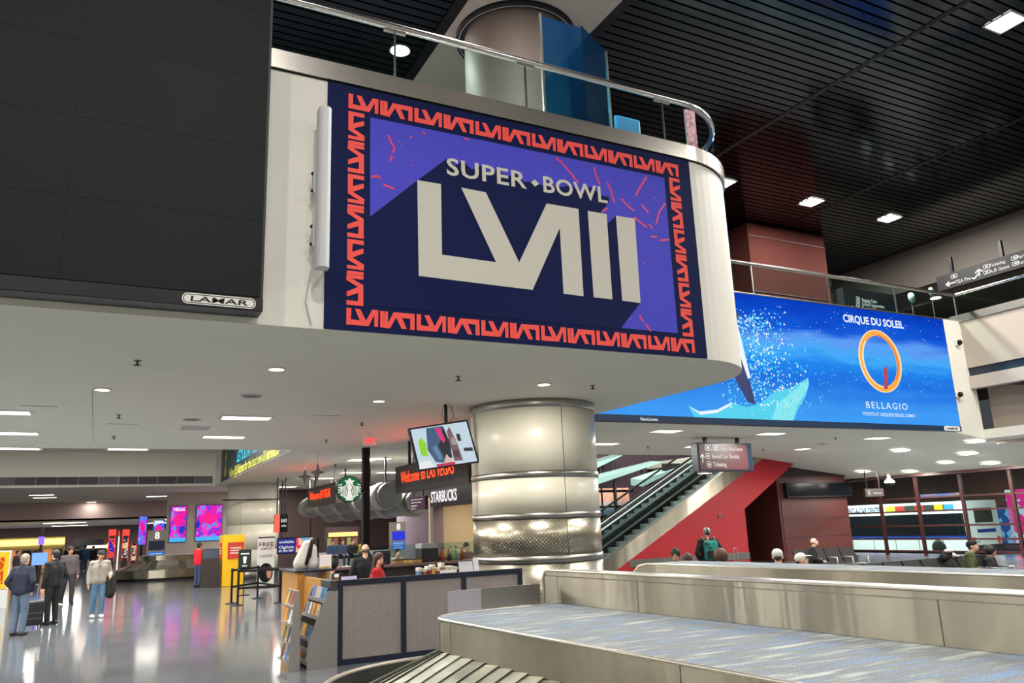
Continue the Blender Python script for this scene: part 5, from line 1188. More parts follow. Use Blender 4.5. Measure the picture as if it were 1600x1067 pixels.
f.slab(MB(), a[0] + w_ * .3, 0, b_[0] - w_ * .3, b_[1] + .4, -.3, 0).build('mast', BLACKM, t); f.slab(MB(), a[0], 1.9, b_[0], 2.3, -.2, .05).build('upper_screen', lit('totem_violet', (150, 110, 255), 1.3), t); f.slab(MB(), a[0] - .2, .9, b_[0] + .2, 1.5, -.2, .05).build('lower_screen', lit('totem_blue', (120, 170, 255), 1.3), t)

# ================================================================== COFFEE SHOP AND SHOPS BEHIND THE DESK
# hanging television
p = pz(697, 632, ZC); f = Fr((p.x, p.y, 0), (1, 0, .155), (-.155, 0, 1))
ft = front(p.y); c4 = [ft.px(*q) for q in ((652, 737), (747, 723), (728, 656), (636, 670))]
tv = thing('hanging_television', 'tilted flat television on a ceiling pole left of the cream column', 'television', (p.x, p.y, c4[0][1]))
def quad(mb, pts, n0, n1, fr=ft):
    vs = [fr.p(u, v, n) for n in (n0, n1) for u, v in pts]; return mb.add(vs, [(3, 2, 1, 0), (4, 5, 6, 7), (0, 1, 5, 4), (1, 2, 6, 5), (2, 3, 7, 6), (3, 0, 4, 7)])
quad(MB(), c4, .0, .07).build('bezel', BLACK, tv)
def lerp4(a, b): # a,b in 0..1 on the screen
    q0 = [c4[0][i] + (c4[1][i] - c4[0][i]) * a for i in (0, 1)]; q1 = [c4[3][i] + (c4[2][i] - c4[3][i]) * a for i in (0, 1)]; return (q0[0] + (q1[0] - q0[0]) * b, q0[1] + (q1[1] - q0[1]) * b)
quad(MB(), [lerp4(.03, .04), lerp4(.97, .04), lerp4(.97, .96), lerp4(.03, .96)], .071, .074).build('screen', lit('tv_pale', (196, 214, 228), .95), tv)
def tvp(pts, c, lift): mb = MB(); ft.poly(mb, [lerp4(*q) for q in pts], lift); mb.build('picture_print', lit('tv_%d_%d_%d' % c, c, .9), tv)
tvp([(.1, .35), (.2, .3), (.22, .6), (.16, .75), (.1, .66)], (150, 215, 40), .078); tvp([(.22, .45), (.3, .15), (.52, .08), (.62, .5), (.55, .94), (.28, .94)], (60, 92, 128), .077)
tvp([(.42, .92), (.5, .92), (.54, .62), (.5, .55), (.45, .7)], (230, 40, 120), .080); tvp([(.40, .5), (.46, .2), (.58, .2), (.6, .6), (.56, .94), (.5, .7)], (20, 30, 38), .079); tvp([(.3, .5), (.36, .2), (.42, .2), (.38, .52)], (96, 134, 168), .0785); tvp([(.62, .5), (.7, .46), (.72, .62), (.64, .66)], (168, 150, 150), .083); tvp([(.6, .2), (.7, .18), (.71, .34), (.62, .36)], (80, 60, 66), .083); tvp([(.02, .05), (.28, .05), (.2, .22), (.04, .2)], (236, 240, 244), .0775); tvp([(.6, .12), (.74, .1), (.72, .5), (.66, .9), (.6, .8)], (120, 90, 96), .079)
tvp([(.8, .3), (.95, .28), (.95, .36), (.8, .38)], (30, 44, 56), .079); tvp([(.42, .1), (.58, .08), (.5, .3)], (226, 190, 180), .081); tvp([(.3, .04), (.6, .04), (.6, .1), (.3, .1)], (200, 40, 90), .082); tvp([(.74, .55), (.8, .54), (.8, .7), (.74, .72)], (40, 40, 40), .079)
mb = MB(); mb.tube([(p.x, p.y + .02, c4[0][1] + .5), (p.x, p.y + .02, ZC)], .035, 8); mb.build('pole', BLACK, tv); MB().bbox(p.x - .2, p.y, c4[0][1] + .25, p.x + .2, p.y + .06, c4[0][1] + .6).build('mount', BLACK, tv)
MB().tube([(p.x - .04, p.y, ZC), (p.x - .1, p.y, ZC - .2), (p.x - .03, p.y, ZC - .35)], .006, 5).build('cable', BLACK, tv); MB().tube([(p.x + .12, p.y, ZC - .02), (p.x + .16, p.y, ZC - .25), (p.x + .04, p.y, ZC - .4)], .006, 5).build('cable', BLACK, tv)

# exit sign
p = pz(578, 676, ZC); t = thing('exit_sign', 'small red exit sign hanging from the ceiling left of the television', 'exit sign', (p.x, p.y, ZC - .32)); f = front(p.y)
f.slab(MB(), p.x - .16, ZC - .32, p.x + .16, ZC - .1, -.03, .03).build('case', PAPER, t); MB().tube([(p.x, p.y, ZC - .1), (p.x, p.y, ZC)], .012, 6).build('stem', LGREY, t); txt(t, 'EXIT', f, p.x, ZC - .27, .12, lit('exit_red', (255, 30, 40), 2.5), w=.25, align='c', lift=.036, bold=.02)

# LED tickers, hung along one line
XT = 7.5; f = side(XT)
LEDR = lit('led_red_orange', (255, 62, 20), 3.2)
def ticker(label, xl, xr, ytop, ybot, s, M):
    a = f.px(xl, ybot); b_ = f.px(xr, ybot); z0, z1 = 2.98, 3.72; mid = 2.98
    t = thing('led_ticker', label, 'ticker', (XT, -a[0], z0), 0, 'red LED tickers')
    f.slab(MB(), a[0], z0, b_[0], z1, -.3, 0).build('housing', mat('ticker_housing', (34, 20, 24), .4), t)
    f.slab(MB(), a[0] + .05, z0 + .16, b_[0] - .05, z1 - .1, .002, .01).build('display', mat('ticker_display', (30, 8, 10), .3), t)
    W_ = b_[0] - a[0]; txt(t, s, f, a[0] + W_ * .1, z0 + .26, .30, LEDR, w=W_ * .74, lift=.016, bold=.0)
    for q in (.15, .85): f.slab(MB(), a[0] + W_ * q - .03, z1, a[0] + W_ * q + .03, ZC, -.18, -.12).build('hanger', BLACKM, t)
    d = bpy.data.lights.new('led_glow', 'AREA'); d.shape = 'RECTANGLE'; d.size = W_ * .8; d.size_y = .4; d.energy = 26; d.color = (1, .12, .06); o = bpy.data.objects.new('led_glow', d); COL.objects.link(o); o.parent = t; o.location = Vector((XT - .06, -(a[0] + b_[0]) / 2, 3.4)) - ORG[t.name]; o.rotation_euler = (0, radians(-70) + pi, 0)
    o.rotation_euler = Vector((-1, 0, .45)).to_track_quat('-Z', 'Y').to_euler()
    return t
ticker('long red LED ticker reading Welcome to LAS VEGAS below the television', 618, 733, 733, 775, 'Welcome to LAS VEGAS', LEDR)
ticker('small far red LED ticker left of the round green sign', 480, 524, 770, 800, 'Welcome to LAS VEGAS', LEDR)
# star ornaments
for x, y, lb in ((476, 745, 'glass star ornament hanging, left of the pair'), (496, 738, 'glass star ornament hanging, right of the pair')):
    pp = py(x, y, 24); t = thing('star_ornament', lb, 'ornament', (pp.x, pp.y, pp.z), 0, 'hanging star ornaments'); ff = front(24)
    st_ = [(pp.x + (.22 if k % 2 == 0 else .08) * cos(pi / 2 + k * pi / 4), pp.z + (.3 if k % 2 == 0 else .09) * sin(pi / 2 + k * pi / 4)) for k in range(8)]
    MB().prism(st_, 23.98, 24.02, 'y').build('star', mat('star_grey', (110, 110, 106), .4, .3), t); MB().tube([(pp.x, 24, pp.z + .3), (pp.x, 24, ZC)], .004, 4).build('thread', MGREY, t)
# black pole with round emblem sign
p = px(571, 860, 7.0); py_ = p.y; xp = 7.0
pl = thing('sign_pole', 'black square pole rising from the coffee counter to the ceiling', 'pole', (xp, py_, 0)); MB().bbox(xp - .1, py_ - .1, 0, xp + .1, py_ + .1, ZC, .01).build('post', BLACK, pl); MB().bbox(xp - .14, py_ - .14, 0, xp + .14, py_ + .14, .06, .01).build('foot_plate', BLACK, pl)
fe = front(py_ - .25); ec = fe.px(546, 764); er = (fe.px(565, 764)[0] - fe.px(527, 764)[0]) / 2
em_ = thing('round_coffee_sign', 'round green and white coffee emblem sign on the black pole', 'sign', (ec[0], py_ - .25, ec[1] - er))
mb = MB(); n_ = 36; c_ = ellipse(ec[0], ec[1], er * 1.06, er * 1.06, n_); mb.add([fe.p(u, v, -.12) for u, v in c_] + [fe.p(u, v, 0) for u, v in c_], [tuple(range(n_))[::-1], tuple(range(n_, 2 * n_))] + [(i, (i + 1) % n_, n_ + (i + 1) % n_, n_ + i) for i in range(n_)]); mb.build('drum', BLACK, em_)
GRN = lit('emblem_green', (0, 110, 66), .8); EWH = lit('emblem_white', (245, 245, 235), .9)
mb = MB(); fe.poly(mb, ellipse(*ec, er, er, 36), .004); mb.build('green_face', GRN, em_)
mb = MB(); fe.poly(mb, [(ec[0] + er * .95 * cos(pi / 2 + k * pi / 5) * (.3 if k % 2 else .5), ec[1] + er * .58 + er * (.14 if k % 2 else .32) * sin(pi / 2 + k * pi / 5)) for k in range(10)], .008); mb.build('crown_print', EWH, em_)
mb = MB(); fe.poly(mb, ellipse(ec[0], ec[1] + er * .14, er * .2, er * .27, 18), .012); fe.poly(mb, [(ec[0] - er * .12, ec[1] - er * .05), (ec[0] + er * .12, ec[1] - er * .05), (ec[0] + er * .3, ec[1] - er * .9), (ec[0] - er * .3, ec[1] - er * .9)], .012); mb.build('figure_print', EWH, em_)
mb = MB()
for s in (-1, 1):
    for k in range(4):
        o0 = .26 + k * .13; fe.rod(mb, [(ec[0] + s * er * (o0 * .9), ec[1] + er * (.34 - k * .06)), (ec[0] + s * er * (o0 + .06), ec[1] + er * .1), (ec[0] + s * er * (o0 - .02), ec[1] - er * .2), (ec[0] + s * er * (o0 + .05), ec[1] - er * .5), (ec[0] + s * er * (o0 * .8), ec[1] - er * (.86 - k * .12))], er * .07, .01)
    for k in range(4): fe.rod(mb, [(ec[0] + s * er * .62, ec[1] + er * (.4 - k * .16)), (ec[0] + s * er * .93, ec[1] + er * (.3 - k * .2))], er * .07, .01)
mb.build('wave_print', EWH, em_)
MB().box(ec[0], py_ - .2, ec[1] - .06, xp, py_ - .1, ec[1] + .0).build('bracket', BLACK, em_)
# grey ducts
for x, y, rr, lb in ((8.6, 0, .42, 'upper round grey duct running over the coffee counter'), (9.6, 0, .42, 'lower round grey duct behind the upper one')):
    zz = 3.1 if x < 9 else 2.85
    t = thing('air_duct', lb, 'duct', (x, 27, zz)); MB().tube([(x, 25.5, zz), (x, 37.5, zz)], rr, 16).build('tube', mat('duct_grey', (110, 114, 116), .45, .5), t)
    for k in range(5):
        o = MB().lathe([(rr + .0, 0), (rr + .05, 0), (rr + .05, .6), (rr, .6)], seg=20).build('sleeve', mat('duct_sleeve', (140, 136, 130), .5), t, local=True); o.rotation_euler = (-pi / 2, 0, 0); o.location = (0, -1.2 + k * 2.6, 0)
    for yy in (26, 31, 37): MB().box(x - .03, yy, zz + rr, x + .03, yy + .04, ZC).build('hanger', DGREY, t)
# coffee shop fascia and box
XSB = 9.4; f = side(XSB); a = f.px(672, 797); b_ = f.px(740, 790)
yN, yF = -b_[0] - .4, -a[0]
sbx = thing('coffee_shop', 'coffee shop kiosk with black lettered fascia behind the column', 'shop', (XSB, yF, 0))
z0, z1 = 2.62, 3.2
f.slab(MB(), -yF, z0, -yN, z1, -.4, 0).build('fascia', mat('fascia_black', (22, 20, 24), .4), sbx)
txt(sbx, 'STARBUCKS', f, -yF + .12, z0 + .15, .32, lit('fascia_letters', (245, 238, 240), 1.2), w=(f.px(718, 780)[0] - f.px(677, 780)[0]), lift=.012, bold=.02)
f.slab(MB(), -yF, 0, -yF + .25, z0, -.35, 0).build('pillar', mat('shop_pillar', (128, 112, 118), .5), sbx)
f.slab(MB(), -yF, 0, -yN, z0 + .3, -2.0, -1.8).build('back_wall', mat('shop_cream', (206, 188, 156), .6), sbx)
MB().box(XSB, yF, 0, XSB + 2.0, yF + .15, z0 + .3).build('end_wall', mat('shop_cream', (206, 188, 156), .6), sbx)
f.slab(MB(), -yF + .9, .9, -yF + 2.2, 2.2, -1.78, -1.7).build('doorway', mat('shop_doorway', (60, 34, 30), .5), sbx)
f.slab(MB(), -yF + .3, 0, -yN, 1.05, -.9, -.2).build('counter', mat('shop_counter', (70, 52, 48), .4), sbx); f.slab(MB(), -yF + .25, 1.05, -yN, 1.1, -.95, -.15).build('countertop', mat('shop_top', (40, 36, 36), .3), sbx)
d = bpy.data.lights.new('shop_light', 'AREA'); d.size = 1.5; d.energy = 60; d.color = (1, .86, .66); o = bpy.data.objects.new('shop_light', d); COL.objects.link(o); o.parent = sbx; o.location = Vector((XSB + 1.0, (yN + yF) / 2, 2.9)) - ORG[sbx.name]
f.slab(MB(), -yF, z0 + .3, -yN, z0 + .35, -2.0, -.4).build('soffit', WHITE, sbx)
# purple directory sign
f = side(8.7); a = f.px(640, 798); b_ = f.px(664, 774); t = thing('directory_sign', 'small purple hanging directory sign left of the black fascia', 'sign', (8.7, -a[0], a[1]))
f.slab(MB(), a[0], a[1], b_[0], b_[1], -.1, 0).build('panel', mat('directory_purple', (72, 26, 66), .4), t)
w_, h_ = b_[0] - a[0], b_[1] - a[1]
for k, s in enumerate(('Ground Transportation', 'Rental Car Shuttle', 'Baggage', 'Exits')): txt(t, s, f, a[0] + w_ * .12, b_[1] - h_ * (.26 + .22 * k), h_ * .1, EWH, w=w_ * (.76, .66, .4, .3)[k], lift=.012)
for q in (.2, .8): MB().tube([(8.75, -(a[0] + w_ * q), b_[1]), (8.75, -(a[0] + w_ * q), ZC)], .02, 6).build('hanger', BLACKM, t)
# second tower with 8 further back and mauve pillar
tower('sign tower with a white 8 and bright blue screen behind the coffee counter', 611, 815, 634, 862, 31.0, 0.0, blue=True)
p = py(642, 850, 32.5); t = thing('round_pillar', 'mauve round pillar right of the blue screen tower', 'column', (p.x + .3, 33, 0)); MB().lathe([(1.0, 0), (1.0, ZC)], p.x + .6, 33, 24).build('shaft', mat('pillar_mauve', (138, 122, 134), .35), t); MB().lathe([(1.01, 0), (1.03, 0), (1.03, .3), (1.01, .3)], p.x + .6, 33, 24).build('base_ring', STEEL2, t)
# shops at the back of that hall
YB = 46; f = front(YB)
struct('wall_shops', MB().box(py(430, 850, YB).x, YB, 0, 34, YB + .3, ZC), mat('shops_wall', (74, 54, 52), .6))
def bay(name, label, cat, x0, y0, x1, y1, Y, M, th=.1):
    f = front(Y); a = f.px(x0, y1); b_ = f.px(x1, y0); t = thing(name, label, cat, ((a[0] + b_[0]) / 2, Y, a[1])); f.slab(MB(), a[0], a[1], b_[0], b_[1], -th, 0).build('panel', M, t); return t, f, a, b_
t, f, a, b_ = bay('menu_screen', 'wide glowing blue and pink food menu screen above the wooden cabinet', 'screen', 433, 838, 491, 866, 38, BLACK)
w_, h_ = b_[0] - a[0], b_[1] - a[1]
f.slab(MB(), a[0] + .04, a[1] + .04, a[0] + w_ * .5, b_[1] - .04, .003, .01).build('blue_half', lit('menu_blue', (24, 40, 130), .9), t); f.slab(MB(), a[0] + w_ * .5, a[1] + .04, b_[0] - .04, b_[1] - .04, .003, .01).build('pink_half', screen_mat('menu_pink', [(250, 120, 130), (240, 60, 90), (250, 190, 150), (120, 170, 230)], 2.5, 1.0, 5), t)
for k, (s, q) in enumerate((('available', .66), ('Ogilvie', .34), ('at the bar', .14))): txt(t, s, f, a[0] + w_ * .04, a[1] + h_ * q, h_ * .16, EWH, w=w_ * .4, lift=.016)
for q in (.1, .9): MB().tube([(a[0] + w_ * q, 38.05, b_[1]), (a[0] + w_ * q, 38.05, ZC)], .03, 6).build('hanger', BLACKM, t)
t, f, a, b_ = bay('shop_sign', 'narrow red and black lit sign beside the far cream column', 'sign', 428, 803, 450, 832, 36, BLACK)
w_, h_ = b_[0] - a[0], b_[1] - a[1]; f.slab(MB(), a[0], a[1], a[0] + w_ * .4, b_[1], .003, .02).build('red_half', screen_mat('sign_red', [(240, 40, 40), (255, 110, 90), (200, 20, 30)], 3, 1.1, 2), t); txt(t, 'BARS', f, a[0] + w_ * .5, a[1] + h_ * .55, h_ * .18, EWH, w=w_ * .42, lift=.02); txt(t, 'OPEN', f, a[0] + w_ * .52, a[1] + h_ * .3, h_ * .1, EWH, w=w_ * .36, lift=.02)
for q in (.2, .8): MB().tube([(a[0] + w_ * q, 36.05, b_[1]), (a[0] + w_ * q, 36.05, ZC)], .03, 6).build('hanger', BLACKM, t)
# bar niche with glowing sign and seated people
t, f, a, b_ = bay('bar_niche', 'dim bar niche with a warm lit sign at the back of the hall', 'shop', 508, 822, 562, 872, 40, mat('bar_dark', (50, 38, 40), .5), .3)
w_, h_ = b_[0] - a[0], b_[1] - a[1]; f.slab(MB(), a[0] + w_ * .08, b_[1] - h_ * .32, b_[0] - w_ * .1, b_[1] - h_ * .18, .01, .25).build('lit_header', lit('bar_warm', (250, 200, 120), 1.6), t)
for k in range(5): f.slab(MB(), a[0] + w_ * (.05 + .19 * k), a[1] + h_ * .2, a[0] + w_ * (.17 + .19 * k), b_[1] - h_ * .36, .01, .06).build('window_bay', [lit('bar_a', (200, 190, 120), .6), lit('bar_b', (180, 110, 80), .6), mat('bar_c', (110, 80, 70), .5)][k % 3], t)
f.slab(MB(), a[0] - .5, 0, b_[0] + 3, 1.0, .6, .9).build('bar_counter', mat('bar_counter', (190, 188, 186), .4), t)
for k, (x, c, lb) in enumerate(((508, (60, 80, 110), 'far bar guest in blue at the left'), (523, (70, 80, 110), 'far bar guest in slate blue in the middle'), (538, (40, 34, 40), 'far bar guest in dark clothes'), (553, (170, 140, 60), 'far bar guest in mustard yellow at the right'))):
    q = pz(x, 878, 0.2); person(lb, (py(x, 860, 39.0).x, 39.0 - 1.4, 0.35), .2 * k, 1.7, pose='sit', top=c, hair=('short', (34, 26, 24)), detail=0, arms='lap', group='far bar guests')

# coffee counter behind the desk with its clutter
YQ = 18.2; x0 = py(500, 870, YQ).x; x1 = py(735, 870, YQ).x + 1.0
cc = thing('coffee_counter', 'long dark coffee counter with stone top behind the information desk', 'counter', ((x0 + x1) / 2, YQ, 0))
MB().bbox(x0, YQ, 0, x1, YQ + .6, 1.14).build('body', mat('counter_brown', (48, 38, 38), .45), cc); MB().bbox(x0 - .1, YQ - .12, 1.14, x1, YQ + .7, 1.2, .01).build('top', mat('counter_top', (118, 92, 92), .25), cc)
MB().box(x0 + .8, YQ + .5, 1.2, x1, YQ + .52, 1.62).build('glass_guard', GLASS, cc)
random.seed(21)
def bottle(x, y, z, h_, c, label, group):
    t = thing('bottle', label, 'bottle', (x, y, z), 0, group); r = h_ * .14
    MB().lathe([(.001, 0), (r, 0), (r, h_ * .6), (r * .4, h_ * .76), (r * .36, h_ * .95)], seg=10).build('body', mat('bottle_%d_%d_%d' % c, c, .2), t, local=True); MB().lathe([(.001, h_), (r * .42, h_), (r * .42, h_ * .92), (.001, h_ * .92)], seg=8).build('cap', BLACK, t, local=True)
bc = [((120, 150, 50), 'olive'), ((70, 120, 70), 'green'), ((180, 60, 50), 'red'), ((210, 190, 90), 'yellow'), ((60, 60, 70), 'black'), ((150, 160, 60), 'lime'), ((90, 140, 120), 'teal'), ((200, 200, 190), 'white'), ((130, 70, 40), 'amber')]
for k in range(9):
    xx = py(685 + k * 5.2, 875, YQ).x; bottle(xx, YQ + .18 + .1 * (k % 2), 1.2, random.uniform(.24, .36), bc[k][0], '%s syrup bottle in the row on the coffee counter' % bc[k][1], 'syrup bottles on the coffee counter')
def box_item(name, label, cat, x, y, z, w_, d_, h_, c, group=None, rz=0, lid=None):
    t = thing(name, label, cat, (x, y, z), rz, group); MB().bbox(-w_ / 2, -d_ / 2, 0, w_ / 2, d_ / 2, h_, .008).build('body', mat('item_%d_%d_%d' % c, c, .5, noise=.2, nscale=14), t, local=True)
    if lid: MB().bbox(-w_ / 2 - .004, -d_ / 2 - .004, h_ * .75, w_ / 2 + .004, d_ / 2 + .004, h_ + .004, .006).build('lid', mat('item_%d_%d_%d' % lid, lid, .5), t, local=True)
    return t
box_item('espresso_machine', 'black and steel espresso machine on the coffee counter', 'coffee machine', py(674, 870, YQ).x, YQ + .3, 1.2, .42, .4, .42, (34, 34, 38), lid=(150, 150, 150))
for x, c, lb in ((624, (150, 120, 70), 'tan pastry tray on the counter, left'), (638, (200, 170, 90), 'pale pastry tray on the counter, middle'), (652, (170, 140, 80), 'brown pastry tray on the counter, right')): box_item('pastry_tray', lb, 'tray', py(x, 880, YQ).x, YQ + .1, 1.2, .24, .2, .1, c, 'pastry trays', lid=(60, 50, 40))
box_item('laptop_screen', 'dark point of sale screen in the middle of the coffee counter', 'screen', py(604, 872, YQ).x, YQ + .35, 1.2, .4, .06, .3, (26, 26, 30), lid=(40, 40, 46))
# on the information desk: standing books, papers, cups, clipboards
for k in range(9):
    x = 656 + k * 7; pp = py(x, 895, YK + .35)
    c = [(90, 140, 190), (200, 80, 50), (150, 40, 40), (230, 180, 60), (120, 60, 50), (180, 120, 90), (60, 90, 60), (140, 90, 120), (80, 60, 60)][k]
    nm = ['pale blue', 'orange red', 'dark red', 'yellow', 'brown', 'tan', 'green', 'mauve', 'black brown'][k]
    box_item('guide_book', '%s guide book standing on the desk ledge near the column' % nm, 'book', pp.x, YK + .4, 1.12, .055, .16, random.uniform(.2, .3), c, 'guide books on the desk ledge', lid=(225, 215, 200))
MB().bbox(kx0 + 1.2, YK + .25, 1.08, kx1 - .05, YK + .6, 1.12).build('book_ledge', NAVYF, ks)
def leaning(name, label, cat, x, y, z, w_, h_, tilt, c, rz=0):
    t = thing(name, label, cat, (x, y, z), rz); mb = MB(); dy = h_ * sin(tilt); dz = h_ * cos(tilt)
    mb.add([(-w_ / 2, 0, 0), (w_ / 2, 0, 0), (w_ / 2, dy, dz), (-w_ / 2, dy, dz), (-w_ / 2, .01, 0), (w_ / 2, .01, 0), (w_ / 2, dy + .01, dz), (-w_ / 2, dy + .01, dz)], [(0, 1, 2, 3), (7, 6, 5, 4), (0, 4, 5, 1), (2, 6, 7, 3), (1, 5, 6, 2), (0, 3, 7, 4)]); mb.build('sheet', mat('sheet_%d_%d_%d' % c, c, .6), t, local=True)
    mb = MB(); mb.tube([(0, dy + .005, dz * .6), (0, dy + .12, 0)], .008, 5); mb.build('prop', MGREY, t, local=True); return t
for x, y, w_, h_, c, lb in ((545, 898, .25, .2, (206, 200, 232), 'lilac paper on a clip stand at the desk, leftmost'), (573, 903, .25, .14, (196, 208, 226), 'low pale blue paper stand beside the woman in red'), (700, 893, .3, .2, (214, 208, 206), 'blank white sign card on the desk before the books'), (728, 888, .26, .32, (200, 200, 204), 'tall white sign card leaning near the column'), (744, 882, .1, .36, (210, 208, 210), 'narrow white sign card next to the column')):
    pp = py(x, y, YK + .2); leaning('sign_card', lb, 'sign card', pp.x, YK + .14, 1.1 if x > 600 else 1.1, w_, h_, .25, c)
MB().bbox(kx0 + .04, YK + .1, 1.06, kx1 - .05, YK + .32, 1.1).build('front_ledge', NAVYF, ks)
pp = py(505, 880, YK + FW - .3)
leaning('notice_board', 'tall white notice card standing on the rear counter', 'sign card', py(508, 880, YK + FW - .3).x, YK + FW - .35, 1.08, .22, .5, .05, (236, 228, 222))
def cup(x, label):
    t = thing('paper_cup', label, 'cup', (x, YK + FW - .3, 1.08)); MB().lathe([(.001, 0), (.035, 0), (.045, .12), (.001, .12)], seg=12).build('cup', PAPER, t, local=True); MB().lathe([(.0455, .03), (.047, .08)], seg=12).build('sleeve', mat('cup_sleeve', (150, 110, 70), .7), t, local=True); MB().lathe([(.047, .12), (.045, .135), (.001, .135)], seg=12).build('lid', PAPER, t, local=True)
cup(py(526, 878, YK + FW - .3).x, 'white paper cup with brown sleeve on the rear counter'); 
bagx = py(495, 878, YK + FW).x
t = thing('tote_bag', 'white and black tote bag with handles heaped on the cabinet', 'bag', (bagx - .25, YK + FW - .2, 1.34))
mb = MB(); mb.cap((-.1, 0, .1), (.02, 0, .42), .14, .1); mb.cap((.1, 0, .08), (.12, 0, .34), .12, .1); o = bpy.data.objects.new('bag_body', remesh(mb, .02, 'bag_body', cloth((206, 200, 192)), 2)); COL.objects.link(o); o.parent = t; MB().tube([(.05, -.1, .2), (.1, -.12, .55), (.2, -.08, .55), (.2, -.05, .2)], .02, 6).build('handle', BLACK, t, local=True); MB().cap((-.02, -.12, .1), (.08, -.1, .5), .035, .03).build('dark_strap', BLACK, t, local=True)
t = thing('teddy_bag', 'tan gift bag with arched handle beside the white card', 'bag', (bagx + .08, YK + FW - .3, 1.08)); MB().bbox(-.1, -.05, 0, .1, .05, .3, .02).build('bag_body', mat('gift_tan', (196, 160, 110), .6, noise=.3, nscale=9), t, local=True); MB().tube([(-.08, 0, .3), (-.05, 0, .4), (.05, 0, .4), (.08, 0, .3)], .014, 6).build('handle', mat('gift_tan', (196, 160, 110), .6), t, local=True)
# staff
def stand_at(x, y, Y, ztop, h_): q = py(x, y, Y); return (q.x, Y, 0)
person('woman with long brown hair in a red top seated behind the information desk', (py(590, 890, YK + .95).x, YK + .95, .40), 1.1, 1.62, pose='sit', top=(196, 30, 40), legs=(30, 30, 36), hair=('long', (70, 44, 34)), arms='lap', detail=2, turn=-.9)
person('bald man in black shirt standing at the coffee counter, back turned', stand_at(571, 850, 16.2, 1.7, 1.74), 2.9, 1.72, top=(22, 22, 26), legs=(30, 30, 34), hair=('sides', (110, 90, 78)), sleeves='short', arms='bent', detail=2)
person('dark haired barista in white shirt leaning over behind the coffee counter', stand_at(612, 870, 19.4, 1.5, 1.6), .2, 1.56, top=(224, 220, 212), legs=(34, 34, 40), hair=('short', (24, 18, 18)), arms='fwd', lean=.7, nod=.8, detail=1)
person('person in dark hood sitting behind the rear counter with the paper cup', (py(521, 880, YK + FW + .6).x, YK + FW + .7, .2), 2.6, 1.66, pose='sit', top=(26, 24, 28), legs=(26, 26, 30), hair=('bushy', (20, 18, 20)), arms='lap', detail=1)
person('barista in patterned maroon top near the shop doorway', stand_at(728, 862, 19.6, 1.5, 1.6), .3, 1.58, top=(120, 60, 66), legs=(34, 34, 40), hair=('short', (40, 22, 20)), arms='fwd', detail=1)

# ================================================================== SEATING HALL ON THE RIGHT
YEs = YO + .25                              # near face of the escalator
f = front(YEs)
e0 = f.px(945, 905); e1 = f.px(1165, 737)
slope = (e1[1] - e0[1]) / (e1[0] - e0[0])
def ez(x): return e0[1] + (x - e0[0]) * slope              # lower edge of the steel cladding line
xa_ = e0[0] - 1.0; xb_ = e1[0] + 3.5
th = f.px(1050, 778)[1] - ez(f.px(1050, 778)[0])           # band height at its upper edge
top_ = lambda x: ez(x) + .0
lowz = lambda x: ez(x) - .62
es = thing('escalator', 'escalator with steel sides climbing right above the red wall', 'escalator', (e0[0] + 4, YEs + .7, 0))
zt0 = f.px(1000, 851)[1] - ez(f.px(1000, 851)[0])
def along(mb, dz0, dz1, y0, y1, x0=xa_, x1=xb_):
    """sloped beam between two offsets from the cladding line"""
    return mb.add([(x0, y0, ez(x0) + dz0), (x1, y0, ez(x1) + dz0), (x1, y0, ez(x1) + dz1), (x0, y0, ez(x0) + dz1), (x0, y1, ez(x0) + dz0), (x1, y1, ez(x1) + dz0), (x1, y1, ez(x1) + dz1), (x0, y1, ez(x0) + dz1)], [(0, 1, 2, 3), (7, 6, 5, 4), (0, 4, 5, 1), (3, 2, 6, 7), (0, 3, 7, 4), (1, 5, 6, 2)])
nseg = 6
for i in range(nseg):
    xs_, xe_ = xa_ + (xb_ - xa_) * i / nseg, xa_ + (xb_ - xa_) * (i + 1) / nseg
    along(MB(), 0, .62, YEs, YEs + .06, xs_ + .006, xe_ - .006).build('side_panel', STEEL, es)
along(MB(), .62, .68, YEs - .02, YEs + .1).build('skirt_trim', STEEL2, es)
along(MB(), .68, 1.35, YEs + .04, YEs + .055).build('glass_side', glass('escalator_glass', (228, 240, 237)), es)
along(MB(), 1.37, 1.42, YEs + .02, YEs + .08).build('handrail', RUBBER, es)
along(MB(), .62, .68, YEs + 1.2, YEs + 1.3).build('skirt_trim', STEEL2, es)
along(MB(), .68, 1.35, YEs + 1.25, YEs + 1.265).build('glass_side', MATS['escalator_glass'], es)
along(MB(), 1.37, 1.42, YEs + 1.22, YEs + 1.3).build('handrail', RUBBER, es)
along(MB(), 1.28, 1.34, YEs + 1.19, YEs + 1.22).build('light_strip', lit('rail_light', (220, 230, 225), .9), es)
nst = int((xb_ - xa_) / .4)
STP = mat('step_grey', (150, 150, 152), .5, .2)
for i in range(nst):
    x0 = xa_ + i * .4; z = ez(x0) + .5
    MB().box(x0, YEs + .12, z - .18, x0 + .4, YEs + 1.18, z + .03).build('step', STP, es)
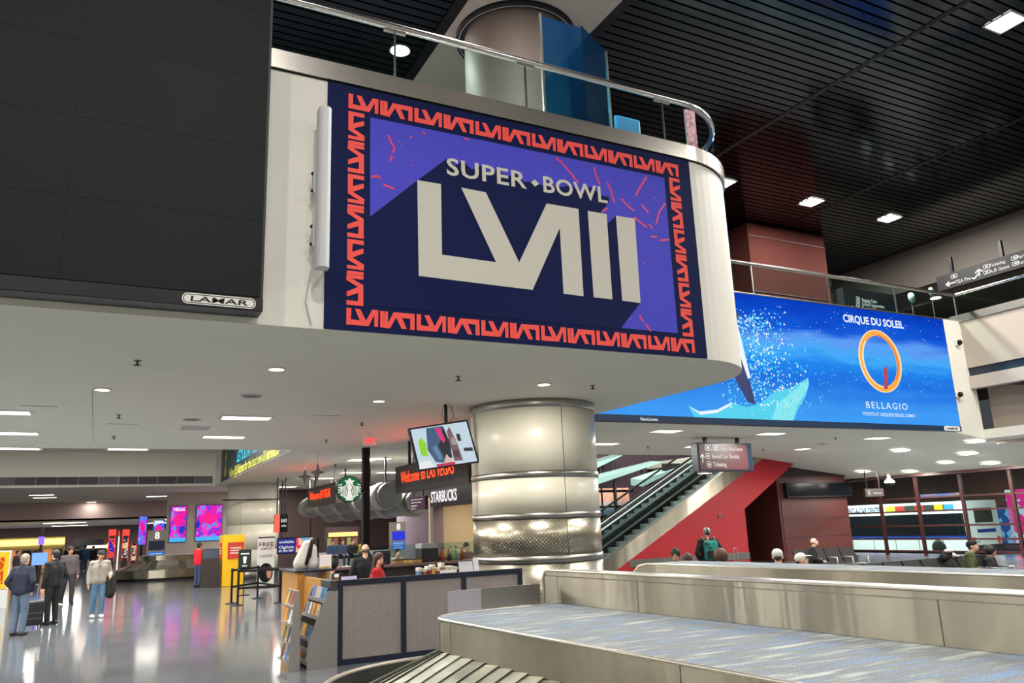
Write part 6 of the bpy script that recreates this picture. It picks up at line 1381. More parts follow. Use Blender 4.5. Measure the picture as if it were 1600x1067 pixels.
# a second escalator behind it, going the same way
e2 = thing('escalator', 'second dark escalator beyond the first one', 'escalator', (e0[0] + 4, YEs + 2.6, 0))
along(MB(), .1, .66, YEs + 2.0, YEs + 2.06).build('side_panel', DGREY, e2); along(MB(), .66, 1.3, YEs + 2.02, YEs + 2.035).build('glass_side', MATS['escalator_glass'], e2); along(MB(), 1.3, 1.37, YEs + 1.98, YEs + 2.07).build('handrail', RUBBER, e2)
along(MB(), 1.24, 1.29, YEs + 1.97, YEs + 1.99).build('light_strip', MATS['rail_light'], e2)
along(MB(), .1, .66, YEs + 3.2, YEs + 3.26).build('side_panel', DGREY, e2); along(MB(), 1.3, 1.37, YEs + 3.18, YEs + 3.27).build('handrail', RUBBER, e2)
for i in range(nst):
    x0 = xa_ + i * .4; MB().box(x0, YEs + 2.1, ez(x0) + .32, x0 + .4, YEs + 3.15, ez(x0) + .53).build('step', STP, e2)
# red triangle wall below the escalator
rx = f.px(1167, 830)[0]; rt = f.px(1245, 720)
rz_ = f.px(1165, 795)[1]
rx0 = e0[0] - e0[1] / slope
struct('wall_red', MB().prism([(rx0 + .2, 0), (rx, 0), (rx, rz_), (rt[0], rt[1]), (rt[0] + .6, rt[1] + .6), (rt[0] + .2, ez(rt[0] + .2)), (rx0 + .2, ez(rx0 + .2))], YEs + .0, YEs + .2, 'y'), REDW)
struct('baseboard_red', MB().box(rx0 + 1.0, YEs - .02, .28, rx, YEs, .55), STEEL2)
# the sloping red soffit reaches back
struct('wall_red_soffit', MB().add([(rx, YEs + .2, rz_), (rt[0], YEs + .2, rt[1]), (rt[0], YEs + 3.3, rt[1]), (rx, YEs + 3.3, rz_), (rx, YEs + .2, rz_ + .1), (rt[0], YEs + .2, rt[1] + .1), (rt[0], YEs + 3.3, rt[1] + .1), (rx, YEs + 3.3, rz_ + .1)], [(0, 1, 2, 3), (7, 6, 5, 4), (0, 4, 5, 1), (1, 5, 6, 2), (2, 6, 7, 3), (3, 7, 4, 0)]), REDW)
p = f.px(1124, 806); t = thing('wall_box', 'small grey box on the red wall above the backpack man', 'switch box', (p[0], YEs, p[1])); MB().bbox(p[0] - .06, YEs - .06, p[1] - .07, p[0] + .06, YEs, p[1] + .07).build('case', MGREY, t); MB().ball((p[0], YEs - .06, p[1]), .03, 8, 6).build('button', BLACK, t)
# maroon block with black screen
YBk = YO + 1.2; fb = front(YBk)
bx0 = fb.px(1222, 800)[0]; bx1 = fb.px(1326, 800)[0]
wb = struct('wall_maroon', MB().box(bx0, YBk, 0, bx1, YBk + 5, ZC), MAROON)
for yy in (782, 810, 838): zz = fb.px(1275, yy)[1]; MB().box(bx0 + .01, YBk - .012, zz - .012, bx1, YBk, zz + .012).build('joint', MAROOND, wb)
struct('wall_maroon_left', MB().box(bx0 - .12, YBk + .02, 0, bx0, YBk + 5, ZC), MAROON)
struct('wall_maroon_top', MB().box(bx0 - .05, YBk - .06, fb.px(1275, 745)[1], bx1, YBk, ZC), MAROOND)
a = fb.px(1225, 778); b_ = fb.px(1322, 753)
t = thing('dark_screen', 'long black switched off screen on the maroon wall', 'screen', ((a[0] + b_[0]) / 2, YBk - .2, a[1])); fb.slab(MB(), a[0], a[1], b_[0], b_[1], .061, .22).build('housing', BLACK, t); fb.slab(MB(), a[0] + .05, a[1] + .05, b_[0] - .05, b_[1] - .05, .221, .23).build('display', mat('display_off', (12, 14, 18), .15), t)
# dark gap with bright glass edges behind the red wall
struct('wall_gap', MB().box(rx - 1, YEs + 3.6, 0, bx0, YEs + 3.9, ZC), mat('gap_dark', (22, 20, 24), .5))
gd = thing('glass_door', 'narrow glass door lit by the added lamp between red wall and maroon block', 'door', (rx + .9, YEs + 1.5, 0))
for k, xx in enumerate((.35, .75, 1.15)):
    MB().box(rx + xx, YEs + 1.5, 0, rx + xx + .05, YEs + 1.56, 1.95).build('stile', LGREY if k else STEEL2, gd)
    MB().box(rx + xx + .05, YEs + 1.52, .05, rx + xx + .38, YEs + 1.535, 1.95).build('pane', glass('door_glass', (120, 140, 150), 2.2), gd)
lamp(rx + 1.3, YEs + 2.6, ZC - .9, .6, .4, 60, 'added lamp inside the dark passage beside the red wall', 'added passage lamps')  # lamp added to bring out glints in the dark gap
MB().box(rx + 1.2, YEs + 2.5, ZC - .9, rx + 1.4, YEs + 2.7, ZC).build('stem', BLACKM, [o for o in COL.objects if o.get('label') == 'added lamp inside the dark passage beside the red wall'][0])
# escalator well behind: mural, glass canopies, dark wall
YWl = YEs + 7.0; fw2 = front(YWl)
struct('wall_well', MB().box(13.3, YWl, 0, bx0 + 3, YWl + .3, 9), mat('well_wall', (58, 42, 52), .6))
struct('ceiling_well', MB().box(XS, YO, 8.2, bx0 + 3, YWl, 8.4), mat('well_ceiling', (50, 54, 60), .6))
struct('wall_well_left', MB().box(13.3, YO, 0, 13.5, YWl, 9), mat('well_wall', (58, 42, 52), .6))
a = fw2.px(925, 842); b_ = fw2.px(981, 762)
mu = thing('landscape_mural', 'colourful desert landscape mural behind the escalator', 'mural', ((a[0] + b_[0]) / 2, YWl, a[1]))
fw2.slab(MB(), a[0], a[1], b_[0], b_[1], .004, .05).build('backing', DGREY, mu)
w_, h_ = b_[0] - a[0], b_[1] - a[1]
for y0, y1, c, nz_ in ((.72, 1, (232, 178, 150), .2), (.58, .72, (206, 196, 200), .15), (.45, .58, (110, 150, 176), .2), (.36, .46, (24, 30, 26), .2), (.0, .38, (120, 140, 40), .75)):
    fw2.slab(MB(), a[0], a[1] + h_ * y0, b_[0], a[1] + h_ * y1, .051, .056).build('painted_band', mat('mural_%d_%d_%d' % c, c, .5, noise=nz_, nscale=2.2), mu)
mb = MB()
for k in range(9): x = a[0] + w_ * (.05 + .11 * k); fw2.poly(mb, ellipse(x, a[1] + h_ * (.1 + .2 * ((k * 37) % 10) / 10), w_ * .07, h_ * .06, 10), .058)
mb.build('painted_bush', mat('mural_leaf', (40, 110, 40), .5, noise=.5, nscale=4), mu)
for x, y, x2, y2, lb in ((925, 735, 972, 712, 'left glass canopy in the escalator well'), (930, 758, 1035, 722, 'long glass canopy in the escalator well'), (1005, 760, 1065, 730, 'right glass canopy in the escalator well')):
    Yc = YEs + {925: 5.9, 930: 4.7, 1005: 3.5}[x]; fc = front(Yc); a, b_ = fc.px(x, y), fc.px(x2, y2)
    t = thing('glass_canopy', lb, 'canopy', (a[0], Yc, a[1]), 0, 'glass canopies in the well')
    mb = MB(); mb.add([(a[0], Yc, a[1]), (b_[0], Yc, b_[1]), (b_[0], Yc + .9, b_[1] + .1), (a[0], Yc + .9, a[1] + .1), (a[0], Yc, a[1] + .3), (b_[0], Yc, b_[1] + .03), (b_[0], Yc + .9, b_[1] + .13), (a[0], Yc + .9, a[1] + .4)], [(0, 1, 2, 3), (7, 6, 5, 4), (0, 4, 5, 1), (1, 5, 6, 2), (2, 6, 7, 3), (3, 7, 4, 0)]); mb.build('pane', mat('canopy_glass', (150, 186, 180), .2), t)
    for q in (.3, .7): xx = a[0] + (b_[0] - a[0]) * q; MB().tube([(xx, Yc + .1, 0), (xx, Yc + .1, a[1] + (b_[1] - a[1]) * q)], .04, 6).build('post', DGREY, t)
    MB().box(a[0] - .5, Yc, a[1] - 1.0, b_[0] + .5, Yc + .1, a[1] - .9).build('beam', BLACK, t)

# hanging brown wayfinding sign
p = pz(1120, 690, ZC); Yh = p.y - 1.2; fh = front(Yh)
q4 = [fh.px(*q) for q in ((1093, 738), (1178, 733), (1176, 687), (1087, 697))]
hs = thing('wayfinding_sign', 'brown hanging wayfinding sign with arrow, Rental Car Shuttle and Ticketing', 'sign', (q4[0][0], Yh, q4[0][1]))
x0, x1 = q4[0][0], q4[1][0]; z0, z1 = q4[0][1] + .03, (q4[2][1] + q4[3][1]) / 2
MB().bbox(x0, Yh, z0, x1, Yh + .32, z1, .02).build('box', mat('sign_box_navy', (24, 38, 54), .35), hs)
fh.slab(MB(), x0 + .05, z0 + .05, x1 - .22, z1 - .05, .003, .01).build('face', mat('sign_brown', (74, 42, 44), .4), hs)
w_, h_ = x1 - x0, z1 - z0; SW = lit('sign_white', (240, 238, 232), .9)
txt(hs, 'Public Bus/Limos', fh, x0 + w_ * .40, z0 + h_ * .72, h_ * .13, SW, w=w_ * .42, lift=.016); txt(hs, 'Rental Car Shuttle', fh, x0 + w_ * .24, z0 + h_ * .45, h_ * .14, SW, w=w_ * .5, lift=.016); txt(hs, 'Ticketing', fh, x0 + w_ * .25, z0 + h_ * .17, h_ * .14, SW, w=w_ * .24, lift=.016)
def picto(u, v, s, t, fr, parent, nm='pictogram'):
    mb = MB(); o1, o2 = rrect(u, v, u + s, v + t, s * .15, 3), rrect(u + s * .1, v + s * .1, u + s * .9, v + t - s * .1, s * .1, 3)
    for k in range(len(o1)): j = (k + 1) % len(o1); fr.poly(mb, [o1[k], o1[j], o2[j], o2[k]], .016)
    fr.rect(mb, u + s * .3, v + t * .3, u + s * .7, v + t * .7, .016); mb.build(nm, SW, parent)
for u, v in ((.13, .72), (.27, .72), (.13, .43), (.145, .14)): picto(x0 + w_ * u, z0 + h_ * v, w_ * (.11 if v > .7 else .07), h_ * .2, fh, hs)
mb = MB(); fh.rod(mb, [(x0 + w_ * .07, z0 + h_ * .3), (x0 + w_ * .07, z0 + h_ * .58)], .035, .016); fh.rod(mb, [(x0 + w_ * .035, z0 + h_ * .48), (x0 + w_ * .07, z0 + h_ * .6), (x0 + w_ * .105, z0 + h_ * .48)], .035, .016); mb.build('arrow', SW, hs)
for q in (.2, .8): MB().bbox(x0 + w_ * q - .05, Yh + .1, z1, x0 + w_ * q + .05, Yh + .2, ZC).build('hanger', BLACKM, hs)

# window wall and the bus outside
XWN = 32.0
yw0, yw1 = 12.0, 30.5
fr_ = thing('window_2', 'window wall with dark red mullions facing the bus bay', 'window', (XWN, 20, 0)); del fr_['category']; fr_['kind'] = 'structure'
ym = [px(x, 800, XWN).y for x in (1378, 1437, 1508, 1588)]; dy = (ym[0] - ym[3]) / 3
ys = [ym[3] - dy * 2, ym[3] - dy] + ym[::-1] + [ym[0] + dy, ym[0] + 2 * dy, ym[0] + 3 * dy]
zs = [px(1515, y, XWN).z for y in (862, 842, 820, 796)] + [px(1515, 774, XWN).z]
ztop = zl
for y in ys: MB().box(XWN - .06, y - .06, 0, XWN + .06, y + .06, ztop).build('mullion', WINRED, fr_)
for z in [max(.04, zs[0])] + zs[1:]: MB().box(XWN - .04, ys[0], z - .035, XWN + .04, ys[-1], z + .035).build('transom', WINRED, fr_)
for a, c in zip(ys, ys[1:]):
    for z0_, z1_ in zip([.04] + zs[1:], zs[1:] + [ztop]): MB().box(XWN - .006, a + .06, z0_ + .03, XWN + .006, c - .06, z1_ - .03).build('pane', GLASS, fr_)
struct('wall_window_head', MB().box(XWN - .2, -26, px(1515, 738, XWN).z, XWN + .2, 31, zl + .3), mat('head_dark', (70, 40, 40), .5))
struct('wall_window_end', MB().box(bx1 - .3, YBk + 4.8, 0, 34, YBk + 5.1, zl + .5), MAROOND)
struct('wall_window_near', MB().box(XWN - .1, -26, 0, XWN + .1, ys[0], zl), MAROOND)
# bus bay
struct('floor_bus_bay', MB().box(33.5, -26, -.9, 60, 90, -.5), mat('asphalt', (84, 84, 86), .6))
struct('wall_bus_bay', MB().box(52, -26, -.5, 52.4, 90, 6), mat('bay_wall', (150, 120, 112), .6))
struct('ceiling_bus_bay', MB().box(33, -26, 4.6, 52, 90, 4.9), mat('bay_ceiling', (120, 108, 104), .7))
for k, yy in enumerate((14, 20, 26, 32, 38)):
    lamp(38.0, yy, 4.58, 1.4, .5, 750, ['bus bay lamp nearest the right edge', 'bus bay lamp above the bus tail', 'bus bay lamp above the bus middle', 'bus bay lamp above the bus front', 'bus bay lamp furthest away'][k], 'bus bay lamps')
XBus = 40.0; fbs = side(XBus)
bu0 = fbs.px(1300, 830)[0]; bu1 = fbs.px(1512, 830)[0]; zt_ = fbs.px(1400, 787)[1]; zb_b = fbs.px(1400, 868)[1]
bus = thing('shuttle_bus', 'long white shuttle bus with rent a car lettering outside the windows', 'bus', (XBus, -(bu0 + bu1) / 2, -.5))
u0b, u1b = bu0 - 3, bu1 + .1
WB = mat('bus_white', (226, 228, 230), .35)
fbs.slab(MB(), u0b, zb_b + .25, u1b, zt_, -2.6, 0).build('body', WB, bus)
hz = zt_ - zb_b
fbs.slab(MB(), u0b, zb_b + hz * .38, u1b - .2, zb_b + hz * .78, .004, .03).build('window_band', mat('bus_glass', (22, 26, 30), .12), bus)
fbs.slab(MB(), u0b, zb_b + hz * .33, u1b, zb_b + hz * .38, .004, .02).build('blue_stripe', mat('bus_blue', (30, 60, 140), .4), bus)
txt(bus, 'RENT-A-CAR CENTER', fbs, fbs.px(1322, 800)[0], zt_ - hz * .17, hz * .11, mat('bus_letter', (24, 60, 96), .5), w=fbs.px(1378, 800)[0] - fbs.px(1322, 800)[0], lift=.01, bold=.03)
for k, c in enumerate(((200, 200, 60), (190, 60, 40), (40, 70, 60), (180, 50, 40), (60, 60, 60), (210, 180, 40), (60, 140, 180))):
    x = 1384 + k * 15; q = fbs.px(x, 797); fbs.slab(MB(), q[0], zt_ - hz * .17, q[0] + .6, zt_ - hz * .05, .004, .012).build('logo_patch', mat('bus_logo_%d' % k, c, .5), bus)
for u in (bu0 - 1.0, bu0 + (bu1 - bu0) * .8):
    o = MB().lathe([(.001, -.15), (.3, -.15), (.42, -.12), (.42, .12), (.3, .15), (.001, .15)], seg=20).build('wheel', RUBBER, bus, local=True); o.rotation_euler = (0, pi / 2, 0); o.location = Vector((XBus + .12, -u, -.08)) - ORG[bus.name]
for k in range(6):
    u = bu0 + (bu1 - bu0) * k / 6; fbs.slab(MB(), u, zb_b + .28, u + .03, zb_b + hz * .32, .004, .012).build('panel_seam', MGREY, bus)
# its rear end, facing the camera
Yb2 = -u1b; ff = front(Yb2 - .0); w_ = 2.6; h_ = zt_ - zb_b; a = (XBus, zb_b); b_ = (XBus + 2.6, zt_)
ff.slab(MB(), a[0] + w_ * .22, b_[1] - h_ * .4, b_[0] - w_ * .2, b_[1] - h_ * .14, .004, .03).build('rear_window', mat('bus_rear_glass', (60, 66, 60), .15), bus); ff.slab(MB(), a[0] + w_ * .25, a[1] + h_ * .42, b_[0] - w_ * .15, a[1] + h_ * .48, .004, .01).build('rear_lettering', mat('bus_blue', (30, 60, 140), .4), bus)
for s_ in (.06, .86): ff.slab(MB(), a[0] + w_ * s_, a[1] + h_ * .22, a[0] + w_ * (s_ + .08), a[1] + h_ * .34, .004, .03).build('tail_light', lit('tail_red', (220, 60, 50), .9), bus)
ff.slab(MB(), a[0], a[1] + h_ * .08, b_[0], a[1] + h_ * .2, .0, .08).build('bumper', DGREY, bus)
# bright adverts beyond
f9 = side(51.9); 
for x0_, y0_, x1_, y1_, M, lb in ((1438, 768, 1500, 780, screen_mat('bay_mountain', [(220, 150, 120), (250, 200, 170), (170, 170, 240), (200, 120, 90)], 1.2, .9, 3, (1, .3, 1.5)), 'long orange mountain picture across the bus bay'), (1560, 790, 1581, 850, screen_mat('bay_blue', [(60, 120, 190), (130, 190, 230), (40, 90, 160), (200, 220, 240)], .8, .8, 5), 'blue bus stop poster beyond the second bus'), (1583, 760, 1640, 850, screen_mat('bay_pink', [(240, 240, 250), (250, 60, 150), (210, 220, 240), (230, 120, 200)], .6, .9, 7), 'white and pink poster at the right edge beyond the bus')):
    a, b_ = f9.px(x0_, y1_), f9.px(x1_, y0_); t = thing('lit_poster', lb, 'poster', (51.9, -a[0], a[1])); f9.slab(MB(), a[0], a[1], b_[0], b_[1], -.05, .02).build('case', DGREY, t); f9.slab(MB(), a[0] + .05, a[1] + .05, b_[0] - .05, b_[1] - .05, .021, .03).build('lit_face', M, t)
# restroom sign and dome camera
p = on_slope(1365, 737); zl_ = p.z; Yr = p.y; fr3 = front(Yr); a, b_ = fr3.px(1353, 776), fr3.px(1380, 763)
t = thing('restroom_sign', 'small hanging restroom sign left of the dome camera', 'sign', ((a[0] + b_[0]) / 2, Yr, a[1])); fr3.slab(MB(), a[0], a[1], b_[0], b_[1], -.1, 0).build('panel', mat('restroom_brown', (66, 52, 52), .5), t); w_ = b_[0] - a[0]; h_ = b_[1] - a[1]; txt(t, 'Restrooms', fr3, a[0] + w_ * .42, a[1] + h_ * .3, h_ * .3, SW, w=w_ * .45, lift=.01); picto(a[0] + w_ * .12, a[1] + h_ * .2, h_ * .5, h_ * .6, fr3, t)
for q in (.15, .85): MB().tube([(a[0] + w_ * q, Yr + .05, b_[1]), (a[0] + w_ * q, Yr + .05, slz(a[0] + w_ * q))], .035, 6).build('hanger', BLACKM, t)
p = on_slope(1388, 740); t = thing('dome_camera', 'white dome security camera under the ceiling before the windows', 'camera', (p.x, p.y, p.z)); MB().lathe([(.001, 0), (.06, 0), (.08, -.2), (.22, -.34), (.22, -.4), (.18, -.42)], seg=16).build('housing', WHITE, t, local=True); MB().ball((0, 0, -.42), (.16, .16, .14), 14, 8).build('dome', BLACK, t, local=True)
for x, y, lb in ((1495, 536, 'small round security camera beside the blue screen corner'), (1496, 617, 'small dark security camera low beside the blue screen')):
    q = py(x, y, YS - .02); t = thing('security_camera', lb, 'camera', (q.x, YS - .02, q.z)); MB().ball((0, -.1, 0), (.09, .09, .09), 12, 8).build('dome', BLACK, t, local=True); MB().bbox(-.1, -.06, -.1, .1, .02, .1, .03).build('mount', WHITE, t, local=True)

# linked seating
SEATL = mat('seat_vinyl', (34, 33, 34), .35)
def bench(label, loc, rz, n, group):
    t = thing('linked_seats', label, 'seating', loc, rz, group); w_ = .58
    for i in range(n):
        x = (i - (n - 1) / 2) * w_
        mb = MB(); mb.add([(x - .26, .08, .48), (x + .26, .08, .48), (x + .26, .3, .92), (x - .26, .3, .92), (x - .26, .13, .47), (x + .26, .13, .47), (x + .26, .35, .91), (x - .26, .35, .91)], [(0, 1, 2, 3), (7, 6, 5, 4), (0, 4, 5, 1), (1, 5, 6, 2), (2, 6, 7, 3), (3, 7, 4, 0)]); mb.build('backrest', SEATL, t, local=True)
        MB().bbox(x - .26, -.4, .4, x + .26, .1, .46, .02).build('seat', SEATL, t, local=True)
    for i in range(n + 1):
        x = (i - n / 2) * w_; MB().tube([(x, .2, .42), (x, .16, .66), (x, -.28, .66), (x, -.3, .42)], .018, 6).build('armrest', STEEL2, t, local=True)
    MB().box(-n * w_ / 2, -.06, .32, n * w_ / 2, .02, .4).build('beam', STEEL2, t, local=True)
    for x in (-n * w_ / 2 + .3, n * w_ / 2 - .3):
        mb = MB(); mb.tube([(x, -.02, .32), (x, -.02, .06)], .03, 6); mb.tube([(x, -.34, .03), (x, .3, .03)], .025, 6); mb.build('leg', STEEL2, t, local=True)
    return t
gs = pz(1465, 846, 1.27); 
def head_at(x, y, z): q = pz(x, y, z); return q
sx_ = gs.x; sy_ = gs.y
bd = Vector((pz(1560, 872, .92).x - pz(1345, 886, .92).x, pz(1560, 872, .92).y - pz(1345, 886, .92).y, 0))
p0, p1 = pz(1338, 884, .92), pz(1560, 866, .92)
ang = atan2(p1.y - p0.y, p1.x - p0.x)
mid = (p0 + p1) / 2; nb_ = max(5, round((p1 - p0).length / .58))
bn_ = bench('row of black linked seats with the man in the green jacket', (mid.x, mid.y, 0), ang, nb_, 'black linked seats')
fwd = Vector((sin(ang), -cos(ang), 0))
def sit_on(x, back=0.0):
    """point on the green bench row under picture column x"""
    q = pz(x, 870, .92); d = Vector((cos(ang), sin(ang), 0)); s = (Vector((q.x, q.y, 0)) - Vector((mid.x, mid.y, 0))).dot(d); return Vector((mid.x, mid.y, 0)) + d * s + fwd * .1
q = sit_on(1470); person('man in olive green jacket and black cap slouching over his phone', (q.x, q.y, -.02), ang + .55, 1.78, pose='sit', top=(78, 84, 48), legs=(44, 60, 92), hair=('cap', (22, 22, 26)), skin='fair', arms='lap', lean=.25, nod=.9, detail=2)
q = pz(1543, 852, 1.12); person('person with dark curly hair sitting low behind the right end seats', (q.x, q.y, -.1), ang + .3, 1.62, pose='sit', top=(30, 28, 30), hair=('bushy', (34, 26, 22)), arms='lap', skin='tan', nod=.5, detail=1)
t = thing('duffel_bag', 'black bag standing on the seats behind the man in green', 'bag', sit_on(1441) + Vector((0, .25, .92))); mb = MB(); mb.cap((-.1, .1, .0), (.08, .1, .08), .1, .09); o = bpy.data.objects.new('bag_body', remesh(mb, .025, 'bag_body', cloth((20, 20, 22)), 2)); COL.objects.link(o); o.parent = t; MB().ball((.02, .05, .14), (.12, .08, .045), 10, 7).build('pale_cloth', cloth((210, 204, 196)), t, local=True)
q = sit_on(1500) - fwd * .42; t = thing('white_cap', 'white cap lying on top of the seat backs', 'cap', (q.x, q.y, .92)); MB().ball((0, 0, .03), (.11, .09, .06), 10, 7).build('crown', cloth((225, 222, 214)), t, local=True); MB().bbox(.06, -.06, .0, .2, .06, .015, .005).build('brim', cloth((225, 222, 214)), t, local=True)
# bald man's bench
q = pz(1262, 840, 1.27); b2p = Vector((q.x, q.y, 0)); bench('black linked seats with the bald man in black', (q.x + .75, q.y - .1, 0), radians(-8), 4, 'black linked seats')
person('bald man in black coat sitting reading his phone before the maroon wall', (q.x, q.y - .05, -.02), radians(40), 1.74, pose='sit', top=(20, 20, 23), legs=(24, 24, 28), hair=('sides', (120, 96, 84)), arms='lap', lean=.2, nod=.7, skin='fair', detail=2)
for x, y, z, c, hr, rz, lb, sk in ((1055, 859, 1.51, (60, 60, 66), ('short', (26, 22, 22)), -.75, 'dark haired man facing the camera over the steel carousel side', 'tan'), (1074, 867, 1.46, (70, 60, 56), ('short', (70, 52, 42)), 2.6, 'brown haired head next to the man facing the camera', 'fair'), (1126, 862, 1.49, (70, 50, 44), ('bushy', (84, 52, 34)), 3.0, 'bushy brown haired head below the red wall', 'fair'), (1214, 860, 1.5, (200, 196, 186), ('cap', (214, 210, 200)), 2.4, 'person in pale hood left of the white cap', 'fair'), (1246, 865, 1.42, (60, 50, 50), ('cap', (226, 220, 206)), .9, 'person in white cap bending forward beside the pale hood', 'fair')):
    q = pz(x, y, z); person(lb, (q.x, q.y, 0), rz, z + .02, top=c, hair=hr, skin=sk, arms='bent', detail=2, nod=.6 if 'bending' in lb else 0, group='travellers standing behind the carousels')
# man with backpack
q = pz(1104, 823, 1.76); P, J, k = person('standing man in black hoodie and grey patterned cap before the red wall, back turned', (q.x, q.y, 0), 2.7, 1.74, top=(20, 21, 24), legs=(28, 28, 32), hair=('cap', (170, 168, 166)), arms='pocket', detail=2)
bp_ = thing('backpack', 'black and teal patterned backpack on the man before the red wall', 'backpack', (q.x, q.y, 0), 2.7)
MB().bbox(-.17, .13, .98, .17, .3, 1.44, .06).build('bag', mat('pack_pattern', (30, 120, 110), .7, noise=.95, nscale=9), bp_, local=True); MB().bbox(-.12, .3, 1.02, .12, .34, 1.2, .02).build('front_pocket', cloth((18, 30, 30)), bp_, local=True)
for s in (-1, 1): MB().tube([(s * .13, .16, 1.42), (s * .14, .02, 1.52), (s * .14, -.14, 1.4), (s * .13, -.15, 1.2)], .02, 6).build('strap', BLACK, bp_, local=True)
q = pz(1155, 880, .55); suitcase('suitcase', 'dark suitcase with raised handle right of the backpack man', (q.x, q.y, 0), .2, .42, .26, .62, (26, 24, 28))
q = pz(1130, 880, .9); t = thing('pole_stand', 'thin dark pole standing before the red wall', 'pole', (q.x, q.y, 0)); MB().tube([(0, 0, 0), (-.15, .3, 1.75)], .012, 6).build('rod', BLACK, t, local=True); MB().lathe([(.001, .02), (.12, .015), (.12, 0), (.001, 0)], seg=14).build('base', BLACK, t, local=True)

# ================================================================== UPPER LEVEL SIGNS AND GLASS
f = side(29.0); a, b_ = f.px(1466, 455), f.px(1640, 385)
z1 = f.px(1466, 432)[1]; z0 = f.px(1466, 456)[1]
t = thing('overhead_sign', 'long black overhead sign to Ticketing and A B Gates', 'sign', (29, -a[0], z0)); w_, h_ = b_[0] - a[0], z1 - z0
f.slab(MB(), a[0], z0, b_[0], z1, -.3, 0).build('box', BLACK, t)
def sgn(s, x0, x1, frac, hh): u0_, u1_ = f.px(x0, 420)[0], f.px(x1, 420)[0]; txt(t, s, f, u0_, z0 + h_ * frac, h_ * hh, SW, w=u1_ - u0_, lift=.012)
sgn('TSA Pre', 1490, 1514, .16, .24); sgn('Ticketing', 1547, 1573, .56, .2); sgn('A,B Gates', 1546, 1578, .2, .2); sgn('Parking', 1592, 1620, .56, .2); sgn('Food', 1592, 1612, .2, .2)
mb = MB(); u_ = f.px(1516, 420)[0]; f.rod(mb, [(u_, z0 + h_ * .25), (u_ + .1, z0 + h_ * .15), (u_ + .35, z0 + h_ * .5)], .06, .012); mb.build('check_mark', SW, t)
for x, fr0 in ((1484, .56), (1537, .55), (1536, .2), (1583, .55), (1583, .2)): u_ = f.px(x, 420)[0]; picto(u_, z0 + h_ * fr0, .26, h_ * .26, f, t)
mb = MB(); u_ = f.px(1474, 420)[0]; f.rod(mb, [(u_ + .4, z0 + h_ * .3), (u_, z0 + h_ * .3)], .06, .012); f.rod(mb, [(u_ + .15, z0 + h_ * .44), (u_, z0 + h_ * .3), (u_ + .15, z0 + h_ * .16)], .06, .012); u2 = f.px(1529, 420)[0]; f.rod(mb, [(u2, z0 + h_ * .2), (u2, z0 + h_ * .62)], .06, .012); f.rod(mb, [(u2 - .15, z0 + h_ * .48), (u2, z0 + h_ * .64), (u2 + .15, z0 + h_ * .48)], .06, .012); mb.build('arrow', SW, t)
for q in (.14, .6): MB().bbox(29.1, -(a[0] + w_ * q) - .06, z1, 29.22, -(a[0] + w_ * q) + .06, ZU - 1.7, .01).build('hanger', BLACKM, t)
# second overhead sign behind the balustrade
fy = front(19.0); a, b_ = fy.px(1335, 500), fy.px(1400, 455)
t = thing('overhead_sign', 'black directory sign with Baggage Claim and Ground Transportation behind the glass rail', 'sign', ((a[0] + b_[0]) / 2, 19, ZRF)); 
xL, xR = a[0] - .4, b_[0] + .3; zT = fy.px(1365, 456)[1]
fy.slab(MB(), xL, ZRF, xR, zT, -.3, 0).build('cabinet', mat('dir_dark', (26, 32, 38), .4), t)
for k, s in enumerate(('Baggage Claim', 'Ground Transportation', 'Terminal 3', 'Hourly Parking')):
    y_ = 468 + k * 6.4; pa = fy.px(1347, y_ + 3); txt(t, s, fy, pa[0], pa[1], .13, SW, w=(.9, 1.35, .8, 1.0)[k] * .9, lift=.012); picto(pa[0] - .32, pa[1] - .02, .2, .18, fy, t)
mb = MB(); pa = fy.px(1333, 488); fy.rod(mb, [(pa[0], pa[1] - .15), (pa[0], pa[1] + .25)], .05, .012); fy.rod(mb, [(pa[0] - .15, pa[1]), (pa[0], pa[1] - .18), (pa[0] + .15, pa[1])], .05, .012); mb.build('arrow', SW, t)
# round pale discs (frosted lamps) behind the glass
for x, y, r, lb in ((1391, 475, .24, 'pale round wall disc behind the glass rail, left'), (1424, 465, .22, 'pale round wall disc behind the glass rail, middle'), (1455, 456, .2, 'pale round wall disc behind the glass rail, right')):
    q = py(x, y, 19.6); t = thing('round_wall_disc', lb, 'disc', (q.x, 19.6, q.z), 0, 'pale discs on the upper glass'); o = MB().lathe([(.001, .02), (r, .02), (r, 0), (.001, 0)], seg=24).build('disc', mat('disc_pale', (170, 190, 188), .5), t, local=True); o.rotation_euler = (pi / 2, 0, 0); MB().tube([(0, .02, 0), (0, .02, ZRF - q.z)], .012, 5).build('stem', MGREY, t, local=True)
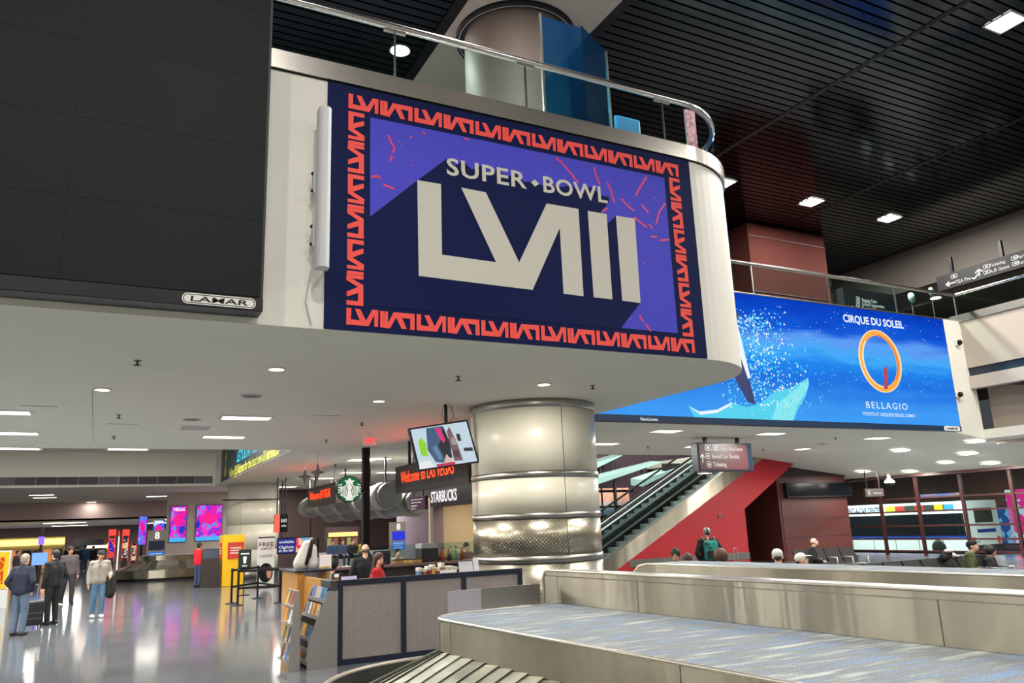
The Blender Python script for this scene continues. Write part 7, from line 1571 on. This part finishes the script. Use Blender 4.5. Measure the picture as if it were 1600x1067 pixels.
# tall glass screen with painted blue reflection, blue seat back and poster strip behind the balcony rail
Yg = YW + 1.5; fg = front(Yg); q4 = [fg.px(*q) for q in ((848, 215), (975, 225), (968, 36), (845, 44))]
t = thing('glass_screen', 'tall glass screen with blue reflection painted in, standing behind the balcony rail', 'glass screen', (q4[0][0], Yg, ZB))
zlo = ZB - .1; xa1, xb1 = q4[3][0], q4[2][0]; zh = (q4[2][1] + q4[3][1]) / 2
xm = fg.px(912, 100)[0]
MB().box(xa1, Yg, zlo, xm, Yg + .02, zh - .05).build('pane', TEAL, t)
mb = MB(); mb.add([(xm, Yg, zlo), (xb1, Yg + .5, zlo), (xb1, Yg + .5, zh), (xm, Yg, zh), (xm, Yg + .02, zlo), (xb1, Yg + .52, zlo), (xb1, Yg + .52, zh), (xm, Yg + .02, zh)], [(0, 1, 2, 3), (7, 6, 5, 4), (0, 4, 5, 1), (1, 5, 6, 2), (2, 6, 7, 3), (3, 7, 4, 0)]); mb.build('pane', TEAL, t)
for x, y in ((xa1, Yg), (xb1, Yg + .5)): MB().box(x - .02, y - .01, zlo, x + .02, y + .04, zh).build('edge_post', STEEL2, t)
q = fg.px(965, 208); t = thing('blue_seat', 'blue seat back showing behind the balcony glass', 'seat', (q[0] - .05, Yg - .5, ZB)); MB().bbox(q[0] - .42, Yg - .55, ZB - .05, q[0] + .12, Yg - .45, q[1] + .02, .08).build('backrest', mat('seat_blue', (30, 120, 170), .5), t); MB().box(q[0] - .3, Yg - .5, ZB - .1, q[0], Yg - .1, ZB + .1).build('seat', mat('seat_blue', (30, 120, 170), .5), t)
q0, q1 = fg.px(1052, 228), fg.px(1063, 190); t = thing('poster_strip', 'narrow pink and white poster strip behind the curved balcony glass', 'poster', (q0[0], Yg - .4, ZB)); MB().box(q0[0], Yg - .42, ZB - .1, q1[0], Yg - .4, q1[1]).build('sheet', mat('strip_pink', (210, 120, 140), .5, noise=.8, nscale=14), t); MB().tube([(q0[0], Yg - .4, ZB - .1), (q0[0], Yg - .4, q1[1])], .015, 6).build('post', MGREY, t)
bpy.data.scenes.remove(TMP)
